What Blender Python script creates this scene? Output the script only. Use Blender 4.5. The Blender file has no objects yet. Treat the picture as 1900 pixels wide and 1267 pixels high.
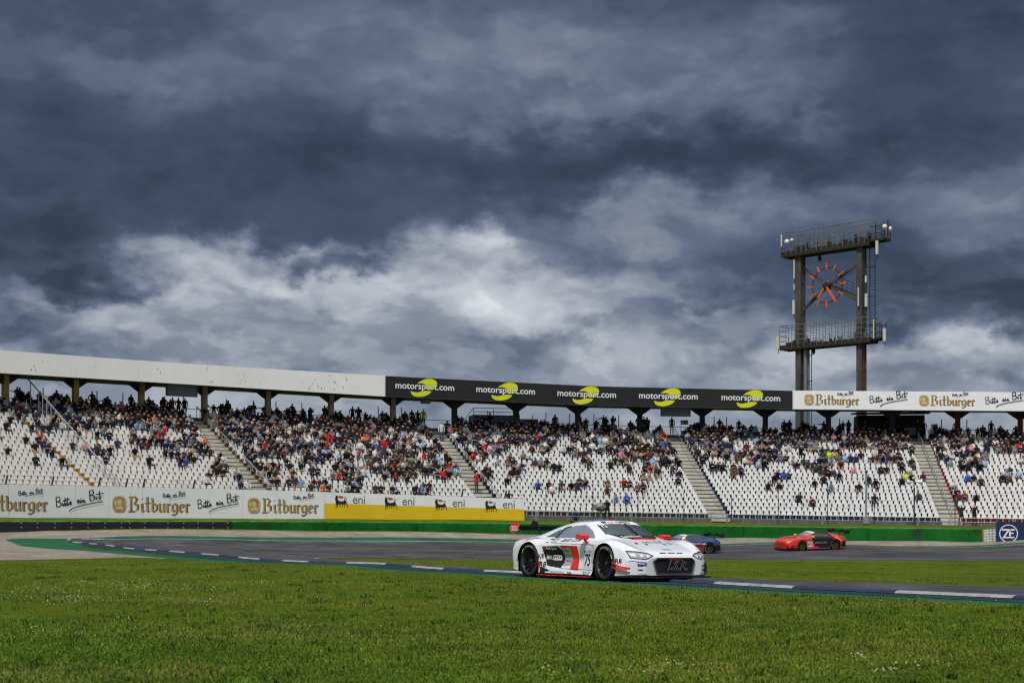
import bpy, bmesh, math, random
import numpy as np
from mathutils import Vector, Matrix
from mathutils.bvhtree import BVHTree

R = math.radians
sin, cos, pi = math.sin, math.cos, math.pi
scene = bpy.context.scene
COL = scene.collection
rnd = random.Random(7)
rng = np.random.default_rng(7)

# ------------------------------------------------------------------ camera
ZC = 1.06            # eye height
FPX = 2800.0         # focal length in photo pixels (1900 wide)
HY = 975.0           # horizon row in the photo
cam_d = bpy.data.cameras.new("camera")
cam = bpy.data.objects.new("camera", cam_d)
COL.objects.link(cam)
cam.location = (0, 0, ZC)
cam.rotation_euler = (R(90), 0, 0)
cam_d.sensor_width = 36
cam_d.lens = 36 * FPX / 1900
cam_d.shift_y = (HY - 633.5) / 1900
cam_d.clip_end = 20000
cam_d.dof.use_dof = True
cam_d.dof.focus_distance = 28.0
cam_d.dof.aperture_fstop = 3.2
scene.camera = cam

# ------------------------------------------------------------------ world / sun / exposure
scene.view_settings.view_transform = 'Standard'
scene.view_settings.look = 'None'
scene.view_settings.exposure = 0.0
scene.view_settings.gamma = 1.0
scene.cycles.filter_width = 1.1
SUN_EL, SUN_AZ = 57, 200     # azimuth clockwise from +Y (behind the camera, to its left)


def build_world():
    w = bpy.data.worlds.new("World")
    scene.world = w
    w.use_nodes = True
    nt = w.node_tree
    N, L = nt.nodes, nt.links
    N.clear()

    def nd(t, **k):
        n = N.new(t)
        for a, b in k.items():
            setattr(n, a, b)
        return n

    def m(op, a, b=None, c=None, clamp=False):
        n = nd('ShaderNodeMath', operation=op, use_clamp=clamp)
        for i, v in enumerate((a, b, c)):
            if v is None:
                continue
            if isinstance(v, (int, float)):
                n.inputs[i].default_value = v
            else:
                L.new(v, n.inputs[i])
        return n.outputs[0]
    tc = nd('ShaderNodeTexCoord')
    sep = nd('ShaderNodeSeparateXYZ')
    L.new(tc.outputs['Generated'], sep.inputs[0])
    x, y, z = sep.outputs
    az = m('MULTIPLY', m('ARCTAN2', x, y), 180 / pi)
    el = m('MULTIPLY', m('ARCSINE', z), 180 / pi)
    comb = nd('ShaderNodeCombineXYZ')
    L.new(az, comb.inputs[0]); L.new(el, comb.inputs[1])

    def noise(scale, detail, rough, sx=1.0, sy=1.0, off=0.0, dist=0.0):
        mp = nd('ShaderNodeMapping')
        mp.inputs['Scale'].default_value = (sx, sy, 1)
        mp.inputs['Location'].default_value = (off, off * .37, off * .7)
        L.new(comb.outputs[0], mp.inputs[0])
        n = nd('ShaderNodeTexNoise')
        n.inputs['Scale'].default_value = scale
        n.inputs['Detail'].default_value = detail
        n.inputs['Roughness'].default_value = rough
        n.inputs['Distortion'].default_value = dist
        L.new(mp.outputs[0], n.inputs['Vector'])
        return n
    # domain warp so that blob borders read as cloud edges
    wn = noise(.26, 9, .60, .8, 1.25, 3.1)
    vs = nd('ShaderNodeVectorMath', operation='SUBTRACT')
    L.new(wn.outputs['Color'], vs.inputs[0]); vs.inputs[1].default_value = (.5, .5, .5)
    vm = nd('ShaderNodeVectorMath', operation='MULTIPLY')
    L.new(vs.outputs[0], vm.inputs[0]); vm.inputs[1].default_value = (9.0, 5.0, 0)
    va = nd('ShaderNodeVectorMath', operation='ADD')
    L.new(comb.outputs[0], va.inputs[0]); L.new(vm.outputs[0], va.inputs[1])
    P = va.outputs[0]
    # (px, py, half-width px, half-height px, amplitude): cloud masses by bearing and height
    blobs = SKY_BLOBS
    total = None
    for (px, py, hw, hh, amp) in blobs:
        a = math.degrees(math.atan((px - 950) / FPX))
        e = math.degrees(math.atan((HY - py) / FPX))
        wa = math.degrees(hw / FPX); he = math.degrees(hh / FPX)
        s = nd('ShaderNodeVectorMath', operation='SUBTRACT')
        L.new(P, s.inputs[0]); s.inputs[1].default_value = (a, e, 0)
        q = nd('ShaderNodeVectorMath', operation='MULTIPLY')
        L.new(s.outputs[0], q.inputs[0]); q.inputs[1].default_value = (1 / wa, 1 / he, 0)
        ln = nd('ShaderNodeVectorMath', operation='LENGTH')
        L.new(q.outputs[0], ln.inputs[0])
        mr = nd('ShaderNodeMapRange', interpolation_type='SMOOTHSTEP')
        L.new(ln.outputs['Value'], mr.inputs['Value'])
        mr.inputs['From Min'].default_value = 0.25; mr.inputs['From Max'].default_value = 1.25
        mr.inputs['To Min'].default_value = amp; mr.inputs['To Max'].default_value = 0
        total = mr.outputs[0] if total is None else m('ADD', total, mr.outputs[0])
    n1 = noise(.15, 9, .55, .6, 1.2, 11.0, .2)
    n2 = noise(.42, 10, .60, .62, 1.15, 5.0, .15)
    # heaped cumulus in the lower sky: noise with steep flanks, so that each heap has a defined upper edge
    low = nd('ShaderNodeMapRange', interpolation_type='SMOOTHSTEP')
    L.new(el, low.inputs['Value']); low.inputs['From Min'].default_value = 5.5; low.inputs['From Max'].default_value = 12
    low.inputs['To Min'].default_value = 1; low.inputs['To Max'].default_value = .30
    v = m('ADD', total, m('MULTIPLY', m('SUBTRACT', n1.outputs[0], .5), SKY_N1))
    v = m('ADD', v, m('MULTIPLY', m('SUBTRACT', n2.outputs[0], .5), SKY_N2))
    for (sc, sy, off, lo_, hi_, amp) in ((.24, 1.7, 31.0, .47, .57, .11), (.46, 1.6, 47.0, .47, .58, .075), (.28, 1.7, 77.0, .51, .62, -.09)):
        nn = noise(sc, 8, .54, .85, sy, off, .2)
        st = nd('ShaderNodeMapRange', interpolation_type='SMOOTHSTEP')
        L.new(nn.outputs[0], st.inputs['Value']); st.inputs['From Min'].default_value = lo_; st.inputs['From Max'].default_value = hi_
        st.inputs['To Min'].default_value = -amp * .4; st.inputs['To Max'].default_value = amp
        v = m('ADD', v, m('MULTIPLY', st.outputs[0], low.outputs[0]))
    v = m('ADD', v, SKY_BASE)
    # the lowest cloud pales into an even grey-blue towards the horizon
    hz_ = nd('ShaderNodeMapRange', interpolation_type='SMOOTHSTEP')
    L.new(el, hz_.inputs['Value']); hz_.inputs['From Min'].default_value = 2.5; hz_.inputs['From Max'].default_value = 8.5
    hz_.inputs['To Min'].default_value = .62; hz_.inputs['To Max'].default_value = 0
    mixv = nd('ShaderNodeMix', data_type='FLOAT')
    L.new(hz_.outputs[0], mixv.inputs[0]); L.new(v, mixv.inputs[2]); mixv.inputs[3].default_value = .60
    v = mixv.outputs[0]
    ramp = nd('ShaderNodeValToRGB')
    L.new(v, ramp.inputs[0])
    cr = ramp.color_ramp
    stops = SKY_RAMP
    cr.elements[0].position = stops[0][0]; cr.elements[1].position = stops[-1][0]
    for p, c in stops[1:-1]:
        cr.elements.new(p)
    for e_, (p, c) in zip(cr.elements, stops):
        e_.color = tuple(((k / 255 + .055) / 1.055) ** 2.4 for k in c) + (1,)
    # the storm front fills the view ahead; overhead and behind it the cloud cover is thin and bright
    hi = nd('ShaderNodeMapRange', interpolation_type='SMOOTHSTEP')
    L.new(el, hi.inputs['Value'])
    hi.inputs['From Min'].default_value = 23; hi.inputs['From Max'].default_value = 45
    bk = nd('ShaderNodeMapRange', interpolation_type='SMOOTHSTEP')
    L.new(m('ABSOLUTE', az), bk.inputs['Value'])
    bk.inputs['From Min'].default_value = 35; bk.inputs['From Max'].default_value = 90
    bk.inputs['To Max'].default_value = .55
    f = m('MAXIMUM', hi.outputs[0], bk.outputs[0])
    nb = noise(.05, 5, .5, 1, 1, 20.0)
    rb = nd('ShaderNodeValToRGB')
    L.new(nb.outputs[0], rb.inputs[0])
    rb.color_ramp.elements[0].position = .35; rb.color_ramp.elements[0].color = SKY_BACK[0]
    rb.color_ramp.elements[1].position = .65; rb.color_ramp.elements[1].color = SKY_BACK[1]
    mx = nd('ShaderNodeMix', data_type='RGBA')
    L.new(f, mx.inputs[0]); L.new(ramp.outputs[0], mx.inputs[6]); L.new(rb.outputs[0], mx.inputs[7])
    b1 = nd('ShaderNodeBackground'); L.new(mx.outputs[2], b1.inputs[0]); b1.inputs[1].default_value = 1.0
    sky = nd('ShaderNodeTexSky', sky_type='NISHITA')
    sky.sun_disc = False
    sky.sun_elevation = R(SUN_EL); sky.sun_rotation = R(SUN_AZ)
    b2 = nd('ShaderNodeBackground'); L.new(sky.outputs[0], b2.inputs[0]); b2.inputs[1].default_value = .08
    ms = nd('ShaderNodeMixShader'); ms.inputs[0].default_value = .06     # 94 % cloud cover over the clear sky
    L.new(b1.outputs[0], ms.inputs[1]); L.new(b2.outputs[0], ms.inputs[2])
    out = nd('ShaderNodeOutputWorld')
    L.new(ms.outputs[0], out.inputs[0])
    w.cycles.sampling_method = 'MANUAL'
    w.cycles.sample_map_resolution = 512


SKY_BASE = .365
SKY_N1, SKY_N2 = .26, .20
SKY_RAMP = [(0.0, (30, 40, 57)), (.2, (47, 58, 79)), (.36, (68, 81, 104)), (.5, (98, 110, 133)), (.64, (137, 145, 161)), (.80, (178, 183, 193)), (.95, (204, 209, 216)), (1.0, (222, 226, 231))]
SKY_BACK = [(.44, .47, .54, 1), (.74, .76, .81, 1)]
SKY_BLOBS = [
    (950, 780, 2400, 190, .17), (950, 860, 3000, 230, .12), (600, 575, 640, 130, .20), (1330, 600, 480, 120, .09),
    (885, 450, 85, 50, .34), (800, 505, 300, 70, .20), (480, 490, 240, 45, .22), (560, 560, 460, 90, .10), (300, 580, 330, 60, .04), (1020, 545, 260, 70, .12),
    (630, 495, 90, 30, -.42), (1190, 415, 300, 70, .15), (1100, 575, 280, 70, .08),
    (1450, 375, 480, 40, .08), (1300, 665, 260, 40, .10), (1760, 672, 260, 30, .20), (1820, 410, 240, 70, .09),
    (300, 330, 640, 120, -.12), (1050, 300, 560, 70, -.11), (1420, 280, 500, 60, -.12), (60, 480, 240, 85, -.20), (190, 550, 170, 24, -.22),
    (1150, 130, 480, 120, .13), (640, 110, 400, 110, .07), (150, 60, 350, 160, -.03), (1800, 80, 360, 180, -.12), (1780, 250, 300, 70, -.06),
    (1800, 590, 240, 48, -.26), (1330, 560, 220, 36, -.08), (1600, 520, 260, 50, -.12), (250, 150, 240, 36, .07), (1740, 130, 200, 60, -.04),
]
build_world()

sun_d = bpy.data.lights.new("sun", 'SUN')
sun_d.energy = 2.8
sun_d.angle = R(9)
sun_d.color = (1.0, .955, .89)
sun = bpy.data.objects.new("sun", sun_d)
COL.objects.link(sun)
_sd = Vector((sin(R(SUN_AZ)) * cos(R(SUN_EL)), cos(R(SUN_AZ)) * cos(R(SUN_EL)), sin(R(SUN_EL))))
sun.rotation_euler = (-_sd).to_track_quat('-Z', 'Y').to_euler()
sun.location = _sd * 60

# ------------------------------------------------------------------ helpers


def srgb(r, g, b):
    return tuple((c / 255 / 12.92) if c <= 10 else ((c / 255 + .055) / 1.055) ** 2.4 for c in (r, g, b))


MATS = {}


def mat(name, col, rough=.6, metal=0.0, var=.15, scale=3.0, bump=0.0, bscale=None, coat=0.0, col2=None, spec=None, detail=4, stretch=None, attr=None):
    """Principled material whose colour is broken up by object-space noise."""
    if name in MATS:
        return MATS[name]
    m = bpy.data.materials.new(name)
    m.use_nodes = True
    nt = m.node_tree; N, L = nt.nodes, nt.links
    b = N['Principled BSDF']
    b.inputs['Roughness'].default_value = rough
    b.inputs['Metallic'].default_value = metal
    if coat:
        b.inputs['Coat Weight'].default_value = coat
        b.inputs['Coat Roughness'].default_value = .04
    if spec is not None:
        b.inputs['Specular IOR Level'].default_value = spec
    tc = N.new('ShaderNodeTexCoord')
    mp = N.new('ShaderNodeMapping')
    L.new(tc.outputs['Object'], mp.inputs[0])
    if stretch:
        mp.inputs['Scale'].default_value = stretch
    n = N.new('ShaderNodeTexNoise')
    n.inputs['Scale'].default_value = scale
    n.inputs['Detail'].default_value = detail
    n.inputs['Roughness'].default_value = .6
    L.new(mp.outputs[0], n.inputs['Vector'])
    if attr:
        at = N.new('ShaderNodeAttribute'); at.attribute_name = attr
        hs = N.new('ShaderNodeHueSaturation')
        L.new(at.outputs['Color'], hs.inputs['Color'])
        mr = N.new('ShaderNodeMapRange')
        mr.inputs['To Min'].default_value = 1 - var; mr.inputs['To Max'].default_value = 1 + var
        mr.inputs['From Min'].default_value = .3; mr.inputs['From Max'].default_value = .7
        L.new(n.outputs[0], mr.inputs[0]); L.new(mr.outputs[0], hs.inputs['Value'])
        L.new(hs.outputs[0], b.inputs['Base Color'])
    else:
        cr = N.new('ShaderNodeValToRGB')
        cr.color_ramp.elements[0].position = .33; cr.color_ramp.elements[1].position = .67
        c2 = col2 if col2 else tuple(min(1, k * (1 + var)) for k in col)
        c1 = col if col2 else tuple(k * (1 - var) for k in col)
        cr.color_ramp.elements[0].color = tuple(c1) + (1,)
        cr.color_ramp.elements[1].color = tuple(c2) + (1,)
        L.new(n.outputs[0], cr.inputs[0])
        L.new(cr.outputs[0], b.inputs['Base Color'])
    if bump:
        bn = N.new('ShaderNodeTexNoise')
        bn.inputs['Scale'].default_value = bscale or scale * 4
        bn.inputs['Detail'].default_value = 3
        L.new(mp.outputs[0], bn.inputs['Vector'])
        bp = N.new('ShaderNodeBump'); bp.inputs['Strength'].default_value = bump
        bp.inputs['Distance'].default_value = .02
        L.new(bn.outputs[0], bp.inputs['Height'])
        L.new(bp.outputs[0], b.inputs['Normal'])
    MATS[name] = m
    return m


def tag(o, label=None, cat=None, group=None, kind=None):
    if label: o['label'] = label
    if cat: o['category'] = cat
    if group: o['group'] = group
    if kind: o['kind'] = kind
    return o


def empty(name, loc=(0, 0, 0), rot=(0, 0, 0)):
    o = bpy.data.objects.new(name, None)
    COL.objects.link(o)
    o.location = loc; o.rotation_euler = rot
    o.empty_display_size = .2
    return o


def npmesh(name, V, F, mats, parent=None, fm=None, smooth=False, loc=None, rot=None, attr=None):
    """V: n x 3, F: list of tuples (any length) or int array m x k -> one mesh object."""
    me = bpy.data.meshes.new(name)
    V = np.asarray(V, dtype=np.float64).reshape(-1, 3)
    if isinstance(F, np.ndarray):
        nf, k = F.shape
        me.vertices.add(len(V)); me.vertices.foreach_set('co', V.ravel())
        me.loops.add(nf * k); me.loops.foreach_set('vertex_index', F.ravel().astype(np.int32))
        me.polygons.add(nf)
        me.polygons.foreach_set('loop_start', np.arange(0, nf * k, k, dtype=np.int32))
        me.polygons.foreach_set('loop_total', np.full(nf, k, dtype=np.int32))
    else:
        me.from_pydata([tuple(v) for v in V], [], F)
    me.update(calc_edges=True)
    if not isinstance(mats, (list, tuple)): mats = [mats]
    for m_ in mats: me.materials.append(m_)
    if fm is not None:
        me.polygons.foreach_set('material_index', np.asarray(fm, dtype=np.int32))
    if smooth:
        me.polygons.foreach_set('use_smooth', np.ones(len(me.polygons), dtype=bool))
    if attr is not None:
        a = me.color_attributes.new('tint', 'FLOAT_COLOR', 'POINT')
        c = np.ones((len(V), 4), dtype=np.float32); c[:, :3] = attr
        a.data.foreach_set('color', c.ravel())
    me.update()
    o = bpy.data.objects.new(name, me)
    COL.objects.link(o)
    if parent: o.parent = parent
    if loc is not None: o.location = loc
    if rot is not None: o.rotation_euler = rot
    return o


class MB:
    """Mesh builder: collects shapes, links them as ONE mesh object."""

    def __init__(s):
        s.v = []; s.f = []; s.m = []

    def add(s, V, F, mi=0):
        b = len(s.v)
        s.v.extend([tuple(v) for v in V])
        s.f.extend([tuple(i + b for i in f) for f in F])
        s.m.extend([mi] * len(F))

    def box(s, c, size, rz=0.0, mi=0, rot=None):
        sx, sy, sz = (k / 2 for k in size)
        M = rot if rot is not None else Matrix.Rotation(rz, 3, 'Z')
        V = [M @ Vector((x * sx, y * sy, z * sz)) + Vector(c) for x in (-1, 1) for y in (-1, 1) for z in (-1, 1)]
        s.add(V, [(0, 1, 3, 2), (4, 6, 7, 5), (0, 4, 5, 1), (2, 3, 7, 6), (0, 2, 6, 4), (1, 5, 7, 3)], mi)

    def beam(s, a, b, w, h=None, mi=0, up=(0, 0, 1)):
        a, b = Vector(a), Vector(b); h = h or w
        d = (b - a); ln = d.length
        if ln < 1e-6: return
        d.normalize(); u = Vector(up)
        if abs(d.dot(u)) > .98: u = Vector((1, 0, 0))
        r_ = d.cross(u).normalized(); t = r_.cross(d).normalized()
        M = Matrix((r_, d, t)).transposed()
        s.box((a + b) / 2, (w, ln, h), mi=mi, rot=M)

    def tube(s, a, b, r1, r2=None, n=8, mi=0, cap=True):
        a, b = Vector(a), Vector(b); r2 = r1 if r2 is None else r2
        d = (b - a).normalized(); u = Vector((0, 0, 1)) if abs(d.z) < .95 else Vector((1, 0, 0))
        p = d.cross(u).normalized(); q = d.cross(p)
        V = []
        for c, r_ in ((a, r1), (b, r2)):
            for i in range(n):
                t = 2 * pi * i / n
                V.append(c + p * (cos(t) * r_) + q * (sin(t) * r_))
        F = [(i, (i + 1) % n, n + (i + 1) % n, n + i) for i in range(n)]
        if cap: F += [tuple(range(n))[::-1], tuple(range(n, 2 * n))]
        s.add(V, F, mi)

    def lathe(s, prof, n=32, axis='y', c=(0, 0, 0), mi=0, M=None):
        """prof: (radius, offset along axis)"""
        V = []
        for r_, h in prof:
            for i in range(n):
                t = 2 * pi * i / n
                if axis == 'y': p = Vector((cos(t) * r_, h, sin(t) * r_))
                elif axis == 'z': p = Vector((cos(t) * r_, sin(t) * r_, h))
                else: p = Vector((h, cos(t) * r_, sin(t) * r_))
                if M is not None: p = M @ p
                V.append(p + Vector(c))
        F = []
        for j in range(len(prof) - 1):
            for i in range(n):
                F.append((j * n + i, j * n + (i + 1) % n, (j + 1) * n + (i + 1) % n, (j + 1) * n + i))
        s.add(V, F, mi)

    def prism(s, poly, fn0, fn1, mi=0):
        """poly of 2D points; fn0/fn1 map them to the two end faces"""
        n = len(poly)
        V = [fn0(*p) for p in poly] + [fn1(*p) for p in poly]
        F = [tuple(range(n))[::-1], tuple(range(n, 2 * n))] + [(i, (i + 1) % n, n + (i + 1) % n, n + i) for i in range(n)]
        s.add(V, F, mi)

    def build(s, name, mats, parent=None, smooth=False, **k):
        o = npmesh(name, s.v, s.f, mats, parent, s.m, smooth, **k)
        return o


def text_mesh(body, size=1.0, bold=0.0, shear=0.0, width=None, space=1.0, res=3):
    """2D verts, faces of a line of lettering, left/baseline at 0,0; width rescales it in x"""
    cu = bpy.data.curves.new('t', 'FONT')
    cu.body = body; cu.size = size; cu.offset = bold; cu.shear = shear; cu.space_character = space
    cu.resolution_u = res
    o = bpy.data.objects.new('t', cu)
    COL.objects.link(o)
    dg = bpy.context.evaluated_depsgraph_get()
    me = bpy.data.meshes.new_from_object(o.evaluated_get(dg))
    V = np.array([v.co[:2] for v in me.vertices]).reshape(-1, 2)
    F = [tuple(p.vertices) for p in me.polygons]
    bpy.data.objects.remove(o); bpy.data.curves.remove(cu); bpy.data.meshes.remove(me)
    V = V - np.array([V[:, 0].min(), 0])
    if width: V[:, 0] *= width / V[:, 0].max()
    return V, F


def nib(strokes, nv, dz0=0.0):
    """broad-nib pen: every polyline segment swept with nib vector nv -> 2D verts+depth, faces"""
    V, F = [], []; k = 0
    for st in strokes:
        for a, b in zip(st[:-1], st[1:]):
            i = len(V); z = dz0 + k * .0002; k += 1
            V += [(a[0] - nv[0], a[1] - nv[1], z), (b[0] - nv[0], b[1] - nv[1], z), (b[0] + nv[0], b[1] + nv[1], z), (a[0] + nv[0], a[1] + nv[1], z)]
            F.append((i, i + 1, i + 2, i + 3))
    return V, F


def pen(strokes, w, dz0=0.0):
    """round pen: constant-width strokes"""
    V, F = [], []; k = 0
    for st in strokes:
        for a, b in zip(st[:-1], st[1:]):
            dx, dy = b[0] - a[0], b[1] - a[1]; ln = math.hypot(dx, dy) or 1
            px, py = -dy / ln * w / 2, dx / ln * w / 2; ex, ey = dx / ln * w * .3, dy / ln * w * .3
            i = len(V); z = dz0 + k * .0002; k += 1
            V += [(a[0] - px - ex, a[1] - py - ey, z), (b[0] - px + ex, b[1] - py + ey, z), (b[0] + px + ex, b[1] + py + ey, z), (a[0] + px - ex, a[1] + py - ey, z)]
            F.append((i, i + 1, i + 2, i + 3))
    return V, F


def smooth_line(p, n=5):
    """Catmull-Rom through 2D points"""
    out = []
    P = [p[0]] + list(p) + [p[-1]]
    for i in range(1, len(P) - 2):
        for k in range(n):
            t = k / n; a, b, c, d = (np.array(P[i + j], float) for j in (-1, 0, 1, 2))
            out.append(tuple(.5 * ((2 * b) + (-a + c) * t + (2 * a - 5 * b + 4 * c - d) * t * t + (-a + 3 * b - 3 * c + d) * t ** 3)))
    out.append(tuple(p[-1]))
    return out


# ------------------------------------------------------------------ terrain height: thin plate through surveyed spots
def WP(px, py, Y):
    return ((px - 950) * Y / FPX, Y, ZC - (py - HY) * Y / FPX)


CTRL = [(0, -10, 0), (-40, -10, 0), (40, -10, 0), (0, 8, 0), (-14, 12, 0), (12, 9, 0), (4, 14, 0), (-6, 22, 0), (-14, 30, 0), (-30, 25, 0), (-60, 40, 0.1), (60, 10, -.1), (20, 10, -.1),
        (6.5, 19.3, 0), (7.3, 21.5, 0), (3.24, 27.7, 0), (.06, 33.3, 0), (-3.5, 40.6, 0), (-4.4, 35.5, 0), (.1, 29, 0), (2.9, 25.2, 0), (-10.3, 44, 0), (-10, 51.5, .01),
        WP(1900, 1090, 33), WP(1600, 1081, 36), WP(1330, 1073, 40), WP(955, 1056, 46), WP(760, 1047, 52), WP(590, 1037, 60),
        (-16.5, 48.7, 0.0), (-10, 51.5, .03), WP(303, 1023, 58), WP(202, 1013, 68), WP(126, 1001, 80), WP(200, 1000.5, 85), WP(480, 1002, 92), WP(1000, 1006, 103), WP(1500, 1007, 107), WP(1900, 1009, 108),
        WP(1900, 1040, 93), WP(1500, 1038, 92), WP(1250, 1037, 90), WP(1000, 1037, 88), WP(750, 1037, 75),
        WP(0, 1000, 75), WP(0, 1020, 58), WP(42, 1003.7, 76), WP(95, 1014, 66), WP(240, 1027, 53),
        WP(0, 989, 85.5), WP(430, 990, 94.5), WP(800, 993, 103), WP(950, 995, 106), WP(1100, 997, 109), WP(1300, 1000, 111), WP(1660, 1003.5, 112.5), WP(250, 989.5, 90), WP(600, 991.5, 99), WP(1500, 1002.5, 112.3), WP(1820, 1004, 112.5), (55, 112, 0),
        WP(1700, 1060, 60), WP(1300, 1052, 62), (50, 60, -.9), (70, 95, -1.0), (60, 30, -.6), (-45, 85, .6), (-60, 70, .5),
        (-40, 120, 1.8), (0, 145, 1.4), (40, 150, 1.0), (80, 130, .8)]
C0 = np.array((27.0, 40.6))      # centre of the grandstand's arc
for _px, _y in ((-150, 958), (0, 960), (250, 961.5), (480, 962.5), (700, 963.5), (950, 965.5), (1150, 968.5), (1400, 971.5), (1700, 975), (1900, 978)):
    _a = (_px - 950) / FPX
    for _R, _d in ((81.5, 0), (77, 1.5)):
        _A_, _B_, _C_ = _a * _a + 1, -2 * (_a * C0[0] + C0[1]), C0 @ C0 - _R * _R
        _Y = (-_B_ + math.sqrt(_B_ * _B_ - 4 * _A_ * _C_)) / (2 * _A_)
        CTRL.append(WP(_px, _y + _d, _Y))
_C = np.array(CTRL, float)


def _phi(r2):
    return np.where(r2 > 1e-9, r2 * np.log(np.maximum(r2, 1e-9)) * .5, 0)


_n = len(_C)
_K = _phi(((_C[:, None, :2] - _C[None, :, :2]) ** 2).sum(-1)) + np.eye(_n) * .01
_Pm = np.hstack([np.ones((_n, 1)), _C[:, :2]])
_A = np.block([[_K, _Pm], [_Pm.T, np.zeros((3, 3))]])
_W = np.linalg.solve(_A, np.concatenate([_C[:, 2], np.zeros(3)]))


def H(x, y):
    x = np.asarray(x, float); y = np.asarray(y, float)
    sh = x.shape
    xr, yr = x.ravel(), y.ravel()
    xc, yc = np.clip(xr, -62, 82), np.clip(yr, -12, 152)
    out = np.empty(len(xr))
    for i in range(0, len(xr), 20000):
        r2 = (xc[i:i + 20000, None] - _C[None, :, 0]) ** 2 + (yc[i:i + 20000, None] - _C[None, :, 1]) ** 2
        out[i:i + 20000] = _phi(r2) @ _W[:_n] + _W[_n] + _W[_n + 1] * xc[i:i + 20000] + _W[_n + 2] * yc[i:i + 20000]
    d = np.hypot(xr - xc, yr - yc)
    out = out * np.exp(-d / 150)
    return out.reshape(sh)


def H1(x, y):
    return float(H(np.array([x]), np.array([y]))[0])


# ------------------------------------------------------------------ ground sheets
def axis_pts(lo, hi, fine0, fine1, step):
    a = list(np.arange(fine0, fine1 + 1e-6, step))
    l, s = fine0, step
    while l > lo: s *= 1.35; l -= s; a.insert(0, max(l, lo))
    l, s = fine1, step
    while l < hi: s *= 1.35; l += s; a.append(min(l, hi))
    return np.array(a)


def ground_material(name, stops, sc1, sc2, rough=.95, bump=.6, bs=60, speck=None, stretch=(1, 1, 1), spec=.06):
    m = bpy.data.materials.new(name); m.use_nodes = True
    nt = m.node_tree; N, L = nt.nodes, nt.links
    b = N['Principled BSDF']; b.inputs['Roughness'].default_value = rough
    b.inputs['Specular IOR Level'].default_value = spec
    tc = N.new('ShaderNodeTexCoord')
    mp = N.new('ShaderNodeMapping'); mp.inputs['Scale'].default_value = stretch
    L.new(tc.outputs['Object'], mp.inputs[0])
    def noise(s, d, r_=.6):
        n = N.new('ShaderNodeTexNoise'); n.inputs['Scale'].default_value = s; n.inputs['Detail'].default_value = d
        n.inputs['Roughness'].default_value = r_
        L.new(mp.outputs[0], n.inputs['Vector']); return n
    n1, n2 = noise(sc1, 6), noise(sc2, 5, .7)
    mx = N.new('ShaderNodeMix'); mx.data_type = 'FLOAT'; mx.inputs[0].default_value = .45
    L.new(n1.outputs[0], mx.inputs[2]); L.new(n2.outputs[0], mx.inputs[3])
    cr = N.new('ShaderNodeValToRGB'); L.new(mx.outputs[0], cr.inputs[0])
    e = cr.color_ramp.elements
    e[0].position = stops[0][0]; e[1].position = stops[-1][0]
    for p, c in stops[1:-1]: e.new(p)
    for el_, (p, c) in zip(e, stops): el_.color = tuple(c) + (1,)
    last = cr.outputs[0]
    if speck:
        sscale, thr, c = speck
        vo = N.new('ShaderNodeTexNoise'); vo.inputs['Scale'].default_value = sscale; vo.inputs['Detail'].default_value = 2
        L.new(tc.outputs['Object'], vo.inputs['Vector'])
        mr = N.new('ShaderNodeMapRange'); mr.inputs['From Min'].default_value = thr; mr.inputs['From Max'].default_value = thr + .06
        L.new(vo.outputs[0], mr.inputs[0])
        m2 = N.new('ShaderNodeMix'); m2.data_type = 'RGBA'; L.new(mr.outputs[0], m2.inputs[0]); L.new(last, m2.inputs[6]); m2.inputs[7].default_value = tuple(c) + (1,)
        last = m2.outputs[2]
    L.new(last, b.inputs['Base Color'])
    bn = noise(bs, 4, .7)
    bp = N.new('ShaderNodeBump'); bp.inputs['Strength'].default_value = bump; bp.inputs['Distance'].default_value = .03
    L.new(bn.outputs[0], bp.inputs['Height']); L.new(bp.outputs[0], b.inputs['Normal'])
    MATS[name] = m
    return m


M_grass = ground_material('turf', [(.28, (.026, .044, .004)), (.42, (.060, .094, .005)), (.55, (.100, .130, .008)), (.7, (.150, .150, .020))], .35, 7, bump=1.0, bs=45)
M_gravel = ground_material('gravel', [(.3, (.12, .104, .086)), (.45, (.235, .205, .172)), (.6, (.34, .30, .255)), (.75, (.48, .43, .37))], .8, 14, bump=1.0, bs=26, speck=(11, .60, (.07, .06, .05)))
M_asph = ground_material('asphalt', [(.3, (.030, .030, .034)), (.5, (.046, .046, .051)), (.7, (.064, .063, .068))], .35, 40, rough=.8, bump=.25, bs=120, stretch=(.35, 1.2, 1))
M_green = ground_material('green_runoff_paint', [(.3, (.010, .060, .026)), (.5, (.018, .105, .044)), (.7, (.040, .150, .070))], .5, 12, rough=.75, bump=.3, bs=80, speck=(3.0, .62, (.012, .05, .028)))
M_wline = ground_material('line_paint', [(.32, (.09, .095, .11)), (.46, (.26, .27, .30)), (.68, (.44, .45, .48))], 2, 18, rough=.7, bump=.2, bs=60)
M_bline = ground_material('kerb_blue_paint', [(.3, (.03, .035, .05)), (.5, (.025, .038, .09)), (.7, (.06, .07, .11))], 2, 18, rough=.7, bump=.2, bs=60)

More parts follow.
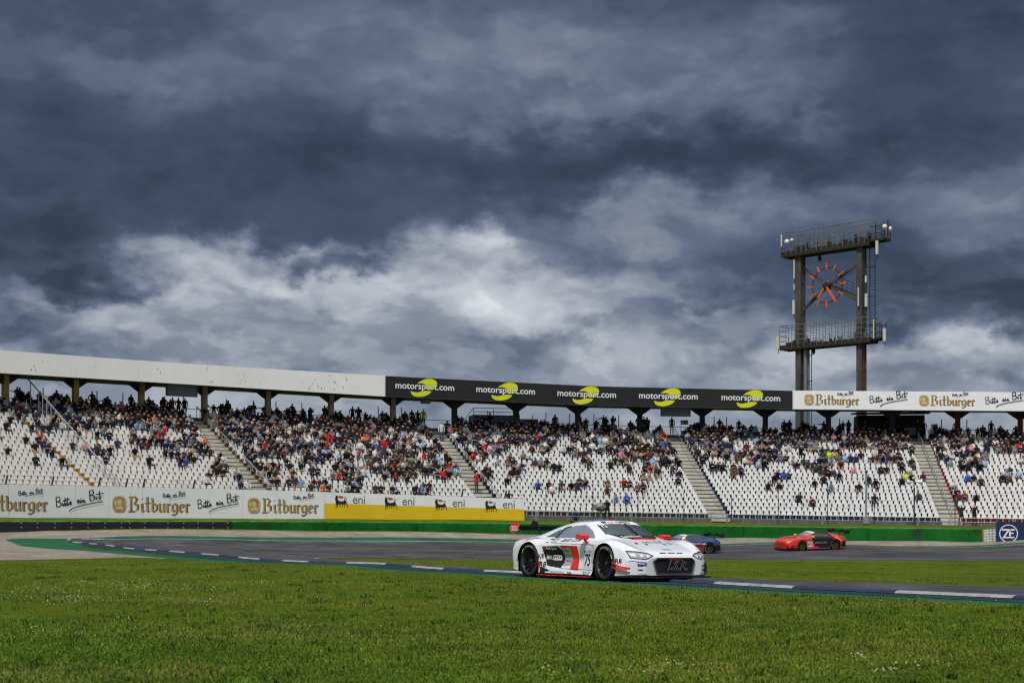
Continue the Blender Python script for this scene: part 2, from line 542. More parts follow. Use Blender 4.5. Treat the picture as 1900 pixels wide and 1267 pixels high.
def track_material():
    m = bpy.data.materials.new('track_asphalt'); m.use_nodes = True
    nt = m.node_tree; N, L = nt.nodes, nt.links; b = N['Principled BSDF']
    b.inputs['Roughness'].default_value = .78; b.inputs['Specular IOR Level'].default_value = .2
    at = N.new('ShaderNodeAttribute'); at.attribute_name = 'lane'
    def noise(vec, s, d, sc):
        mp = N.new('ShaderNodeMapping'); mp.inputs['Scale'].default_value = sc; L.new(vec, mp.inputs[0])
        n = N.new('ShaderNodeTexNoise'); n.inputs['Scale'].default_value = s; n.inputs['Detail'].default_value = d; n.inputs['Roughness'].default_value = .65
        L.new(mp.outputs[0], n.inputs['Vector']); return n.outputs[0]
    tc = N.new('ShaderNodeTexCoord')
    streak = noise(at.outputs['Vector'], 1.0, 6, (3.0, 26, 1)); broad = noise(at.outputs['Vector'], 1.0, 3, (2.0, 5, 1)); fine = noise(tc.outputs['Object'], 30, 4, (1, 1, 1))
    def mth(op, a, c):
        n = N.new('ShaderNodeMath'); n.operation = op
        for i_, v in enumerate((a, c)):
            if isinstance(v, (int, float)): n.inputs[i_].default_value = v
            else: L.new(v, n.inputs[i_])
        return n.outputs[0]
    v = mth('ADD', mth('ADD', mth('MULTIPLY', streak, .5), mth('MULTIPLY', broad, .35)), mth('MULTIPLY', fine, .15))
    cr = N.new('ShaderNodeValToRGB'); L.new(v, cr.inputs[0]); e = cr.color_ramp.elements
    e[0].position = .40; e[0].color = (.018, .018, .020, 1); e[1].position = .60; e[1].color = (.105, .104, .107, 1)
    k_ = e.new(.49); k_.color = (.050, .050, .053, 1)
    L.new(cr.outputs[0], b.inputs['Base Color'])
    bp = N.new('ShaderNodeBump'); bp.inputs['Strength'].default_value = .2; bp.inputs['Distance'].default_value = .01
    L.new(noise(tc.outputs['Object'], 90, 2, (1, 1, 1)), bp.inputs['Height']); L.new(bp.outputs[0], b.inputs['Normal'])
    return m


M_track = track_material()
xs = axis_pts(-3000, 3000, -45, 52, .6); ys = axis_pts(-1500, 6000, 4, 135, .6)
GX, GY = np.meshgrid(xs, ys)
GZ = H(GX, GY)
nx, ny = len(xs), len(ys)
ii = np.arange(nx * ny).reshape(ny, nx)
F = np.stack([ii[:-1, :-1].ravel(), ii[:-1, 1:].ravel(), ii[1:, 1:].ravel(), ii[1:, :-1].ravel()], 1)
o = npmesh('ground', np.stack([GX.ravel(), GY.ravel(), GZ.ravel()], 1), F, M_grass, smooth=True)
tag(o, kind='structure')


def resample(pts, n):
    p = np.array(pts, float); seg = np.hypot(*np.diff(p[:, :2], axis=0).T); s = np.concatenate([[0], np.cumsum(seg)])
    t = np.linspace(0, s[-1], n)
    return np.stack([np.interp(t, s, p[:, k]) for k in range(p.shape[1])], 1)


def smooth_xy(pts, n=8):
    return smooth_line([tuple(p[:2]) for p in pts], n)


def strip(name, A, B, n, mm, dz, mats, fm=None, dzb=None, **k):
    """sheet between polylines A and B (paired by index), draped on the terrain"""
    A = np.array(A, float)[:, :2]; B = np.array(B, float)[:, :2]
    t = np.linspace(0, len(A) - 1, n)
    Ai = np.stack([np.interp(t, np.arange(len(A)), A[:, c]) for c in (0, 1)], 1)
    Bi = np.stack([np.interp(t, np.arange(len(B)), B[:, c]) for c in (0, 1)], 1)
    s = np.linspace(0, 1, mm)[None, :, None]
    P = Ai[:, None, :] * (1 - s) + Bi[:, None, :] * s
    Z = H(P[..., 0], P[..., 1]) + dz
    if dzb is not None:
        Z = Z + np.asarray(dzb)[None, :]
    V = np.concatenate([P, Z[..., None]], -1).reshape(-1, 3)
    ii = np.arange(n * mm).reshape(n, mm)
    F = np.stack([ii[:-1, :-1].ravel(), ii[:-1, 1:].ravel(), ii[1:, 1:].ravel(), ii[1:, :-1].ravel()], 1)
    return npmesh(name, V, F, mats, fm=fm, smooth=True, **k)


def XY(px, Y):
    return ((px - 950) * Y / FPX, Y)


# outer edge of the hairpin: far straight -> apex on the left -> near straight
OUTER = [(72, 110), XY(1900, 108), XY(1500, 107), XY(1250, 105.5), XY(1000, 103), XY(700, 98), XY(480, 92), XY(300, 88), XY(200, 85), XY(140, 82), XY(128, 78), XY(160, 73.5), XY(202, 68), XY(303, 58), XY(404, 51.5), XY(505, 46.5), XY(600, 43), (-3.5, 40.6), (-1.86, 36.8), (.06, 33.3), (3.24, 27.74), (5.25, 24.33), (7.3, 21.5), (12, 14.2), (18, 5)]
INNER = [(72, 95.5), XY(1900, 93), XY(1500, 92), XY(1250, 90), XY(1000, 88), XY(850, 82), XY(750, 75), XY(680, 69), XY(630, 65), XY(600, 62), XY(590, 60), XY(592, 58), XY(600, 57), XY(620, 56), XY(650, 55), XY(680, 54), XY(720, 53), XY(760, 52), XY(850, 49), XY(955, 46), XY(1330, 40), XY(1600, 36), XY(1900, 33), (20, 22), (27, 12)]
OUT_S, INN_S = smooth_xy(OUTER), smooth_xy(INNER)
_lane = np.stack([np.repeat(np.linspace(0, 20, 420)[:, None], 30, 1), np.repeat(np.linspace(0, 1, 30)[None], 420, 0), np.zeros((420, 30))], -1).reshape(-1, 3)
o = strip('race_track', OUT_S, INN_S, 420, 30, .018, M_track); tag(o, kind='structure')
_a = o.data.color_attributes.new('lane', 'FLOAT_COLOR', 'POINT'); _c4 = np.ones((len(_lane), 4), np.float32); _c4[:, :3] = _lane; _a.data.foreach_set('color', _c4.ravel())

# offset polylines for kerb, line and runoff


def offset(pts, d):
    p = np.array(pts, float); t = np.gradient(p, axis=0); t /= np.linalg.norm(t, axis=1)[:, None]
    nrm = np.stack([t[:, 1], -t[:, 0]], 1)     # to the right of travel (outer side, travelling far->apex->near)
    return p + nrm * np.asarray(d).reshape(-1, 1)


Oarr = np.array(OUT_S); nO = len(Oarr)
par = np.arange(nO) / 8.0            # index in OUTER control points
# far side: green strip (1.6 m) then gravel;  near side: wide green runoff
wg = np.interp(par, [0, 4, 7, 8.5, 9.2, 10, 11, 12, 13, 14, 15, 17, 19, 20, 21, 22, 24], [2.0, 2.0, 1.9, 1.5, 2.4, 3.6, 4.2, 4.4, 3.4, 3.0, 2.4, 1.9, 1.6, 1.55, 1.5, 1.5, 1.5])
G_out = offset(OUT_S, wg)
G_out[:, 0] = np.where((par > 8.6) & (par < 12), np.minimum(G_out[:, 0], G_out[:, 0]), G_out[:, 0])
o = strip('green_runoff', OUT_S, G_out, 420, 8, .012, M_green, dzb=[0, 0, 0, 0, 0, 0, -.003, -.03]); tag(o, kind='structure')
# worn inner part of the runoff: paint rubbed down to the dark tarmac
M_apron = ground_material('worn_runoff_tarmac', [(.32, (.018, .030, .030)), (.5, (.026, .042, .040)), (.68, (.030, .075, .050))], .6, 16, rough=.8, bump=.3, bs=80, stretch=(1, 1, 1))
ja = int(8 * 11.2)
wi = wg * np.interp(par, [11.2, 13.5, 17, 24], [.15, .5, .62, .6])
o = strip('runoff_apron', OUT_S[ja:], offset(OUT_S, wi)[ja:], 300, 5, .018, M_apron); tag(o, kind='structure')
# white edge line along the far side
i0, i1 = 0, int(8 * 8.6)
o = strip('track_edge_line', offset(OUT_S, -.10)[i0:i1], offset(OUT_S, -.34)[i0:i1], 160, 3, .024, M_wline); tag(o, kind='structure')
o = strip('infield_edge_line', offset(INN_S, .05), offset(INN_S, .17), 300, 3, .024, M_wline); tag(o, kind='structure')
# kerb from the apex onward: blue and white blocks, slightly raised
k0 = int(8 * 8.2)
KA = offset(OUT_S, np.interp(par, [8, 13, 18, 24], [.10, .02, .07, .12]))[k0:]; KB = offset(OUT_S, np.interp(par, [8, 9.5, 13, 18, 24], [-.30, -.10, -.06, -.08, -.18]))[k0:]
nk = 900
s_ = resample(np.hstack([KA, KB]), nk)
Lk = np.concatenate([[0], np.cumsum(np.hypot(*np.diff(s_[:, :2], axis=0).T))])
blk = np.floor(Lk / 2.15).astype(int)
fmk = np.repeat((blk[:-1] % 2 == 1).astype(int), 5)
o = strip('kerb', s_[:, :2], s_[:, 2:], nk, 6, .026, [M_wline, M_bline], fm=fmk, dzb=[0, .03, .04, .04, .02, 0]); tag(o, kind='structure')

# second, broad painted apron at the apex
o = strip('apex_paint', offset(OUT_S, -.8)[int(8 * 8.6):int(8 * 13.5)], offset(OUT_S, -1.2)[int(8 * 8.6):int(8 * 13.5)], 120, 3, .024, M_bline); tag(o, kind='structure')

# gravel: between the barrier and the runoff, and left of the apex


def theta_at(px, Rr):
    a = (px - 950) / FPX
    A_, B_, C_ = a * a + 1, -2 * (a * C0[0] + C0[1]), C0 @ C0 - Rr * Rr
    Y = (-B_ + math.sqrt(B_ * B_ - 4 * A_ * C_)) / (2 * A_)
    return math.atan2(a * Y - C0[0], Y - C0[1])


def pol(th, Rr, z=0.0):
    return (C0[0] + Rr * sin(th), C0[1] + Rr * cos(th), z)


def z_at(px, py, Rr):
    th = theta_at(px, Rr)
    return ZC - (py - HY) * (C0[1] + Rr * cos(th)) / FPX


RB = 72.0        # barrier radius
bar_th = np.linspace(theta_at(1826, RB), theta_at(-160, RB), 70)
barr = [pol(t, RB)[:2] for t in bar_th]
gl = [(60, 112.5)] + barr                      # barrier line, right to left
gl += [(-50, 80), (-50, 66), (-42, 58), (-30, 50), (-16.4, 46.6), XY(150, 47.8), XY(240, 49.5), XY(310, 48.0), XY(330, 47.5)]
gi = resample(G_out[:int(8 * 14.6)], len(gl))[::1]
# inner boundary of the gravel lies under the green runoff
gin = resample(offset(OUT_S, .6)[:int(8 * 14.4)], 200)
gout = resample(gl, 200)
o = strip('gravel_trap', gout, gin, 300, 26, .006, M_gravel, dzb=[-.04] + [0] * 25); tag(o, kind='structure')

# ------------------------------------------------------------------ grandstand (arc round C0)
R0, TREAD, RISE, NR = 83.0, .78, .343, 23
RT = R0 + TREAD * NR          # rear edge of the seating
TH0, TH1 = -.98, .30


def tilt(x):
    return .015 * (35 - min(max(x, -45), 50))


def zf(i, th, Rr=92.0):
    return 1.35 + RISE * i + tilt(C0[0] + Rr * sin(th))


M_conc = mat('stand_concrete', srgb(186, 183, 172), .9, var=.18, scale=1.2, bump=.3)
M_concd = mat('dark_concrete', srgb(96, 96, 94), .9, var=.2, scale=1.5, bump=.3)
M_yel = mat('yellow_step_paint', srgb(196, 160, 20), .7, var=.18, scale=1.5)
M_olv = mat('olive_step_paint', srgb(120, 104, 44), .7, var=.2, scale=1.5)
M_grn = mat('dark_green_step_paint', srgb(46, 62, 48), .7, var=.2, scale=1.5)
M_blu = mat('blue_step_paint', srgb(34, 58, 98), .7, var=.2, scale=1.5)
M_red = mat('red_step_paint', srgb(132, 30, 36), .7, var=.2, scale=1.5)
M_steel = mat('galvanised_steel', srgb(165, 168, 170), .45, .7, var=.12, scale=4)
M_steeld = mat('dark_steel', srgb(58, 60, 62), .55, .5, var=.25, scale=5)
M_white = mat('white_cladding', srgb(214, 214, 214), .6, var=.05, scale=.7, stretch=(1, 1, 3), bump=.05)
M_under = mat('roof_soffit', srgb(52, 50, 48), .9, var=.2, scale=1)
M_seat = mat('white_seat_plastic', srgb(204, 204, 202), .5, var=.14, scale=1.6)

AISLES = [(-.715, .34), (-.563, 1.75), (-.346, 1.8), (-.121, 1.8), (.108, 1.8)]   # bearing, width (m)
BLOCK_MI = [2, 2, 3, 4, 5, 6]        # step paint per seating block
bounds = [TH0] + [a for a, w in AISLES] + [TH1]


def block_of(th):
    for b in range(6):
        if th < bounds[b + 1]: return b
    return 5


def in_aisle(th, Rr, margin=0.0):
    for k, (a, w) in enumerate(AISLES):
        if abs((th - a) * Rr) < w / 2 + margin: return k
    return -1


stand = tag(empty('grandstand', (C0[0], C0[1] + 90, 1.0)), 'long curved open grandstand of white seats with a pale roof edge behind the bend', 'grandstand')
SO = Vector(stand.location)


def sp(th, Rr, z):      # point in the grandstand's local frame
    return (C0[0] + Rr * sin(th) - SO.x, C0[1] + Rr * cos(th) - SO.y, z - SO.z)


# terrace: treads and painted risers, split at the aisles
tm = MB()
edges = [TH0, TH1]
for a, w in AISLES:
    edges += [a - w / 2 / 92, a + w / 2 / 92]
cuts = sorted(set(list(np.arange(TH0, TH1, .02)) + edges))
for t0, t1 in zip(cuts[:-1], cuts[1:]):
    if t1 - t0 < 1e-5: continue
    tc_ = (t0 + t1) / 2
    k = in_aisle(tc_, 92)
    mi = BLOCK_MI[block_of(tc_)]
    isa = k >= 0
    V, F_, mm_ = [], [], []
    for i in range(NR):
        subs = [(0, 0)] if not isa else [(0, .5), (.5, 0)]
        r_a, r_b = R0 + TREAD * i, R0 + TREAD * (i + 1)
        zprev = -RISE if i else -1.3
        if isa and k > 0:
            # precast slab steps: pale front edge, recess below it coloured dark for shade
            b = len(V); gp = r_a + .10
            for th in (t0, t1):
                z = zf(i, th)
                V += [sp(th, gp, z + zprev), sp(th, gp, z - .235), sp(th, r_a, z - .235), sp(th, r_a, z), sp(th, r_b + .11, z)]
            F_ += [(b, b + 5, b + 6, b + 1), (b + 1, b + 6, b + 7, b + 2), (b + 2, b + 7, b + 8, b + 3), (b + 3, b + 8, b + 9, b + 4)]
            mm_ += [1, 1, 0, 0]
            continue
        zz = [(r_a, r_b, 0, zprev)]
        for (ra, rb, dz, dzp) in zz:
            b = len(V)
            for th in (t0, t1):
                z = zf(i, th)
                V += [sp(th, ra, z + dzp), sp(th, ra, z + dz), sp(th, rb, z + dz)]
            F_ += [(b, b + 3, b + 4, b + 1), (b + 1, b + 4, b + 5, b + 2)]
            rm = 7 if isa and k > 0 else mi
            if i == 0: rm = 1
            mm_ += [rm, 0 if (isa and k > 0) or i < 1 else mi]
    # rear walkway and back parapet
    b = len(V)
    for th in (t0, t1):
        z = zf(NR, th)
        V += [sp(th, RT, z - RISE), sp(th, RT, z), sp(th, RT + 4.5, z), sp(th, RT + 4.5, z - 9)]
    F_ += [(b, b + 4, b + 5, b + 1), (b + 1, b + 5, b + 6, b + 2), (b + 2, b + 6, b + 7, b + 3)]
    mm_ += [1, 1, 1]
    base = len(tm.v)
    tm.v += V; tm.f += [tuple(q + base for q in f) for f in F_]; tm.m += mm_
M_concm = mat('step_riser_concrete', srgb(118, 116, 110), .9, var=.2, scale=1.5)
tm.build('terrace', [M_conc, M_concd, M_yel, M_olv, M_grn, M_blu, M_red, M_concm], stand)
# front wall cap / dark gutter
gm = MB()
for t0 in np.arange(TH0, TH1, .02):
    t1 = t0 + .02
    if t0 < -.28: continue
    V = []
    for th in (t0, t1):
        z = zf(0, th)
        V += [sp(th, R0 - .5, z - 1.5), sp(th, R0 - .5, z - .62), sp(th, R0 - .02, z - .62)]
    gm.add(V, [(0, 3, 4, 1), (1, 4, 5, 2)])
gm.build('front_wall', M_concd, stand)

# seats: shell with a tapered back, on every row
bo = [(-.205, .0), (.205, .0), (.195, .10), (.145, .35), (.115, .385), (-.115, .385), (-.145, .35), (-.195, .10)]
SV = []
for k in (0, 1):
    for (x, z) in bo: SV.append((x, .20 + .035 * k + z * .22, .40 + z - (0.0)))
SV += [(-.205, .2, .40), (.205, .2, .40), (.17, -.2, .43), (-.17, -.2, .43), (-.205, .2, .36), (.205, .2, .36), (.17, -.2, .36), (-.17, -.2, .36)]
SV += [(-.05, 0, .02), (.05, 0, .02), (.05, 0, .38), (-.05, 0, .38)]
SV = np.array(SV)
SF = [tuple(range(8)), tuple(range(8, 16))[::-1]] + [(i, i + 8, (i + 1) % 8 + 8, (i + 1) % 8) for i in range(8)]
SF += [(16, 17, 18, 19), (20, 23, 22, 21), (18, 22, 23, 19), (16, 19, 23, 20), (17, 21, 22, 18), (24, 25, 26, 27)]
seats = []          # (th, row, x, y, z, block, index from the left stairs)
for i in range(NR):
    Rs = R0 + TREAD * i + .50
    for b in range(6):
        a0, a1 = bounds[b], bounds[b + 1]
        w0 = (AISLES[b - 1][1] / 2 if b > 0 else 0) + .02
        w1 = (AISLES[b][1] / 2 if b < 5 else 0) + .02
        ta, tb = a0 + w0 / Rs, a1 - w1 / Rs
        n = int((tb - ta) * Rs / .475)
        for j in range(n):
            th = ta + (j + .5) * (tb - ta) / n
            x, y, _ = pol(th, Rs)
            px = 950 + FPX * x / y
            if px < -200 or px > 2140: continue
            seats.append((th, i, x, y, zf(i, th), b, j))
SA = np.array([(s[0], s[2], s[3], s[4]) for s in seats])


def place(V, th, x, y, z, jit=0.0):
    # local +y = outward (away from the track)
    c, s = cos(th + jit), sin(th + jit)
    return np.stack([V[:, 0] * c + V[:, 1] * s + x, -V[:, 0] * s + V[:, 1] * c + y, V[:, 2] + z], 1)


order = np.argsort(SA[:, 1] ** 2 + SA[:, 2] ** 2)
# nearest seats that show in the picture (not behind the hoardings)
def seat_hidden(s):
    px = 950 + FPX * s[2] / s[3]; py = HY - FPX * (s[4] + .6 - ZC) / s[3]
    return px < 5 or px > 1895 or (px < 973 and py > 897 + px * .029) or (px > 955 and px < 1340 and py > 960)
near = []
for k in order:
    if len(near) >= 100: break
    if not seat_hidden(seats[k]): near.append(int(k))
nearset = set(near)
seat_me = None
for k in near:
    th, i, x, y, z, b, j = seats[k]
    if seat_me is None:
        o = npmesh('seat', SV, SF, M_seat, stand); seat_me = o.data
    else:
        o = bpy.data.objects.new('seat', seat_me); COL.objects.link(o); o.parent = stand
    o.location = (x - SO.x, y - SO.y, z - SO.z); o.rotation_euler = (0, 0, -th)
AV, AF = [], []
for k, s in enumerate(seats):
    if k in nearset: continue
    b = len(AV) * len(SV)
    AV.append(place(SV, s[0], s[2] - SO.x, s[3] - SO.y, s[4] - SO.z, rnd.uniform(-.02, .02)))
    AF.extend([tuple(q + b for q in f) for f in SF])
o = npmesh('seats', np.concatenate(AV), AF, M_seat, stand); o['kind'] = 'stuff'

# roof: fascia front, slab rising gently to the rear, columns with haunches
RF, RC, RR = 97.7, 100.9, 107.0
FX = [-200, 0, 250, 480, 715, 1100, 1470, 1900, 2100]
FB = [683, 692, 707, 721, 735.5, 752.5, 759.5, 763, 764]
FT = [640, 649.5, 668, 683, 697, 716, 724.5, 727.5, 728]


def fascia_z(px):
    return z_at(px, np.interp(px, FX, FB), RF), z_at(px, np.interp(px, FX, FT), RF)


pxs = np.linspace(-190, 2090, 120)
fth = np.array([theta_at(p, RF) for p in pxs])
fzb = np.array([fascia_z(p)[0] for p in pxs]); fzt = np.array([fascia_z(p)[1] for p in pxs])


def fz(th): return float(np.interp(th, fth, fzb)), float(np.interp(th, fth, fzt))


rm_ = MB()
for k in range(len(pxs) - 1):
    V = []
    for q in (k, k + 1):
        th, zb, zt = fth[q], fzb[q], fzt[q]
        V += [sp(th, RF, zb), sp(th, RF, zt), sp(th, RF + .25, zt), sp(th, RR, zb + .95), sp(th, RR, zb + .55), sp(th, RF + .25, zb)]
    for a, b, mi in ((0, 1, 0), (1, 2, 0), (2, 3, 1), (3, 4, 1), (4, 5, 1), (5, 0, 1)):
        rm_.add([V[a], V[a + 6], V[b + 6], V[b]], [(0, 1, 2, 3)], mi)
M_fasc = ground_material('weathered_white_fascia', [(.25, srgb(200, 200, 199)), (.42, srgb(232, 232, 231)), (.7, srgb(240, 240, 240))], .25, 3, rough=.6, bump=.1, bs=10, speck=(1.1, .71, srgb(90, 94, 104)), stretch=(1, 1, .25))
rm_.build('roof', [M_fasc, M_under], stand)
COLPX = [10, 140, 262, 379, 497, 614, 729, 843, 958, 1072, 1187, 1303, 1420, 1537, 1655, 1777, 1893]
M_cy = mat('yellow_column_paint', srgb(150, 130, 30), .7, var=.3, scale=1.2, col2=srgb(178, 160, 110))
M_cw = mat('weathered_column_paint', srgb(140, 132, 104), .8, var=.3, scale=1.2, col2=srgb(170, 160, 140))
M_cg = mat('dark_green_column_paint', srgb(38, 52, 44), .7, var=.2, scale=1)
M_cb = mat('navy_column_paint', srgb(22, 38, 66), .7, var=.2, scale=1)
M_cr = mat('red_column_paint', srgb(110, 24, 28), .7, var=.2, scale=1)
for px in COLPX:
    th = theta_at(px, RC); zb = fz(th)[0] + .25; z0 = zf(NR, th) - .6
    mc = M_cy if px < 300 else M_cw if px < 760 else M_cg if px < 1150 else M_cb if px < 1700 else M_cr
    m_ = MB(); mt = Matrix.Rotation(-th, 3, 'Z')
    def lc(dx, dy, z): v = mt @ Vector((dx, dy, 0)); p = sp(th, RC, z); return (p[0] + v.x, p[1] + v.y, p[2])
    m_.box(lc(0, 0, (zb + z0) / 2 - .1), (.42, .5, zb - z0 + .2), rot=mt)
    h = 1.15
    poly = [(-h, 0), (h, 0), (h, -.12), (.26, -.75), (-.26, -.75), (-h, -.12)]
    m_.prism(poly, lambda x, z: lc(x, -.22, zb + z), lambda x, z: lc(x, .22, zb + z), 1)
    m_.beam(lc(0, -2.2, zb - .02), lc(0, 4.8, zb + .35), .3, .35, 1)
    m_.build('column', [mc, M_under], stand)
# scuffs and flaked paint on the bare fascia
M_flake = mat('flaked_paint', srgb(158, 160, 164), .9, var=.3, scale=9)
r_f = random.Random(3)
for (px, n, sp_x) in ((62, 4, 14), (385, 5, 5), (392, 3, 3), (450, 6, 4), (575, 4, 6), (600, 7, 14), (630, 8, 12), (300, 2, 40), (150, 2, 40)):
    for q in range(n):
        p_ = px + r_f.gauss(0, sp_x); t_ = theta_at(p_, RF - .006); zb, zt = fz(t_)
        z_ = zb + (zt - zb) * r_f.uniform(.12, .85); w_, h_ = r_f.uniform(.04, .14), r_f.uniform(.06, .32)
        pts = [(cos(a_) * w_ * r_f.uniform(.5, 1.2) / 2, sin(a_) * h_ * r_f.uniform(.5, 1.2) / 2) for a_ in np.linspace(0, 2 * pi, 8)[:-1]]
        npmesh('paint_scuff', [sp(t_ + x_ / RF, RF - .006, z_ + y_) for x_, y_ in pts], [tuple(range(7))], M_flake, stand)
# rear railing with thin posts
m_ = MB()
for k in range(len(pxs) - 1):
    m_.beam(sp(fth[k], RT + 3.6, zf(NR, fth[k]) + 1.0), sp(fth[k + 1], RT + 3.6, zf(NR, fth[k + 1]) + 1.0), .05)
m_.build('rear_rail', M_cb, stand)
for px in (80, 180, 228, 340, 420, 470, 512, 560, 702, 745, 845, 905, 1013, 1057, 1102, 1148, 1325, 1348, 1558, 1747, 1794, 1891):
    th = theta_at(px, RT + 3.2); z = zf(NR, th)
    m_ = MB(); m_.tube(sp(th, RT + 3.2, z), sp(th, RT + 3.2, z + 2.0), .045, n=6)
    m_.build('rear_post', M_cb, stand)
# stair hand rails
def handrail(a, i0, i1, name='handrail', side=0.0, h=.95, mats=M_steel, rw=.05, step=3, mesh=False):
    m_ = MB(); prev = None
    for i in range(i0, i1 + 1):
        Rr = R0 + TREAD * (i + .5); th = a + side / Rr; z = zf(i, th)
        p = sp(th, Rr, z + h)
        if (i - i0) % step == 0 or i == i1: m_.tube(sp(th, Rr, z - .1), p, rw * .6, n=6)
        if prev: m_.tube(prev, p, rw, n=6)
        prev = p
    m_.build(name, mats, stand)
handrail(AISLES[4][0], 0, NR - 1)
handrail(AISLES[3][0], 0, NR - 1, side=.25, rw=.028)
handrail(AISLES[2][0], 1, 18, side=.75)
handrail(AISLES[1][0], 2, 10, side=.72)
handrail(AISLES[1][0], 12, 17, side=.72)
handrail(AISLES[1][0], 19, NR, side=.72)
# tall white divider of the far left block: sloping rail on posts
m_ = MB(); prev = None
a = -.698
for i in range(0, NR + 1):
    Rr = R0 + TREAD * (i + .2); z = zf(i, a)
    hh = .9 + (i / NR) * 1.5
    p = sp(a, Rr, z + hh)
    if i in (0, 3, 5, 7, 9, 11, 13, 15, 17, 18, 19, 20, 22): m_.tube(sp(a, Rr, z - .1), p, .035, n=6)
    if prev: m_.beam(prev, p, .06, .08)
    prev = p
m_.build('divider_rail', mat('white_rail_paint', srgb(150, 152, 156), .5, var=.06), stand)


# ------------------------------------------------------------------ writing on curved boards
def on_arc(V, F, px0, Rr, zbase, name, mats, parent, off=.03, scale=1.0, ref=None, smooth=False, loc0=None):
    """2D lettering (metres) wrapped on the cylinder Rr starting at the bearing of photo column px0"""
    th0 = theta_at(px0, Rr)
    V = np.asarray(V, float)
    z3 = V[:, 2] if V.shape[1] > 2 else np.zeros(len(V))
    th = th0 + V[:, 0] * scale / Rr
    zz = np.array([zbase(t) for t in th]) + V[:, 1] * scale
    r_ = Rr - off - z3
    L_ = np.array(loc0 if loc0 is not None else (0, 0, 0))
    W = np.stack([C0[0] + r_ * np.sin(th), C0[1] + r_ * np.cos(th), zz], 1) - L_
    return npmesh(name, W, F, mats, parent)


# --- letter shapes drawn with a broad nib (unit x-height = 1)
def blackletter(word):
    G = {
        'B': (1.48, [[(.34, .05), (.34, 1.72), (.12, 1.82)], [(.36, 1.72), (.8, 1.82), (1.12, 1.5), (.82, 1.0)], [(.78, 1.0), (1.22, .8), (1.22, .28), (.8, .0), (.1, .0)], [(-.06, .0), (.34, .1)]]),
        'i': (.68, [[(.12, .85), (.32, 1.0), (.32, .12), (.5, 0), (.6, .12)], [(.2, 1.5), (.36, 1.62)]]),
        't': (.72, [[(.32, 1.75), (.32, .15), (.5, 0), (.66, .12)], [(.02, 1.05), (.66, 1.05)], [(.2, 1.6), (.36, 1.75)]]),
        'b': (.98, [[(.15, 1.65), (.28, 1.5), (.28, .18), (.55, 0), (.84, .25), (.84, .75), (.6, .98), (.3, .8)]]),
        'u': (.98, [[(.1, .88), (.26, 1.0), (.26, .18), (.46, 0), (.74, .2)], [(.66, .9), (.8, 1.0), (.8, .15), (.92, .0)]]),
        'r': (.74, [[(.1, .88), (.28, 1.0), (.28, .1), (.42, 0)], [(.3, .82), (.5, 1.0), (.66, .86)]]),
        'g': (.98, [[(.78, .95), (.5, 1.0), (.22, .78), (.22, .25), (.5, .05), (.78, .25)], [(.66, .98), (.82, .9), (.82, -.1), (.55, -.38), (.2, -.3)]]),
        'e': (.84, [[(.3, .5), (.72, .62), (.68, .88), (.46, 1.0), (.24, .78), (.24, .22), (.46, 0), (.76, .2)]]),
    }
    st = []; x = 0
    for ch in word:
        w, s = G[ch]
        for l in s: st.append([(x + a, b) for a, b in l])
        x += w
    return st, x


def script_strokes():
    """the handwritten slogan: words rise to the right, underlined"""
    def L(ox, oy, s, pts): return [(ox + x * s, oy + y * s) for x, y in smooth_line(pts, 4)]
    st = []
    B = [[(0, 1.0), (.02, .5), (.06, 0)], [(-.05, .95), (.25, 1.1), (.42, .9), (.3, .62), (.08, .55)], [(.08, .55), (.42, .5), (.5, .22), (.28, -.02), (.02, .02)]]
    for g in B: st.append(L(0, 0, .95, g))
    st.append(L(.62, .12, .5, [(0, .55), (.02, .1), (.15, 0), (.3, .3)])); st.append([(.68, .6), (.71, .63)])
    st.append(L(.85, .13, .95, [(.05, .85), (0, .1), (.08, 0), (.16, .25)])); st.append(L(1.08, .16, .95, [(.05, .85), (0, .1), (.10, 0), (.2, .25)]))
    st.append([(.74, .66), (1.32, .82)])
    st.append(L(1.38, .24, .5, [(-.1, .25), (.25, .45), (.15, .65), (-.02, .4), (.05, .02), (.4, .2)]))
    st.append(L(2.15, .42, .5, [(-.1, .25), (.25, .45), (.15, .65), (-.02, .4), (.05, .02), (.4, .25)]))
    st.append(L(2.42, .48, .5, [(0, .5), (.02, .08), (.15, 0), (.28, .4)])); st.append([(2.47, .9), (2.5, .93)])
    st.append(L(2.68, .52, .5, [(0, .45), (.0, .0), (.15, .4), (.28, .42), (.3, .0), (.5, .08)]))
    for g in B: st.append(L(3.35, .72, 1.0, g))
    st.append(L(4.0, .88, .5, [(0, .55), (.02, .1), (.15, 0), (.3, .3)])); st.append([(4.05, 1.36), (4.08, 1.39)])
    st.append(L(4.28, .88, .9, [(.1, .95), (.05, .1), (.15, 0), (.3, .3)])); st.append([(4.1, 1.38), (4.75, 1.52)])
    st.append([(x, -.45 + .9 * math.sqrt(max(0, (x - 1.3) / 3.4)) * .98 + (x - 1.3) * .05) for x in np.linspace(1.3, 4.7, 12)])
    return st


M_gold = mat('gold_lettering', srgb(150, 112, 40), .5, var=.25, scale=2.0, col2=srgb(190, 160, 96))
M_goldd = mat('gold_letter_edge', srgb(74, 62, 40), .6, var=.1)
M_black = mat('black_lettering', srgb(26, 27, 30), .6, var=.1)
M_cream = mat('cream_emblem', srgb(206, 192, 150), .5, var=.08)
M_banw = mat('white_banner', srgb(236, 237, 240), .55, var=.035, scale=.5, stretch=(1, 1, 3))
M_bank = mat('black_banner', srgb(18, 19, 22), .7, var=.12, scale=.5)
M_lime = mat('lime_yellow_print', srgb(214, 220, 20), .5, var=.05)
M_wht = mat('white_print', srgb(228, 229, 231), .5, var=.03)


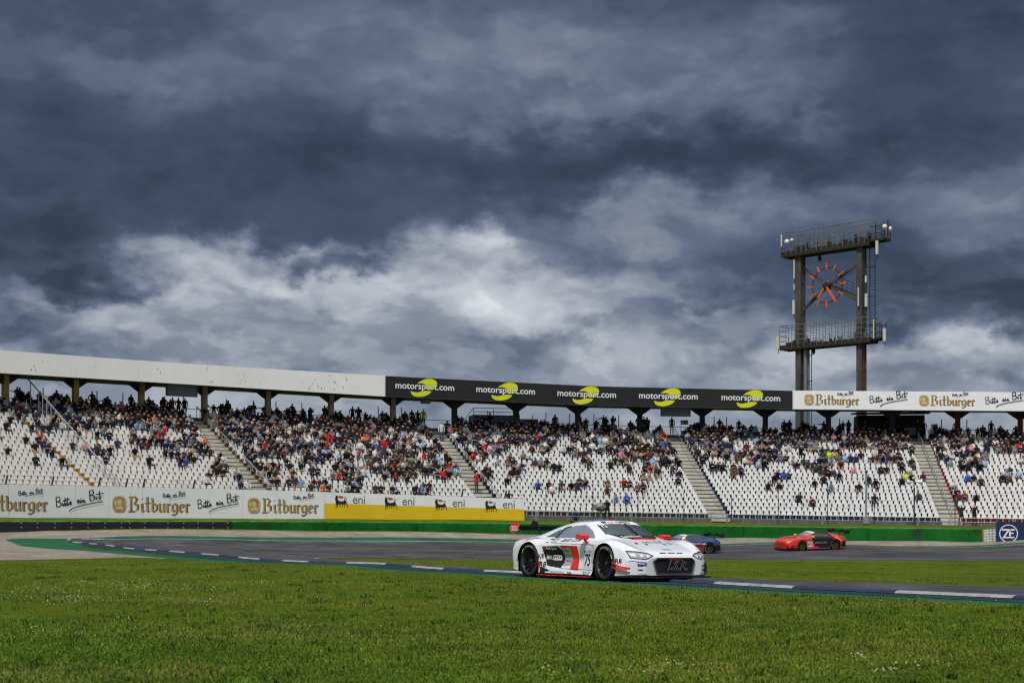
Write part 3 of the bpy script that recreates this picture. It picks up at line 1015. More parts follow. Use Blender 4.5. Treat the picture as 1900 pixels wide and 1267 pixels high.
def ellipse(cx, cz, rx, rz, n=28, e=2.0):
    return [(cx + rx * np.sign(cos(t)) * abs(cos(t)) ** (2 / e), cz + rz * np.sign(sin(t)) * abs(sin(t)) ** (2 / e)) for t in np.linspace(0, 2 * pi, n, endpoint=False)]


def poly_flat(pts, z):
    return [(x, y, z) for x, y in pts], [tuple(range(len(pts)))]


def brewery_logo(parent, px0, px1, Rr, zb, hgt, L0, tpx=None, off=.008):
    """oval emblem with a drinker's portrait + gothic word; spans photo columns px0..px1"""
    th0, th1 = theta_at(px0, Rr), theta_at(px1, Rr)
    wid = (th1 - th0) * Rr
    ew = wid * .178; eh = hgt * .56
    ec = hgt * .50
    # emblem: layered ovals
    for (pts, z, m_, nm) in ((ellipse(ew / 2 + .03, ec - .03, ew / 2, eh / 2, 28, 3), 0, M_goldd, 'emblem_shadow'),
                             (ellipse(ew / 2, ec, ew / 2, eh / 2, 28, 3), .006, M_cream, 'emblem'),
                             (ellipse(ew / 2, ec, ew * .43, eh * .45, 28, 3), .012, M_gold, 'emblem_field'),
                             (ellipse(ew * .52, ec + eh * .12, ew * .17, eh * .17, 20, 2.2), .018, M_cream, 'emblem_face'),
                             ([(ew * .2, ec - eh * .32), (ew * .3, ec - eh * .08), (ew * .45, ec - eh * .16), (ew * .55, ec - eh * .05), (ew * .75, ec - eh * .15), (ew * .82, ec - eh * .33)], .018, M_cream, 'emblem_bust'),
                             ([(ew * .14, ec - eh * .05), (ew * .3, ec - eh * .05), (ew * .32, ec + eh * .2), (ew * .12, ec + eh * .2)], .018, M_cream, 'emblem_mug')):
        V, F = poly_flat(pts, z)
        on_arc(V, F, px0, Rr, zb, nm, m_, parent, off, loc0=L0)
    st, w = blackletter('Bitburger')
    s = (wid * .80) / w
    x0 = wid * .205
    yb = hgt * .26
    sy = hgt * .52 / 1.85 / s
    for (dx, dy, z, m_, nm, nw) in ((.045, -.035, .0, M_goldd, 'lettering_shadow', .145), (0, 0, .012, M_gold, 'lettering', .125)):
        V, F = nib(st, (nw * .95, nw * .45))
        V = [(x0 + x * s + dx, yb + y * s * sy + dy, z_ + z) for x, y, z_ in V]
        on_arc(V, F, px0, Rr, zb, nm, m_, parent, off, loc0=L0)


def slogan(parent, px0, px1, Rr, zb, y0, L0, w=.10, off=.008, slope=1.0):
    wid = (theta_at(px1, Rr) - theta_at(px0, Rr)) * Rr
    V, F = pen(script_strokes(), w)
    s = wid / 4.8
    V = [(x * s, y0 + y * s * slope, z) for x, y, z in V]
    on_arc(V, F, px0, Rr, zb, 'slogan', M_black, parent, off, loc0=L0)


def board(name, label, cat, px0, px1, Rr, zbf, ztf, mats, thick=.08, n=60, split=None, posts=None, group=None):
    """curved board as a solid: panel between z functions"""
    t0, t1 = theta_at(px0, Rr), theta_at(px1, Rr)
    tc_ = (t0 + t1) / 2
    L0 = (C0[0] + Rr * sin(tc_), C0[1] + Rr * cos(tc_), zbf(tc_))
    root = tag(empty(name, L0), label, cat, group)
    m_ = MB(); th = np.linspace(t0, t1, n)
    for a, b in zip(th[:-1], th[1:]):
        V = []
        for t in (a, b):
            for rr in (Rr, Rr + thick):
                for z in (zbf(t), ztf(t)):
                    p = pol(t, rr, z); V.append((p[0] - L0[0], p[1] - L0[1], p[2] - L0[2]))
        F_ = [(0, 4, 5, 1), (2, 3, 7, 6), (1, 5, 7, 3), (0, 2, 6, 4)]
        if a == th[0]: F_.append((0, 1, 3, 2))
        if b == th[-1]: F_.append((4, 6, 7, 5))
        m_.add(V, F_)
    m_.build('panel', mats, root)
    return root, L0


# roof banners
RBn = RF - .10
zb_ = lambda t: fz(t)[0] + .02
zt_ = lambda t: fz(t)[1] - .02
ban, LB = board('roof_banner', 'long black banner with white and yellow website logos on the roof edge', 'banner', 715.5, 1470.5, RBn, zb_, zt_, M_bank)
def crescents():
    up = [(595, 185), (615, 165), (640, 150), (700, 122), (770, 110), (840, 118), (872, 138), (886, 165), (885, 190), (868, 222), (835, 252), (790, 262), (745, 250), (728, 222), (712, 198), (690, 181), (650, 178)]
    lo = [(498, 288), (505, 318), (525, 342), (560, 358), (620, 364), (690, 354), (745, 333), (785, 305), (800, 282), (760, 278), (700, 278), (650, 290), (600, 303), (550, 302)]
    return [[((x - 275) / 7.92, (235 - y) / 7.92) for x, y in smooth_line(p + [p[0]], 3)[:-1]] for p in (up, lo)]
for cx in (789, 939, 1089.5, 1241, 1394):
    p0 = cx - 55.5
    t0 = theta_at(p0, RBn); Wm = (theta_at(p0 + 109, RBn) - t0) * RBn
    u = Wm / 109
    zm = lambda t, zb_=zb_, zt_=zt_: (zb_(t) + zt_(t)) / 2
    for k, pl in enumerate(crescents()):
        V, F = poly_flat([(x * u, y * u * 1.02 + .01) for x, y in pl], .004 + k * .001)
        on_arc(V, F, p0, RBn, zm, 'swoosh', M_lime, ban, .02, loc0=LB)
    for (bold, z, m_, nm) in ((.045, .010, M_bank, 'lettering_outline'), (.016, .018, M_wht, 'lettering')):
        V, F = text_mesh('motorsport.com', 1.0, bold, space=1.0)
        W0 = 1.0
        Vt, _ = text_mesh('motorsport.com', 1.0, .016)
        sx = Wm / Vt[:, 0].max()
        V = np.column_stack([V[:, 0] * sx - (.03 * sx if bold > .02 else 0), V[:, 1] * sx * .98 - .14, np.full(len(V), z)])
        on_arc(V, F, p0, RBn, zm, nm, m_, ban, .02, loc0=LB)
ban2, LB2 = board('roof_banner', 'white brewery banner with gold gothic lettering on the roof edge below the clock tower', 'banner', 1472.5, 2085, RBn, zb_, zt_, M_banw)
for p0, p1 in ((1492, 1593), (1705, 1808)):
    brewery_logo(ban2, p0, p1, RBn, zb_, 1.78, LB2)
    slogan(ban2, p0 + 62, p0 + 92, RBn, zb_, 1.30, LB2, .16, slope=.7)
for p0, p1 in ((1614, 1685), (1829, 1900)):
    slogan(ban2, p0, p1, RBn, zb_, .62, LB2, .105, slope=.86)

# boards along the bank on the left
RH = 82.0
hb_x = [-200, 0, 480, 602, 973]; hb_y = [956.5, 958, 960.5, 960.8, 964.5]; ht_y = [894, 898.5, 908.5, 912.5, 925.5]
hth = np.array([theta_at(p, RH) for p in np.linspace(-190, 980, 80)])
hzb = np.array([z_at(p, np.interp(p, hb_x, hb_y) + 3, RH) for p in np.linspace(-190, 980, 80)])
hzt = np.array([z_at(p, np.interp(p, hb_x, ht_y), RH) for p in np.linspace(-190, 980, 80)])
hzbf = lambda t: float(np.interp(t, hth, hzb)); hztf = lambda t: float(np.interp(t, hth, hzt))
hb, LH = board('advertising_hoarding', 'white brewery hoarding with gold gothic lettering behind the black tyre wall', 'hoarding', -180, 601, RH, hzbf, hztf, M_banw, n=90)
for p0, p1 in ((-68, 87), (208, 351), (459, 589)):
    brewery_logo(hb, p0, p1, RH, hzbf, 2.0, LH)
    slogan(hb, p0 + (p1 - p0) * .66, p0 + (p1 - p0) * .955, RH, hzbf, 1.5, LH, .14, slope=.7)
for p0, p1 in ((104, 192), (367, 444)):
    slogan(hb, p0, p1, RH, hzbf, .78, LH, .10, slope=.88)
mm2 = MB()
for px in np.arange(-170, 600, 62):       # panel joints
    t = theta_at(px, RH)
    p = pol(t, RH - .004, 0); q = pol(t + .012 / RH, RH - .004, 0)
    mm2.add([(p[0] - LH[0], p[1] - LH[1], hzbf(t) - LH[2]), (q[0] - LH[0], q[1] - LH[1], hzbf(t) - LH[2]), (q[0] - LH[0], q[1] - LH[1], hztf(t) - LH[2]), (p[0] - LH[0], p[1] - LH[1], hztf(t) - LH[2])], [(0, 1, 2, 3)])
mm2.build('panel_joint', mat('panel_joint_grey', srgb(168, 170, 174), .7), hb)
# oil company hoarding: white above, yellow below
hy_x = [602, 973]; hy_y = [933, 944]
eb, LE = board('advertising_hoarding', 'white and yellow oil company hoarding with four black six-legged dogs', 'hoarding', 602, 973, RH, hzbf, hztf, M_banw, n=50)
M_ylw = mat('yellow_print', srgb(226, 190, 14), .55, var=.05, scale=.6)
tt = np.linspace(theta_at(602, RH), theta_at(973, RH), 40)
yz = lambda t: float(np.interp(t, [tt[0], tt[-1]], [z_at(602, 933, RH), z_at(973, 944.5, RH)]))
V, F = [], []
for t in tt:
    for z in (hzbf(t), yz(t)):
        p = pol(t, RH - .006, z); V.append((p[0] - LE[0], p[1] - LE[1], p[2] - LE[2]))
for k in range(len(tt) - 1): F.append((2 * k, 2 * k + 2, 2 * k + 3, 2 * k + 1))
npmesh('yellow_panel', V, F, M_ylw, eb)
dog_body = [(258, 340), (262, 315), (275, 318), (283, 330), (296, 318), (300, 335), (290, 352), (300, 385), (330, 400), (370, 398), (395, 385), (412, 380), (425, 395), (430, 418), (445, 450), (450, 490), (442, 492), (438, 460), (418, 432), (400, 440), (404, 462), (390, 488), (384, 484), (394, 460), (384, 440), (366, 442), (372, 462), (354, 486), (348, 482), (360, 460), (350, 440), (332, 442), (330, 462), (316, 488), (310, 484), (320, 462), (312, 440), (300, 442), (298, 462), (284, 490), (278, 486), (286, 462), (280, 442), (270, 470), (268, 505), (260, 506), (262, 470), (262, 430), (254, 385), (250, 355)]
dog_head = [(300, 328), (330, 320), (365, 328), (388, 340), (362, 352), (330, 356), (308, 348)]
tail = [(395, 385), (402, 362), (398, 345), (410, 342), (424, 352), (426, 372), (415, 378)]
M_org = mat('red_flame_print', srgb(190, 58, 30), .6)
M_gry = mat('grey_lettering', srgb(92, 100, 108), .6)
for px in (621.5, 713.5, 807, 900):
    u = .041 * (1 if px < 800 else .96)
    f = lambda p: [((x - 250) / 7.92 * u * 1.0, (430 - y) / 7.92 * u) for x, y in p]
    zc = lambda t: yz(t) + .02
    V, F = poly_flat(f(dog_body), .0); on_arc(V, F, px, RH, zc, 'dog_emblem', M_black, eb, .014, loc0=LE)
    V, F = poly_flat(f(dog_head), .0); on_arc(V, F, px, RH, zc, 'dog_flame', M_org, eb, .018, loc0=LE)
    V, F = pen([smooth_line(f(tail)[:-1], 3)], .03); on_arc(V, F, px, RH, zc, 'dog_tail', M_black, eb, .014, loc0=LE)
    V, F = text_mesh('eni', 1.0, .0, space=.95)
    V = V * np.array([.98 / V[:, 0].max(), .92]) + np.array([0, .03])
    on_arc(V, F, px + 33, RH, zc, 'lettering', M_gry, eb, .014, loc0=LE)

# leaning fence posts above the boards, and the tall debris fence on the right
def fence_post(root, L0, px, Rr, zlo, zhi, lean=0.0, r_=.05, thick_top=False):
    t = theta_at(px, Rr); a = pol(t, Rr, zlo); b = pol(t + lean / Rr, Rr - abs(lean) * .5, zhi)
    m_ = MB(); m_.tube([a[k] - L0[k] for k in range(3)], [b[k] - L0[k] for k in range(3)], r_, n=7)
    m_.build('post', M_steeld, root)


RFn = 82.35
t = theta_at(480, RFn); LF = pol(t, RFn, H1(*pol(t, RFn)[:2]))
fen = tag(empty('debris_fence', LF), 'wire debris fence on leaning dark posts above the brewery hoarding', 'fence')
zl = lambda t: hztf(t)
fp = [2, 88, 175, 226, 258, 351, 437, 520, 604, 689, 770, 850, 930]
for px in fp:
    t = theta_at(px, RFn); fence_post(fen, LF, px, RFn, zl(t) - 1.2, zl(t) + .62, .36, .06)
m_ = MB()
for hh in (.05, .3, .58):
    ths = np.linspace(theta_at(-100, RFn), theta_at(970, RFn), 60)
    for a, b in zip(ths[:-1], ths[1:]):
        k = hh / .62 * .36
        A = pol(a + k / RFn, RFn - k * .5, zl(a) + hh); B = pol(b + k / RFn, RFn - k * .5, zl(b) + hh)
        m_.tube([A[q] - LF[q] for q in range(3)], [B[q] - LF[q] for q in range(3)], .008, n=4, cap=False)
    m_.build('wire', M_steeld, fen); m_ = MB()
RG = 81.2
t = theta_at(1400, RG); LG = pol(t, RG, H1(*pol(t, RG)[:2]))
fen2 = tag(empty('debris_fence', LG), 'tall wire debris fence on slim dark posts in front of the white seats', 'fence')
for px, ytop in ((1013, 909), (1100.5, 905), (1184, 912), (1269, 912), (1357, 917), (1444, 915), (1535.5, 908), (1622, 915), (1697, 905), (1772, 915), (1850, 915), (1936, 915)):
    t = theta_at(px, RG); p = pol(t, RG)
    fence_post(fen2, LG, px, RG, H1(p[0], p[1]) - .1, z_at(px, ytop, RG), 0, .032)
m_ = MB()
ths = np.linspace(theta_at(985, RG), theta_at(2000, RG), 60)
for hh in (1.3, 1.9, 2.5):
    for a, b in zip(ths[:-1], ths[1:]):
        A = pol(a, RG, 1.2 + hh + tilt(C0[0] + RG * sin(a)) * .5); B = pol(b, RG, 1.2 + hh + tilt(C0[0] + RG * sin(b)) * .5)
        m_.tube([A[q] - LG[q] for q in range(3)], [B[q] - LG[q] for q in range(3)], .006, n=4, cap=False)
    m_.build('wire', M_steeld, fen2); m_ = MB()
# pedestrian railing right of the hoardings
RP = 81.6
t = theta_at(1400, RP); LP = pol(t, RP, H1(*pol(t, RP)[:2]))
rail = tag(empty('railing', LP), 'low grey steel railing along the foot of the white seats', 'railing')
def rz(px):
    return np.interp(px, [975, 1300, 1640, 1900], [948, 953, 958.5, 962])
def rb(px):
    return np.interp(px, [975, 1300, 1640, 1900], [966, 970, 975.5, 978])
rpx = list(np.arange(995, 1960, 29.5))
for k, px in enumerate(rpx):
    t = theta_at(px, RP); A = pol(t, RP, z_at(px, rb(px) + 4, RP)); B = pol(t, RP, z_at(px, rz(px), RP))
    m_ = MB(); m_.tube([A[q] - LP[q] for q in range(3)], [B[q] - LP[q] for q in range(3)], .035 if k % 6 else .09, n=6)
    m_.build('post', M_steel, rail)
m_ = MB()
ths = [theta_at(p, RP) for p in np.linspace(977, 1990, 60)]
pp = np.linspace(977, 1990, 60)
for fr in (0.0, .55):
    for k in range(59):
        za = z_at(pp[k], rz(pp[k]) + fr * 14, RP); zb2 = z_at(pp[k + 1], rz(pp[k + 1]) + fr * 14, RP)
        A = pol(ths[k], RP, za); B = pol(ths[k + 1], RP, zb2)
        m_.tube([A[q] - LP[q] for q in range(3)], [B[q] - LP[q] for q in range(3)], .03 if fr == 0 else .02, n=5, cap=False)
m_.build('rail', M_steel, rail)

# barriers: black tyre wall on the left, green wall, right end
def barrier(name, label, cat, px0, px1, mats, ytop, ybot, Rr=RB, thick=.9, n=40, wob=.015, joint=None, studs=None):
    t0, t1 = theta_at(px0, Rr), theta_at(px1, Rr); tc_ = (t0 + t1) / 2
    L0 = pol(tc_, Rr, H1(*pol(tc_, Rr)[:2]))
    root = tag(empty(name, L0), label, cat)
    V, F_ = [], []
    ps = np.linspace(px0, px1, n)
    prof_n = 7
    for p in ps:
        t = theta_at(p, Rr)
        zt2 = z_at(p, np.interp(p, *ytop), Rr) + rnd.uniform(-wob, wob)
        g = pol(t, Rr); zb2 = min(H1(g[0], g[1]), z_at(p, np.interp(p, *ybot), Rr)) - .25
        w = rnd.uniform(-.02, .02)
        for (dr, z) in ((w, zb2), (w * .5, zb2 + .5 * (zt2 - zb2)), (-.01, zt2 - .07), (.05, zt2), (thick * .6, zt2 + .02), (thick, zt2 - .02), (thick, zb2)):
            q = pol(t, Rr + dr, z); V.append((q[0] - L0[0], q[1] - L0[1], q[2] - L0[2]))
    for k in range(n - 1):
        for j in range(prof_n - 1):
            a = k * prof_n + j; F_.append((a, a + prof_n, a + prof_n + 1, a + 1))
    F_.append(tuple(range(prof_n))[::-1]); F_.append(tuple((n - 1) * prof_n + j for j in range(prof_n)))
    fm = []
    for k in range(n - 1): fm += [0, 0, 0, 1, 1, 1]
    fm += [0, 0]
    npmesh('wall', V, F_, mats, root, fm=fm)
    if joint:
        for jp in joint:
            t = theta_at(jp, Rr - .02); m_ = MB()
            a = pol(t, Rr - .03, z_at(jp, np.interp(jp, *ybot), Rr)); b = pol(t, Rr - .03, z_at(jp, np.interp(jp, *ytop), Rr) - .02)
            m_.beam([a[q] - L0[q] for q in range(3)], [b[q] - L0[q] for q in range(3)], .04, .02)
            m_.build('joint', M_black, root)
    if studs:
        for jp in studs:
            for fy in (.1, .46):
                t = theta_at(jp, Rr); y = np.interp(jp, *ytop) + fy * (np.interp(jp, *ybot) - np.interp(jp, *ytop)) + 1
                a = pol(t, Rr + .05, z_at(jp, y, Rr)); b = pol(t, Rr - .06, z_at(jp, y, Rr)); m_ = MB()
                m_.tube([a[q] - L0[q] for q in range(3)], [b[q] - L0[q] for q in range(3)], .045, n=8)
                m_.build('bolt_head', M_steel, root)
    return root


M_bg = ground_material('green_barrier_paint', [(.3, (.008, .070, .012)), (.5, (.010, .115, .018)), (.7, (.020, .165, .030))], .5, 3, rough=.65, bump=.3, bs=8, speck=(.45, .64, (.02, .06, .03)))
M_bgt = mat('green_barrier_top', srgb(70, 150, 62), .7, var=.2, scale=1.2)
M_rub = mat('black_rubber_belt', srgb(24, 26, 30), .55, var=.25, scale=1.0, stretch=(1, 1, .3))
YT = ([-160, 0, 430, 600, 1100, 1500, 1826], [965.5, 967, 967, 967.5, 972, 977.5, 981])
YB = ([-160, 0, 430, 600, 1100, 1500, 1826], [987.5, 989, 990, 991, 996, 1002.5, 1005])
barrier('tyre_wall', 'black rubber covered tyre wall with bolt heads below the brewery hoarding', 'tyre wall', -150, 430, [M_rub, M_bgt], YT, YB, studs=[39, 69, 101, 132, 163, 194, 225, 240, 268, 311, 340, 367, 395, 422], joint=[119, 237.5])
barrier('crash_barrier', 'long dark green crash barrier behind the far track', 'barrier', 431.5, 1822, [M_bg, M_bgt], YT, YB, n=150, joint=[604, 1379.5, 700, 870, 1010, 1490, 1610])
# end of the barrier: stacked white pipes, then the blue sign
t = theta_at(1835, RB); LT = pol(t, RB, H1(*pol(t, RB)[:2]))
ts = tag(empty('tyre_stack', LT), 'upright white banded tyre stacks between the green barrier and the blue sign', 'tyre stack')
for px in (1827.5, 1833, 1839, 1845):
    t = theta_at(px, RB + .3); a = pol(t, RB + .3, H1(*pol(t, RB)[:2]) - .1); m_ = MB()
    prof = [(.0, 0)] + [(r_, z) for z0 in np.arange(0, 1.0, .2) for r_, z in ((.11, z0), (.13, z0 + .05), (.13, z0 + .15), (.11, z0 + .2))] + [(0, 1.0)]
    m_.lathe(prof, 12, 'z', [a[q] - LT[q] for q in range(3)])
    m_.build('tyre_column', mat('dirty_white_tyre', srgb(176, 180, 178), .8, var=.3, scale=5), ts, smooth=True)
# blue sign
M_zf = mat('blue_sign_panel', srgb(6, 34, 82), .6, var=.15, scale=.5)
RZ = 71.5
zfb = lambda t: z_at(1880, 1011, RZ); zft = lambda t: z_at(1880, 968, RZ)
zs, LZ = board('advertising_hoarding', 'dark blue hoarding with a white round monogram at the end of the green barrier', 'hoarding', 1848.5, 2060, RZ, zfb, zft, M_zf, n=20)
ring = []; F = []
for k in range(48):
    t = 2 * pi * k / 48
    for r_ in (.60, .67): ring.append((.88 + cos(t) * r_, .86 + sin(t) * r_, 0))
for k in range(48): F.append((2 * k, 2 * k + 1, (2 * k + 3) % 96, (2 * k + 2) % 96))
on_arc(ring, F, 1848.5, RZ, zfb, 'ring', M_wht, zs, .01, loc0=LZ)
zp = [[(.40, 1.20), (1.02, 1.20), (.62, .62), (1.30, .62), (1.26, .52), (.42, .52), (.80, 1.08), (.40, 1.08)], [(.92, .66), (1.04, .66), (1.04, .84), (1.24, .84), (1.24, .93), (1.04, .93), (1.04, 1.08), (1.34, 1.08), (1.30, 1.2), (1.08, 1.2), (.92, .96)]]
for pl in zp:
    V, F = poly_flat(pl, .002); on_arc(V, F, 1848.5, RZ, zfb, 'lettering', M_wht, zs, .01, loc0=LZ)


# ------------------------------------------------------------------ racing cars (body lofted from section tables)
def pchip(xs_, ys_, x):
    xs_, ys_ = np.asarray(xs_, float), np.asarray(ys_, float); h = np.diff(xs_); d = np.diff(ys_) / h
    m_ = np.zeros(len(xs_)); m_[0], m_[-1] = d[0], d[-1]
    for i in range(1, len(xs_) - 1):
        if d[i - 1] * d[i] > 0:
            w1, w2 = 2 * h[i] + h[i - 1], h[i] + 2 * h[i - 1]
            m_[i] = (w1 + w2) / (w1 / d[i - 1] + w2 / d[i])
    k = np.clip(np.searchsorted(xs_, x) - 1, 0, len(h) - 1); t = (x - xs_[k]) / h[k]
    return (ys_[k] * (1 + 2 * t) * (1 - t) ** 2 + h[k] * m_[k] * t * (1 - t) ** 2 + ys_[k + 1] * t * t * (3 - 2 * t) + h[k] * m_[k + 1] * t * t * (t - 1))


def catmull(P, sub):
    """P: m x n x 2 control rows -> dense rows along axis 1"""
    out = []
    n = P.shape[1]
    for j in range(n - 1):
        a = P[:, max(j - 1, 0)]; b = P[:, j]; c = P[:, j + 1]; d = P[:, min(j + 2, n - 1)]
        for k in range(sub[j]):
            t = k / sub[j]; T = .62
            m1 = (c - a) * .5 * T; m2 = (d - b) * .5 * T
            out.append(b * (1 + 2 * t) * (1 - t) ** 2 + m1 * t * (1 - t) ** 2 + c * t * t * (3 - 2 * t) + m2 * t * t * (t - 1))
    out.append(P[:, -1])
    return np.stack(out, 1)


def inpoly(px, pz, poly):
    c = np.zeros(px.shape, bool); n = len(poly)
    for i in range(n):
        x1, y1 = poly[i]; x2, y2 = poly[i - 1]
        cond = ((y1 > pz) != (y2 > pz)) & (px < (x2 - x1) * (pz - y1) / ((y2 - y1) or 1e-9) + x1)
        c ^= cond
    return c


class CarBody:
    def __init__(s, xs_, T, ax_f, ax_r, rw=.335, arch=.385, nx=620, zw=.335, sub=2):
        """T: dict of rows: z0, (w,z) pairs p1..p7"""
        s.ax = (ax_f, ax_r); s.zw = zw
        x = np.linspace(xs_[0], xs_[-1], nx)
        rows = [np.stack([np.zeros(nx), pchip(xs_, T['p1'][1], x)], 1)]
        for k in ('p1', 'p2', 'p3', 'p4', 'p5', 'p6', 'p7'):
            rows.append(np.stack([pchip(xs_, T[k][0], x), pchip(xs_, T[k][1], x)], 1))
        z0 = pchip(xs_, T['z0'], x); z7 = rows[-1][:, 1]; w7 = rows[-1][:, 0]
        rows.append(np.stack([w7 * .55, z7 + (z0 - z7) * .78], 1))
        rows.append(np.stack([np.zeros(nx), z0], 1))
        P = np.stack(rows, 1)
        S = catmull(P, [3, 4] + [k_ * sub for k_ in (12, 12, 8, 10, 14, 10, 8)])
        half = S.shape[1]
        S = np.concatenate([S, (S * np.array([-1, 1]))[:, ::-1][:, 1:-1]], 1)     # left side first, then mirrored
        nc = S.shape[1]
        X = np.repeat(x[:, None], nc, 1)
        V = np.stack([X, S[..., 0], S[..., 1]], -1)
        # wheel arches: pull nearby vertices on to the arch circle
        F = []
        ii = np.arange(nx * nc).reshape(nx, nc)
        F = np.stack([ii[:-1].ravel(), ii[1:].ravel(), np.roll(ii, -1, 1)[1:].ravel(), np.roll(ii, -1, 1)[:-1].ravel()], 1)
        V = V.reshape(-1, 3)
        keep = np.ones(len(F), bool)
        for a in (ax_f, ax_r):
            d = np.hypot(V[:, 0] - a, V[:, 2] - zw)
            side = np.abs(V[:, 1]) > .55
            low = V[:, 2] < zw
            # below the axle the opening has vertical edges
            d2 = np.where(low, np.abs(V[:, 0] - a), d)
            inside = (d2 < arch) & side
            keep &= ~inside[F].any(1)
            # flare
            fl = side & ~low & (d >= arch - .001) & (d < arch + .10) & (np.abs(V[:, 1]) > .8)
            V[fl, 1] += np.sign(V[fl, 1]) * .018 * (1 - (d[fl] - arch) / .10)
            rim_ = np.zeros(len(V), bool)
            bad = inside[F].any(1) & ~inside[F].all(1)
            rim_[np.unique(F[bad])] = True
            rim_ &= side & ~inside & (d2 < arch + .06)
            dx, dz = V[rim_, 0] - a, V[rim_, 2] - zw
            dd = np.hypot(dx, dz); lo = V[rim_, 2] < zw
            V[rim_, 0] = np.where(lo, a + np.sign(dx) * arch, a + dx / dd * arch)
            V[rim_, 2] = np.where(lo, V[rim_, 2], zw + dz / dd * arch)
        s.V, s.F, s.arch = V, F[keep], arch
        s.C = V[s.F].mean(1)
        e1 = V[s.F[:, 1]] - V[s.F[:, 0]]; e2 = V[s.F[:, 3]] - V[s.F[:, 0]]
        N_ = np.cross(e1, e2); s.N = N_ / np.maximum(np.linalg.norm(N_, axis=1)[:, None], 1e-9)
        s.N *= np.sign((s.N * (s.C - np.array([0, 0, .45]) * [1, 1, 1] - np.stack([s.C[:, 0], s.C[:, 0] * 0, s.C[:, 0] * 0], 1))).sum(1))[:, None]
        s.bvh = BVHTree.FromPolygons([tuple(v) for v in V], [tuple(int(q) for q in f) for f in s.F])
        s.taken = np.zeros(len(s.F), bool)
        s.end0, s.end1 = ii[0], ii[-1]

    def sel(s, side=None, top=None, front=None, ylim=(0, 9), xlim=(-9, 9), zlim=(-9, 9), sgn=None, nz=None):
        c = s.C; ay = np.abs(c[:, 1])
        q = (ay >= ylim[0]) & (ay <= ylim[1]) & (c[:, 0] >= xlim[0]) & (c[:, 0] <= xlim[1]) & (c[:, 2] >= zlim[0]) & (c[:, 2] <= zlim[1])
        if side is not None: q &= inpoly(c[:, 0], c[:, 2], side)
        if top is not None: q &= inpoly(c[:, 0], ay, top)
        if front is not None: q &= inpoly(ay, c[:, 2], front)
        if sgn: q &= np.sign(c[:, 1]) == sgn
        if nz is not None: q &= s.N[:, 2] > nz
        return q

    def part(s, name, q, mats, parent, fm=None, push=0.0):
        q = q & ~s.taken; s.taken |= q
        Fq = s.F[q]
        if len(Fq) == 0: return None
        u, inv = np.unique(Fq, return_inverse=True)
        V = s.V[u].copy()
        if push:
            c = V.copy(); c[:, 0] = 0; c[:, 2] -= .5; V -= c / np.linalg.norm(c, axis=1)[:, None] * push
        return npmesh(name, V, inv.reshape(Fq.shape), mats, parent, fm=None if fm is None else fm[q], smooth=True)

    def decal(s, V2, F, o_, u, v, d, name, m_, parent, off=.006):
        """project flat art (2D verts) from plane o_ + u*x + v*y along d on to the body"""
        o_, u, v, d = Vector(o_), Vector(u), Vector(v), Vector(d)
        out = []
        for k, p in enumerate(V2):
            q = o_ + u * p[0] + v * p[1]
            zz = p[2] if len(p) > 2 else 0
            hit = s.bvh.ray_cast(q, d, 3.0)
            if hit[0] is None:
                hit = s.bvh.find_nearest(q); out.append(hit[0] - d * (off + zz)); continue
            n = hit[1]
            if n.dot(d) > 0: n = -n
            out.append(hit[0] + n * (off + zz))
        return npmesh(name, out, F, m_, parent)


def refine(pts, step=.05):
    """densify a polygon outline"""
    out = []
    for a, b in zip(pts, pts[1:] + pts[:1]):
        n = max(1, int(math.hypot(b[0] - a[0], b[1] - a[1]) / step))
        for k in range(n): out.append((a[0] + (b[0] - a[0]) * k / n, a[1] + (b[1] - a[1]) * k / n))
    return out


def patch(pts, nx=8, ny=3):
    """bilinear grid over a quad given as 4 corners"""
    a, b, c, d = [np.array(p, float) for p in pts]; V = []; F = []
    for j in range(ny + 1):
        for i in range(nx + 1):
            s_, t = i / nx, j / ny
            V.append(tuple((a * (1 - s_) + b * s_) * (1 - t) + (d * (1 - s_) + c * s_) * t))
    for j in range(ny):
        for i in range(nx):
            k = j * (nx + 1) + i; F.append((k, k + 1, k + nx + 2, k + nx + 1))
    return V, F


M_tyre = mat('racing_tyre', (.012, .012, .013), .75, var=.2, scale=8)
M_rim = mat('dark_forged_rim', (.018, .018, .02), .35, .6, var=.1)
M_rimy = mat('yellow_green_rim', srgb(70, 78, 18), .5, .1, var=.1)
M_lip = mat('machined_metal', srgb(150, 150, 155), .3, .9, var=.1)
M_carbon = mat('carbon_black', (.010, .010, .011), .5, var=.25, scale=30, spec=.3)
M_well = mat('wheel_well_black', (.006, .006, .007), .9, var=.1)
M_glassd = mat('windscreen_glass', (.030, .040, .048), .04, var=.35, scale=2.2, spec=.8, col2=(.05, .085, .075))
M_glasss = mat('side_window_polycarbonate', srgb(118, 126, 142), .12, var=.15, scale=2.0, spec=.6)
M_car_w = mat('white_car_paint', srgb(226, 229, 233), .32, var=.015, coat=.8, scale=1)
M_car_r = mat('red_car_vinyl', srgb(222, 34, 26), .35, var=.03, coat=.5)
M_car_g = mat('grey_roof_wrap', srgb(92, 98, 112), .6, var=.06, spec=.3)
M_sil = mat('grey_print_and_recess_shade', srgb(168, 172, 178), .4, .15, var=.05, coat=.4)
M_head = mat('headlight_reflector', srgb(200, 206, 214), .12, .7, var=.25, scale=14)
M_headg = mat('headlight_cover', srgb(176, 182, 190), .12, .2, var=.2, scale=10, coat=.9)
M_bluev = mat('blue_vinyl', srgb(24, 52, 150), .4, var=.05)
M_orgv = mat('orange_print', srgb(236, 130, 40), .5, var=.03)
M_tyrewh = mat('tyre_wall_print', srgb(150, 150, 120), .7, var=.2)


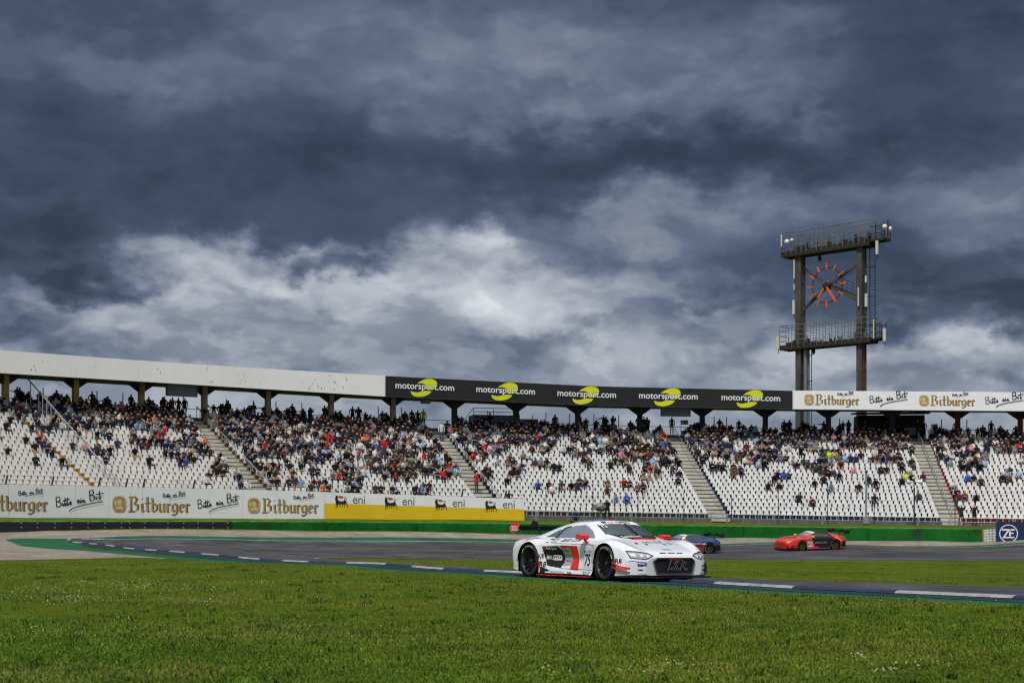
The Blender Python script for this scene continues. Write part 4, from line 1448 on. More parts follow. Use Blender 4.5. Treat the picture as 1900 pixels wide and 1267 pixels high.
def wheel(parent, x, y, z, r_=.335, w=.30, steer=0.0, rim=None, mark=None):
    """wheel facing outwards along sign(y)"""
    s = 1 if y > 0 else -1
    root = npmesh('wheel', [(0, 0, 0), (.001, 0, 0), (0, 0, .001)], [(0, 1, 2)], M_rim, parent, loc=(x, y, z), rot=(0, 0, steer))
    o_ = w / 2 * s
    m_ = MB()
    prof = [(.245, -o_), (r_ * .86, -o_ * 1.0), (r_ * .97, -o_ * .86), (r_, -o_ * .6), (r_ * 1.004, 0), (r_, o_ * .6), (r_ * .975, o_ * .86), (r_ * .90, o_ * 1.0), (r_ * .80, o_ * 1.03), (.252, o_ * .96), (.243, o_ * .8)]
    m_.lathe(prof, 48, 'y'); m_.build('tyre', M_tyre, root, smooth=True)
    m_ = MB()
    m_.lathe([(.247, o_ * .95), (.240, o_ * .80), (.225, o_ * .45), (.222, -o_ * .4)], 40, 'y', mi=1)
    m_.lathe([(0.0, -o_ * .1), (.222, -o_ * .1)], 24, 'y', mi=2)
    for k in range(10):
        t = 2 * pi * k / 10 + .2
        a = Vector((cos(t) * .05, o_ * .50, sin(t) * .05)); b = Vector((cos(t) * .235, o_ * .84, sin(t) * .235))
        for e in (-.055, .055):
            b2 = Vector((cos(t + e * 2) * .236, o_ * .84, sin(t + e * 2) * .236))
            m_.beam(a, b2, .016, .03, 0, up=(0, 1, 0))
    m_.lathe([(0, o_ * .62), (.04, o_ * .62), (.055, o_ * .55), (.06, o_ * .3)], 20, 'y', mi=0)
    m_.lathe([(0, o_ * .70), (.018, o_ * .70), (.02, o_ * .60)], 12, 'y', mi=1)
    m_.build('rim', [rim or M_rim, M_lip, M_well], root)
    if mark:
        m_ = MB()
        for (t0, t1, mi) in mark:
            n = 10
            for k in range(n):
                ta, tb = t0 + (t1 - t0) * k / n, t0 + (t1 - t0) * (k + 1) / n
                m_.add([Vector((cos(t) * rr, o_ * oo + .003 * s, sin(t) * rr)) for t in (ta, tb) for rr, oo in ((r_ * .86, 1.02), (r_ * .92, 1.0))], [(0, 2, 3, 1)], mi)
        m_.build('tyre_lettering', [M_tyrewh, M_bluev, M_lime], root)
    return root


def arch_liner(parent, x, s, zw, arch):
    m_ = MB(); V = []
    n = 20
    ang = [-.9 + (pi + 1.8) * k / n for k in range(n + 1)]
    for t in ang:
        for y in (.5, .955):
            V.append((x + cos(t) * arch * 1.0, y * s, zw + sin(t) * arch * 1.0))
    F = [(2 * k, 2 * k + 2, 2 * k + 3, 2 * k + 1) for k in range(n)]
    m_.add(V, F)
    m_.add([(x + cos(t) * arch, .5 * s, zw + sin(t) * arch) for t in ang], [tuple(range(n + 1))])
    m_.build('wheel_arch', M_well, parent)


def flat_text(body_, name, txt, at, width, m_, parent, plane='right', bold=0.0, shear=0.0, size=None, hscale=1.0, off=.006, z=0.0, rot=0.0):
    V, F = text_mesh(txt, 1.0, bold, shear, res=2)
    k = width / V[:, 0].max(); V = V * k; V[:, 1] *= hscale
    if rot: V = V @ np.array([[cos(rot), sin(rot)], [-sin(rot), cos(rot)]])
    V3 = [(p[0], p[1], z) for p in V]
    x, y = at
    if plane == 'right': body_.decal(V3, F, (x, -1.6, y), (1, 0, 0), (0, 0, 1), (0, 1, 0), name, m_, parent, off)
    elif plane == 'left': body_.decal(V3, F, (x, 1.6, y), (-1, 0, 0), (0, 0, 1), (0, -1, 0), name, m_, parent, off)
    elif plane == 'top': body_.decal(V3, F, (x, y, 2), (0, 1, 0), (-1, 0, 0), (0, 0, -1), name, m_, parent, off + .008)
    elif plane == 'front': body_.decal(V3, F, (3.2, x, y), (0, 1, 0), (0, 0, 1), (-1, 0, 0), name, m_, parent, off)


def rings(n=4, r_=.03, w=.006):
    V, F = [], []
    for q in range(n):
        b = len(V); cx = q * r_ * 1.45; K = 20
        for k in range(K):
            t = 2 * pi * k / K
            for rr in (r_ - w / 2, r_ + w / 2): V.append((cx + cos(t) * rr, sin(t) * rr, q * .0006))
        for k in range(K):
            j = (k + 1) % K; F.append((b + 2 * k, b + 2 * k + 1, b + 2 * j + 1, b + 2 * j))
    return V, F


def slab(pts, z0, z1, name, m_, parent):
    mb_ = MB(); mb_.prism(pts, lambda x, y: (x, y, z0), lambda x, y: (x, y, z1)); return mb_.build(name, m_, parent)


def wing(parent, x, z, span, chord, m_, endm, support_x, support_z, plate='hex'):
    """rear wing: aerofoil plank + end plates + swan necks"""
    prof = []
    for t in np.linspace(0, 1, 9): prof.append((x + chord / 2 - t * chord, z + .045 * sin(pi * t ** .8) * .6 + .05 * t))
    for t in np.linspace(1, 0, 9): prof.append((x + chord / 2 - t * chord, z - .012 + .05 * t - .02 * sin(pi * t)))
    mb_ = MB(); mb_.prism(prof, lambda a, b: (a, -span / 2, b), lambda a, b: (a, span / 2, b))
    root = mb_.build('rear_wing', mat('matt_black_wing', (.006, .006, .007), .9, var=.2, spec=.08), parent)
    for s in (-1, 1):
        ep = [(x + .18, z + .05), (x + .13, z + .10), (x - .10, z + .11), (x - .17, z + .04), (x - .16, z - .08), (x - .04, z - .11), (x + .11, z - .06)] if plate == 'hex' else [(x + .2, z + .08), (x - .25, z + .1), (x - .25, z - .12), (x + .2, z - .1)]
        mb_ = MB(); mb_.prism(ep, lambda a, b: (a, s * span / 2, b), lambda a, b: (a, s * (span / 2 + .018), b)); mb_.build('end_plate', endm, root)
        mb_ = MB()
        sy = s * span * .26
        P_ = smooth_line([(x + .02, z + .03), (x + .06, z + .09), (x + .17, z + .08), (support_x, support_z)], 5)
        for a, b in zip(P_[:-1], P_[1:]): mb_.beam((a[0], sy, a[1]), (b[0], sy, b[1]), .025, .045)
        mb_.add([(x + .18, sy - .015, z + .13), (x + .02, sy - .015, z + .17), (x - .08, sy - .015, z + .05), (x + .1, sy - .015, z + .02), (x + .18, sy + .015, z + .13), (x + .02, sy + .015, z + .17), (x - .08, sy + .015, z + .05), (x + .1, sy + .015, z + .02)],
                [(0, 1, 2, 3), (7, 6, 5, 4), (0, 4, 5, 1), (1, 5, 6, 2), (2, 6, 7, 3), (3, 7, 4, 0)])
        mb_.build('wing_support', M_carbon, root)
    return root


def mirror(parent, x, y, z, m_, glass=M_glassd):
    s = 1 if y > 0 else -1
    mb_ = MB()
    pr = [(-.09, 0.0), (-.085, .045), (-.04, .062), (.05, .055), (.085, .03), (.085, -.03), (.05, -.05), (-.085, -.05)]
    mb_.prism([(p[0] * 1.0, p[1]) for p in pr], lambda a, b: (x + a, y - s * .10, z + b), lambda a, b: (x + a * .9, y + s * .10, z + b * .9))
    root = mb_.build('door_mirror', m_, parent)
    mb_ = MB(); mb_.beam((x - .01, y - s * .06, z - .04), (x + .05, y - s * .09, z - .12), .05, .035); mb_.beam((x + .05, y - s * .09, z - .12), (x + .16, y - s * .16, z - .19), .045, .03)
    mb_.build('mirror_stem', m_, root)
    return root


# ---- white car
X_W = [-2.12, -2.03, -1.9, -1.6, -1.33, -1.0, -.6, -.2, .2, .5, .8, 1.05, 1.33, 1.6, 1.85, 2.05, 2.15, 2.2]
T_W = dict(
    z0=[.74, .79, .83, .90, .98, 1.08, 1.155, 1.19, 1.165, 1.065, .95, .86, .78, .71, .64, .575, .525, .46],
    p1=([.80, .86, .90, .93, .93, .93, .93, .93, .93, .93, .95, .98, .98, .97, .94, .84, .70, .60], [.16, .14, .12, .09, .08, .07, .07, .07, .07, .07, .07, .08, .08, .09, .10, .11, .12, .13]),
    p2=([.84, .91, .96, .985, .985, .985, .97, .96, .955, .955, .97, .99, 1.0, .995, .97, .88, .75, .65], [.24, .22, .20, .18, .17, .16, .16, .16, .16, .16, .16, .17, .18, .18, .18, .19, .2, .21]),
    p3=([.86, .93, .975, .995, 1.0, .97, .88, .82, .865, .895, .925, .965, 1.0, 1.0, .965, .87, .745, .645], [.42, .42, .42, .42, .42, .42, .42, .40, .40, .41, .42, .43, .44, .42, .40, .37, .34, .33]),
    p4=([.85, .92, .965, .985, .985, .955, .925, .92, .92, .92, .935, .965, .975, .965, .925, .82, .70, .60], [.56, .58, .60, .66, .695, .665, .65, .65, .65, .65, .66, .69, .70, .66, .58, .49, .44, .40]),
    p5=([.80, .87, .905, .905, .895, .87, .865, .87, .87, .87, .87, .865, .86, .845, .79, .68, .58, .50], [.66, .69, .725, .765, .785, .765, .745, .74, .74, .735, .745, .775, .785, .75, .665, .57, .505, .45]),
    p6=([.74, .80, .82, .81, .79, .775, .78, .785, .785, .77, .73, .68, .64, .62, .59, .55, .5, .45], [.69, .725, .755, .795, .81, .805, .795, .79, .785, .78, .775, .785, .76, .705, .635, .565, .51, .45]),
    p7=([.70, .72, .71, .67, .64, .62, .60, .575, .55, .55, .53, .50, .47, .45, .44, .42, .4, .38], [.71, .745, .775, .825, .875, .955, 1.035, 1.095, 1.115, 1.02, .905, .83, .765, .705, .635, .57, .515, .455]),
)


def build_white_car():
    P0 = Vector((1.87, 30.2)); hd = math.atan2(-.849, .528)
    e = .6
    f = Vector((cos(hd), sin(hd))); l = Vector((-sin(hd), cos(hd)))
    def hz(p): return H1(p.x, p.y) + .016
    zs = [hz(P0 + f * a + l * b) for a, b in ((1.33, .8), (1.33, -.8), (-1.33, .8), (-1.33, -.8))]
    roll = math.atan2((zs[0] + zs[2] - zs[1] - zs[3]) / 2, 1.6); pitch = -math.atan2((zs[0] + zs[1] - zs[2] - zs[3]) / 2, 2.66)
    root = empty('race_car', (P0.x, P0.y, sum(zs) / 4 - .004), (0, 0, 0))
    root.rotation_mode = 'XYZ'
    root.rotation_euler = (Matrix.Rotation(hd, 3, 'Z') @ Matrix.Rotation(pitch, 3, 'Y') @ Matrix.Rotation(roll, 3, 'X')).to_euler()
    tag(root, 'white racing coupe with red door stripe, number 75 and red mirrors, cornering over the kerb', 'race car')
    B = CarBody(X_W, T_W, 1.33, -1.33)
    # regions
    qwin = B.sel(side=[(-.60, .805), (-.47, .985), (-.15, 1.055), (.12, 1.07), (.30, 1.03), (.50, .925), (.66, .805)], ylim=(.54, .85))
    qq = B.sel(side=[(-1.05, .82), (-.68, .965), (-.56, .985), (-.66, .815)], ylim=(.5, .85))
    qfr = B.sel(side=[(-.68, .80), (-.53, 1.01), (-.15, 1.075), (.14, 1.09), (.33, 1.05), (.54, .93), (.72, .80)], ylim=(.54, .85)) & ~qwin
    for s in (-1, 1):
        B.part('side_window', qwin & (np.sign(B.C[:, 1]) == s), M_glasss, root)
        B.part('quarter_window', qq & (np.sign(B.C[:, 1]) == s), M_car_g, root)
        B.part('window_frame', qfr & (np.sign(B.C[:, 1]) == s) & (B.C[:, 0] < -.3), M_carbon, root)
    c = B.C; ay = np.abs(c[:, 1])
    ws_y = np.interp(c[:, 0], [.2, .42, .8, 1.0], [.505, .52, .57, .585])
    base_x = 1.05 - (ay / .585) ** 2 * .25
    qs = (c[:, 0] > .25) & (c[:, 0] < .42) & (ay < ws_y + .02) & (c[:, 2] > .8)
    qg = (c[:, 0] >= .42) & (c[:, 0] < base_x) & (ay < ws_y) & (c[:, 2] > .78)
    B.part('sunstrip', qs, M_wht, root)
    wsc = B.part('windscreen', qg, M_glassd, root)
    qh = B.sel(top=[(.95, .0), (1.20, .0), (1.22, .30), (1.10, .44), (.80, .56), (.78, .50), (.95, .4)], zlim=(.7, 1)) & ~qg
    B.part('cowl_panel', qh, M_carbon, root)
    ql = B.sel(front=[(.90, .57), (.875, .445), (.62, .425), (.46, .49), (.55, .525), (.72, .56)], xlim=(1.55, 2.3))
    for s in (-1, 1):
        hl = B.part('headlight', ql & (np.sign(c[:, 1]) == s), M_headg, root)
        V, F = pen([refine([(.895, .57), (.87, .445), (.625, .425), (.47, .488), (.55, .527), (.72, .56)], .03) + [(.895, .57)]], .012)
        B.decal([(s * p[0], p[1], p[2]) for p in V], F, (3.2, 0, 0), (0, 1, 0), (0, 0, 1), (-1, 0, 0), 'lamp_surround', M_carbon, hl, .006)
        # light elements
        for k, (y, z) in enumerate(((.81, .50), (.75, .494), (.69, .488), (.63, .482), (.575, .478))):
            V, F = patch([(-.024, -.022), (.024, -.022), (.030, .026), (-.016, .026)], 2, 2)
            B.decal(V, F, (3.2, s * y, z), (0, s, 0), (0, 0, 1), (-1, 0, 0), 'lamp_element', M_wht if k % 2 == 0 else M_head, hl, .008)
    # body with painted regions
    fm = np.zeros(len(B.F), int)
    side = (np.abs(B.N[:, 1]) > .35) | (ay > .78)
    def paint(q, i): fm[q] = i
    paint(B.sel(side=[(.05, .655), (.33, .655), (.36, .40), (.42, .175), (.115, .185), (.09, .40)], ylim=(.75, 2)), 1)
    paint(B.sel(side=[(-.30, .655), (.06, .655), (.06, .615), (-.22, .60)], ylim=(.75, 2)), 1)
    paint(B.sel(side=[(-.88, .63), (-.36, .645), (-.24, .57), (-.19, .30), (-.23, .205), (-.68, .245), (-.80, .42)], ylim=(.75, 2)), 2)
    paint(B.sel(side=[(-.24, .60), (.05, .61), (.09, .40), (.115, .26), (-.22, .25), (-.19, .32)], ylim=(.75, 2)), 4)  # door recess: shade on the white body put into the colour as grey
    paint(B.sel(side=[(-.90, .225), (-.86, .225), (-.55, .155), (-.86, .085), (-.90, .085)], ylim=(.8, 2)), 2)
    paint(B.sel(top=[(-1.2, 0), (.27, 0), (.27, .50), (-.2, .52), (-.9, .50), (-1.2, .45)], zlim=(.95, 2)), 3)
    paint(B.sel(top=[(1.205, 0), (1.29, 0), (1.30, .30), (1.205, .30)], zlim=(.5, 1)), 1)
    paint(B.sel(top=[(1.10, .62), (1.14, .74), (1.18, .80), (1.22, .66)], zlim=(.5, 1)), 1)
    paint(B.sel(zlim=(0, .095)), 2)
    # hood vents
    paint(B.sel(top=[(1.46, .36), (1.62, .46), (1.60, .36)], zlim=(.5, 1)), 2)
    paint(B.sel(top=[(1.60, .18), (1.68, .19), (1.69, .25), (1.60, .25)], zlim=(.5, 1)), 2)
    paint(B.sel(xlim=(2.10, 2.14), zlim=(.5, .6), ylim=(.0, .08)), 2); paint(B.sel(xlim=(2.10, 2.14), zlim=(.5, .6), ylim=(.13, .27)), 2)
    # bumper side slots
    for z in (.30, .225):
        paint(B.sel(front=[(.70, z + .014), (.90, z + .014), (.90, z - .014), (.70, z - .010)], xlim=(1.8, 2.3)), 2)
    qdoor = B.sel(side=[(-.22, .20), (-.22, .72), (.66, .72), (.93, .66), (.93, .20)], ylim=(.72, 2))
    dr = [None, None]
    for s in (-1, 1):
        dr[s > 0] = B.part('door', qdoor & (np.sign(c[:, 1]) == s), [M_car_w, M_car_r, M_carbon, M_car_g, M_sil], root, fm=fm)
    body = B.part('body', np.ones(len(B.F), bool), [M_car_w, M_car_r, M_carbon, M_car_g, M_sil], root, fm=fm)
    # end caps
    for idx, nm, m_ in ((B.end0, 'rear_panel', M_carbon), (B.end1, 'nose_panel', M_car_w)):
        V = B.V[idx]; npmesh(nm, V, [tuple(range(len(V)))], m_, root)
    # panel gaps
    for (a, b) in (((.93, .19), (.93, .66)), ((-.215, .20), (.90, .20)), ((.66, .715), (.93, .66)), ((1.72, .28), (1.62, .55))):
        V, F = pen([[(a[0] + (b[0] - a[0]) * k / 10, a[1] + (b[1] - a[1]) * k / 10) for k in range(11)]], .008)
        B.decal(V, F, (0, -1.6, 0), (1, 0, 0), (0, 0, 1), (0, 1, 0), 'panel_gap', M_well, root, .003)
    V, F = patch([(-.62, .70), (.95, .668), (.95, .682), (-.62, .712)], 24, 1)
    for s in (-1, 1): B.decal(V, F, (0, s * 1.6, 0), (1, 0, 0), (0, 0, 1), (0, -s, 0), 'shoulder_crease', M_sil, root, .004)
    # grille
    g = [(-.40, .448), (.40, .448), (.485, .385), (.405, .155), (-.405, .155), (-.485, .385)]
    mb_ = MB(); mb_.prism(g, lambda y, z: (2.15, y, z), lambda y, z: (2.252 - max(0, abs(y) - .3) * .22, y, z)); gr = mb_.build('grille', M_carbon, root)
    mb_ = MB()
    gi = [(p[0] * 1.0, p[1]) for p in g]
    for a, b in zip(gi, gi[1:] + gi[:1]):
        mb_.beam((2.256 - max(0, abs(a[0]) - .3) * .22, a[0], a[1]), (2.256 - max(0, abs(b[0]) - .3) * .22, b[0], b[1]), .018, .022)
    mb_.build('grille_frame', mat('grille_frame_grey', srgb(70, 72, 78), .4, var=.05), gr)
    def front_txt(txt, y, z, w, m_, bold=0, shear=0, par=gr, x=2.259, hs=1.0, nm='lettering'):
        V, F = text_mesh(txt, 1.0, bold, shear, res=2); k = w / V[:, 0].max()
        return npmesh(nm, [(x - max(0, abs(y + p[0] * k) - .3) * .22, y + p[0] * k, z + p[1] * k * hs) for p in V], F, m_, par)
    front_txt('I.S.R.', -.20, .235, .50, mat('outline_grey_print', srgb(120, 122, 128), .5), .03, .35)
    front_txt('I.S.R.', -.197, .238, .494, M_carbon, -.004, .35, x=2.2615, nm='lettering_fill')
    front_txt('Audi Sport', -.09, .405, .27, M_car_r, .0, hs=.8)
    V, F = patch([(-.15, .395), (-.115, .395), (-.10, .43), (-.135, .43)], 1, 1); npmesh('badge', [(2.259, p[0], p[1]) for p in V], F, M_car_r, gr)
    # splitter, skirts, diffuser, canards
    sp_ = [(1.62, -.98), (1.95, -1.0), (2.18, -.93), (2.33, -.62), (2.36, 0), (2.33, .62), (2.18, .93), (1.95, 1.0), (1.62, .98)]
    slab(sp_, .082, .105, 'front_splitter', M_carbon, root)
    for s in (-1, 1):
        slab([(-1.0, .90 * s), (-.98, 1.01 * s), (.88, 1.0 * s), (.92, .90 * s)], .055, .072, 'side_skirt', M_car_r if s < 0 else M_car_r, root)
        for z, z2 in ((.345, .255), (.265, .175)):
            mb_ = MB(); P_ = smooth_line([(1.68, z, .99), (1.80, z - .045, .99), (1.95, z2 + .01, .95), (2.12, z2, .84)][:4], 4) if False else None
            pts = [(1.68, .995, z), (1.76, 1.0, z - .035), (1.86, .985, z - .062), (1.96, .945, z2 + .008), (2.06, .88, z2)]
            for a, b in zip(pts[:-1], pts[1:]):
                i_ = Vector((a[0], s * (a[1] - .05), a[2])); j_ = Vector((b[0], s * (b[1] - .05), b[2]))
                o1 = Vector((a[0], s * (a[1] + .055), a[2] + .01)); o2 = Vector((b[0], s * (b[1] + .055), b[2] + .01))
                up = Vector((0, 0, .012))
                mb_.add([i_, j_, o2, o1, i_ + up, j_ + up, o2 + up, o1 + up], [(0, 1, 2, 3), (7, 6, 5, 4), (3, 2, 6, 7), (0, 4, 5, 1)])
            mb_.build('canard', M_car_r if s < 0 else M_carbon, root)
        # bumper corner fins
        mb_ = MB(); mb_.prism([(1.98, .40), (2.14, .36), (2.16, .14), (2.02, .14)], lambda a, b: (a, s * (.905 - (a - 2.0) * .75), b), lambda a, b: (a, s * (.945 - (a - 2.0) * .75), b))
        mb_.build('bumper_fin', M_car_w if s < 0 else M_carbon, root)
        arch_liner(root, 1.33, s, .335, .385); arch_liner(root, -1.33, s, .335, .385)
        st = R(-3)
        wheel(root, 1.33, s * .835, .338, steer=st, mark=[(1.0, 2.0, 0), (-.9, .15, 1), (.3, .6, 2)])
        wheel(root, -1.33, s * .83, .338, mark=[(1.0, 2.0, 0), (2.2, 2.6, 2), (-.9, -.2, 1)])
        mirror(root, .62, s * 1.0, .83, M_car_r)
    slab([(-2.12, -.8), (-1.6, -.6), (-1.6, .6), (-2.12, .8)], .14, .17, 'diffuser', M_carbon, root)
    wg_ = wing(root, -1.96, 1.0, 1.84, .36, M_carbon, M_car_r, -1.62, .80)
    V, F = rings(4, .052, .017)
    npmesh('badge', [(-1.95 + p[0] * .85 - .10, -.945 - p[2], .995 + p[1] * .85) for p in V], F, M_wht, wg_)
    V, F = text_mesh('AUTO CLASS', 1.0, .02, res=2); k = 1.0 / V[:, 0].max()
    npmesh('lettering', [(-1.96 + .186, -.80 + p[0] * k, .975 + p[1] * k * .55) for p in V], F, M_wht, wg_)
    slab([(-1.765, -.9), (-1.772, -.9), (-1.772, .9), (-1.765, .9)], .955, 1.04, 'wing_flap', MATS['matt_black_wing'], wg_)
    # door number and sponsors
    D = dr[0]
    flat_text(B, 'race_number', '75', (.60, .275), .21, M_black, D, bold=.012, hscale=1.45)
    flat_text(B, 'lettering', 'GT OPEN', (.63, .535), .24, M_black, D, hscale=.8)
    V, F = patch([(.56, .53), (.60, .53), (.615, .57), (.575, .57)], 2, 2); B.decal(V, F, (0, -1.6, 0), (1, 0, 0), (0, 0, 1), (0, 1, 0), 'badge', M_bluev, D)
    for (a, b) in (((.56, .50), (.86, .50)), ((.56, .245), (.86, .245)), ((.56, .245), (.56, .50)), ((.86, .245), (.86, .50))):
        V, F = pen([[a, b]], .005); B.decal(V, F, (0, -1.6, 0), (1, 0, 0), (0, 0, 1), (0, 1, 0), 'number_frame', M_sil, D)
    flat_text(B, 'lettering', 'RAVENOL', (-.17, .545), .22, M_black, D, hscale=.8)
    flat_text(B, 'lettering', 'PLAMOS', (-.17, .44), .24, M_black, D, hscale=.8)
    flat_text(B, 'lettering', 'fumoso', (-.15, .34), .22, M_black, D, hscale=.8)
    flat_text(B, 'lettering', 'Audi Sport', (-.76, .575), .36, M_wht, body)
    V, F = patch([(-.84, .57), (-.80, .57), (-.78, .61), (-.82, .61)], 2, 2); B.decal(V, F, (0, -1.6, 0), (1, 0, 0), (0, 0, 1), (0, 1, 0), 'badge', M_car_r, body)
    flat_text(B, 'lettering', 'BAU', (-.74, .375), .19, M_wht, body, bold=.01, hscale=1.1)
    V, F = patch([(-.54, .36), (-.31, .36), (-.31, .465), (-.54, .465)], 4, 3); B.decal(V, F, (0, -1.6, 0), (1, 0, 0), (0, 0, 1), (0, 1, 0), 'label_plate', M_wht, body)
    flat_text(B, 'lettering', 'FERA', (-.53, .378), .21, M_black, body, bold=.012, off=.009)
    flat_text(B, 'lettering', 'SAJE', (-1.04, .40), .22, M_black, body, bold=.01)
    V, F = patch([(-1.02, .20), (-.92, .20), (-.88, .31), (-.98, .31)], 3, 3); B.decal(V, F, (0, -1.6, 0), (1, 0, 0), (0, 0, 1), (0, 1, 0), 'badge', M_car_r, body)
    flat_text(B, 'lettering', 'R8', (-.92, .215), .20, M_black, body, bold=.02, hscale=.85)
    flat_text(B, 'lettering', 'testpartner', (-.52, .10), .48, M_sil, body, bold=.01)
    flat_text(B, 'lettering', 'Toller', (.06, .10), .17, M_black, body, bold=.02)
    flat_text(B, 'lettering', 'ISANI', (.60, .085), .25, M_black, body, bold=.0)
    V, F = pen([[(-.62, .09), (-.55, .155)]], .02); B.decal(V, F, (0, -1.6, 0), (1, 0, 0), (0, 0, 1), (0, 1, 0), 'badge', M_black, body)
    flat_text(B, 'lettering', 'auto I.S.R', (-.30, .728), .62, M_black, body, shear=.3, hscale=.75)
    V, F = rings(4, .034, .008); B.decal([(p[0] - .62, p[1] + .752, p[2]) for p in V], F, (0, -1.6, 0), (1, 0, 0), (0, 0, 1), (0, 1, 0), 'badge', M_sil, body)
    V, F = poly_flat(refine([(-.80, .715), (-.74, .70), (-.68, .73), (-.62, .78), (-.66, .79), (-.76, .775)], .04), 0); B.decal(V, F, (0, -1.6, 0), (1, 0, 0), (0, 0, 1), (0, 1, 0), 'fuel_flap', M_carbon, body)
    flat_text(B, 'lettering', 'ARAVON', (-1.50, .735), .34, M_black, body, hscale=.7, rot=.12)
    flat_text(B, 'lettering', 'R8', (1.72, .35), .15, M_black, body, bold=.02, hscale=.8)
    V, F = patch([(1.64, .34), (1.70, .34), (1.72, .42), (1.66, .42)], 2, 2); B.decal(V, F, (0, -1.6, 0), (1, 0, 0), (0, 0, 1), (0, 1, 0), 'badge', M_car_r, body)
    # blue sponsor tag on the bumper corner
    V, F = patch([(-.90, .335), (-.63, .305), (-.63, .37), (-.90, .40)], 16, 4)
    B.decal(V, F, (3.2, 0, 0), (0, 1, 0), (0, 0, 1), (-1, 0, 0), 'label_plate', M_bluev, body, .010)
    V, F = text_mesh('MICHELIN', 1, .01, res=2); k = .20 / V[:, 0].max(); B.decal([(p[0] * k - .865, p[1] * k * 1.2 + .345 - p[0] * k * .11) for p in V], F, (3.2, 0, 0), (0, 1, 0), (0, 0, 1), (-1, 0, 0), 'lettering', M_wht, body, .016)
    # bonnet and screen writing
    flat_text(B, 'lettering', 'auto I.S.R', (1.56, -.24), .48, M_black, body, plane='top', shear=.3, hscale=1.5)
    V, F = rings(4, .032, .008); B.decal([(p[0] - .07, p[1] * 1.4, p[2]) for p in V], F, (1.97, 0, 2), (0, 1, 0), (-1, 0, 0), (0, 0, -1), 'badge', M_sil, body)
    flat_text(B, 'lettering', 'Spiritlove', (1.17, -.42), .44, M_wht, body, plane='top', bold=.015, hscale=1.4)
    flat_text(B, 'lettering', 'GT', (.40, -.22), .17, M_orgv, body, plane='top', bold=.02, hscale=.9)
    flat_text(B, 'lettering', 'OPEN', (.40, -.03), .33, M_black, body, plane='top', bold=.02, hscale=.9)
    V, F = patch([(-.36, .30), (-.24, .29), (-.24, .38), (-.36, .39)], 2, 2); B.decal([(p[0], -p[1], 0) for p in V], F, (0, 0, 2), (0, 1, 0), (-1, 0, 0), (0, 0, -1), 'badge', M_bluev, body)
    flat_text(B, 'race_number', '75', (.60, -.50), .13, M_wht, wsc, plane='top', bold=.02, hscale=1.6)
    mb_ = MB(); mb_.tube((1.0, .05, .885), (.47, .12, 1.10), .012, n=6); mb_.build('wiper', M_carbon, root)
    # roof aerials and vent
    mb_ = MB(); mb_.lathe([(0, .03), (.05, .03), (.09, .0)], 16, 'z', (-.25, 0, 1.163)); mb_.build('roof_vent', M_carbon, root)
    for (x, y) in ((-.6, .1), (-.5, -.15), (.0, .2)):
        mb_ = MB(); mb_.tube((x, y, 1.12), (x - .03, y, 1.22), .006, n=5); mb_.build('aerial', M_carbon, root)
    return root


build_white_car()

# ---- the two far cars: long bonnet, cabin set back
X_M = [-2.28, -2.2, -2.0, -1.7, -1.35, -1.0, -.6, -.2, .1, .4, .7, 1.0, 1.33, 1.7, 2.0, 2.2, 2.3, 2.36]
T_M = dict(
    z0=[.80, .86, .95, 1.03, 1.11, 1.18, 1.225, 1.235, 1.20, 1.10, .985, .93, .90, .865, .80, .72, .64, .54],
    p1=([.80, .86, .92, .96, .96, .95, .94, .94, .94, .94, .95, .97, .98, .97, .95, .88, .78, .66], [.2, .18, .14, .11, .1, .09, .09, .09, .09, .09, .09, .09, .1, .1, .11, .12, .13, .14]),
    p2=([.84, .90, .97, 1.0, 1.0, .99, .97, .96, .96, .96, .97, .99, 1.0, 1.0, .98, .92, .82, .7], [.3, .27, .23, .2, .19, .18, .18, .18, .18, .18, .18, .18, .19, .2, .2, .21, .22, .23]),
    p3=([.86, .92, .98, 1.01, 1.01, .98, .94, .93, .93, .93, .94, .97, 1.0, 1.0, .97, .90, .80, .68], [.5, .5, .48, .46, .46, .45, .45, .45, .45, .45, .45, .45, .46, .45, .43, .4, .38, .36]),
    p4=([.84, .90, .96, .99, 1.0, .97, .94, .93, .93, .93, .94, .96, .98, .96, .92, .84, .74, .63], [.66, .68, .72, .77, .79, .76, .73, .72, .72, .72, .73, .76, .77, .74, .68, .6, .53, .46]),
    p5=([.76, .82, .87, .90, .91, .89, .88, .88, .88, .88, .87, .87, .86, .84, .79, .70, .62, .54], [.76, .79, .84, .875, .88, .86, .83, .82, .82, .82, .83, .855, .86, .83, .76, .67, .59, .50]),
    p6=([.66, .70, .73, .76, .78, .785, .79, .79, .78, .76, .70, .66, .62, .60, .58, .53, .48, .43], [.80, .84, .885, .90, .895, .875, .865, .86, .86, .865, .89, .90, .88, .85, .79, .70, .62, .52]),
    p7=([.58, .60, .62, .62, .61, .61, .60, .60, .59, .57, .54, .5, .47, .45, .43, .42, .4, .37], [.81, .86, .93, .985, 1.06, 1.125, 1.165, 1.17, 1.13, 1.04, .94, .91, .89, .855, .79, .71, .63, .53]),
)


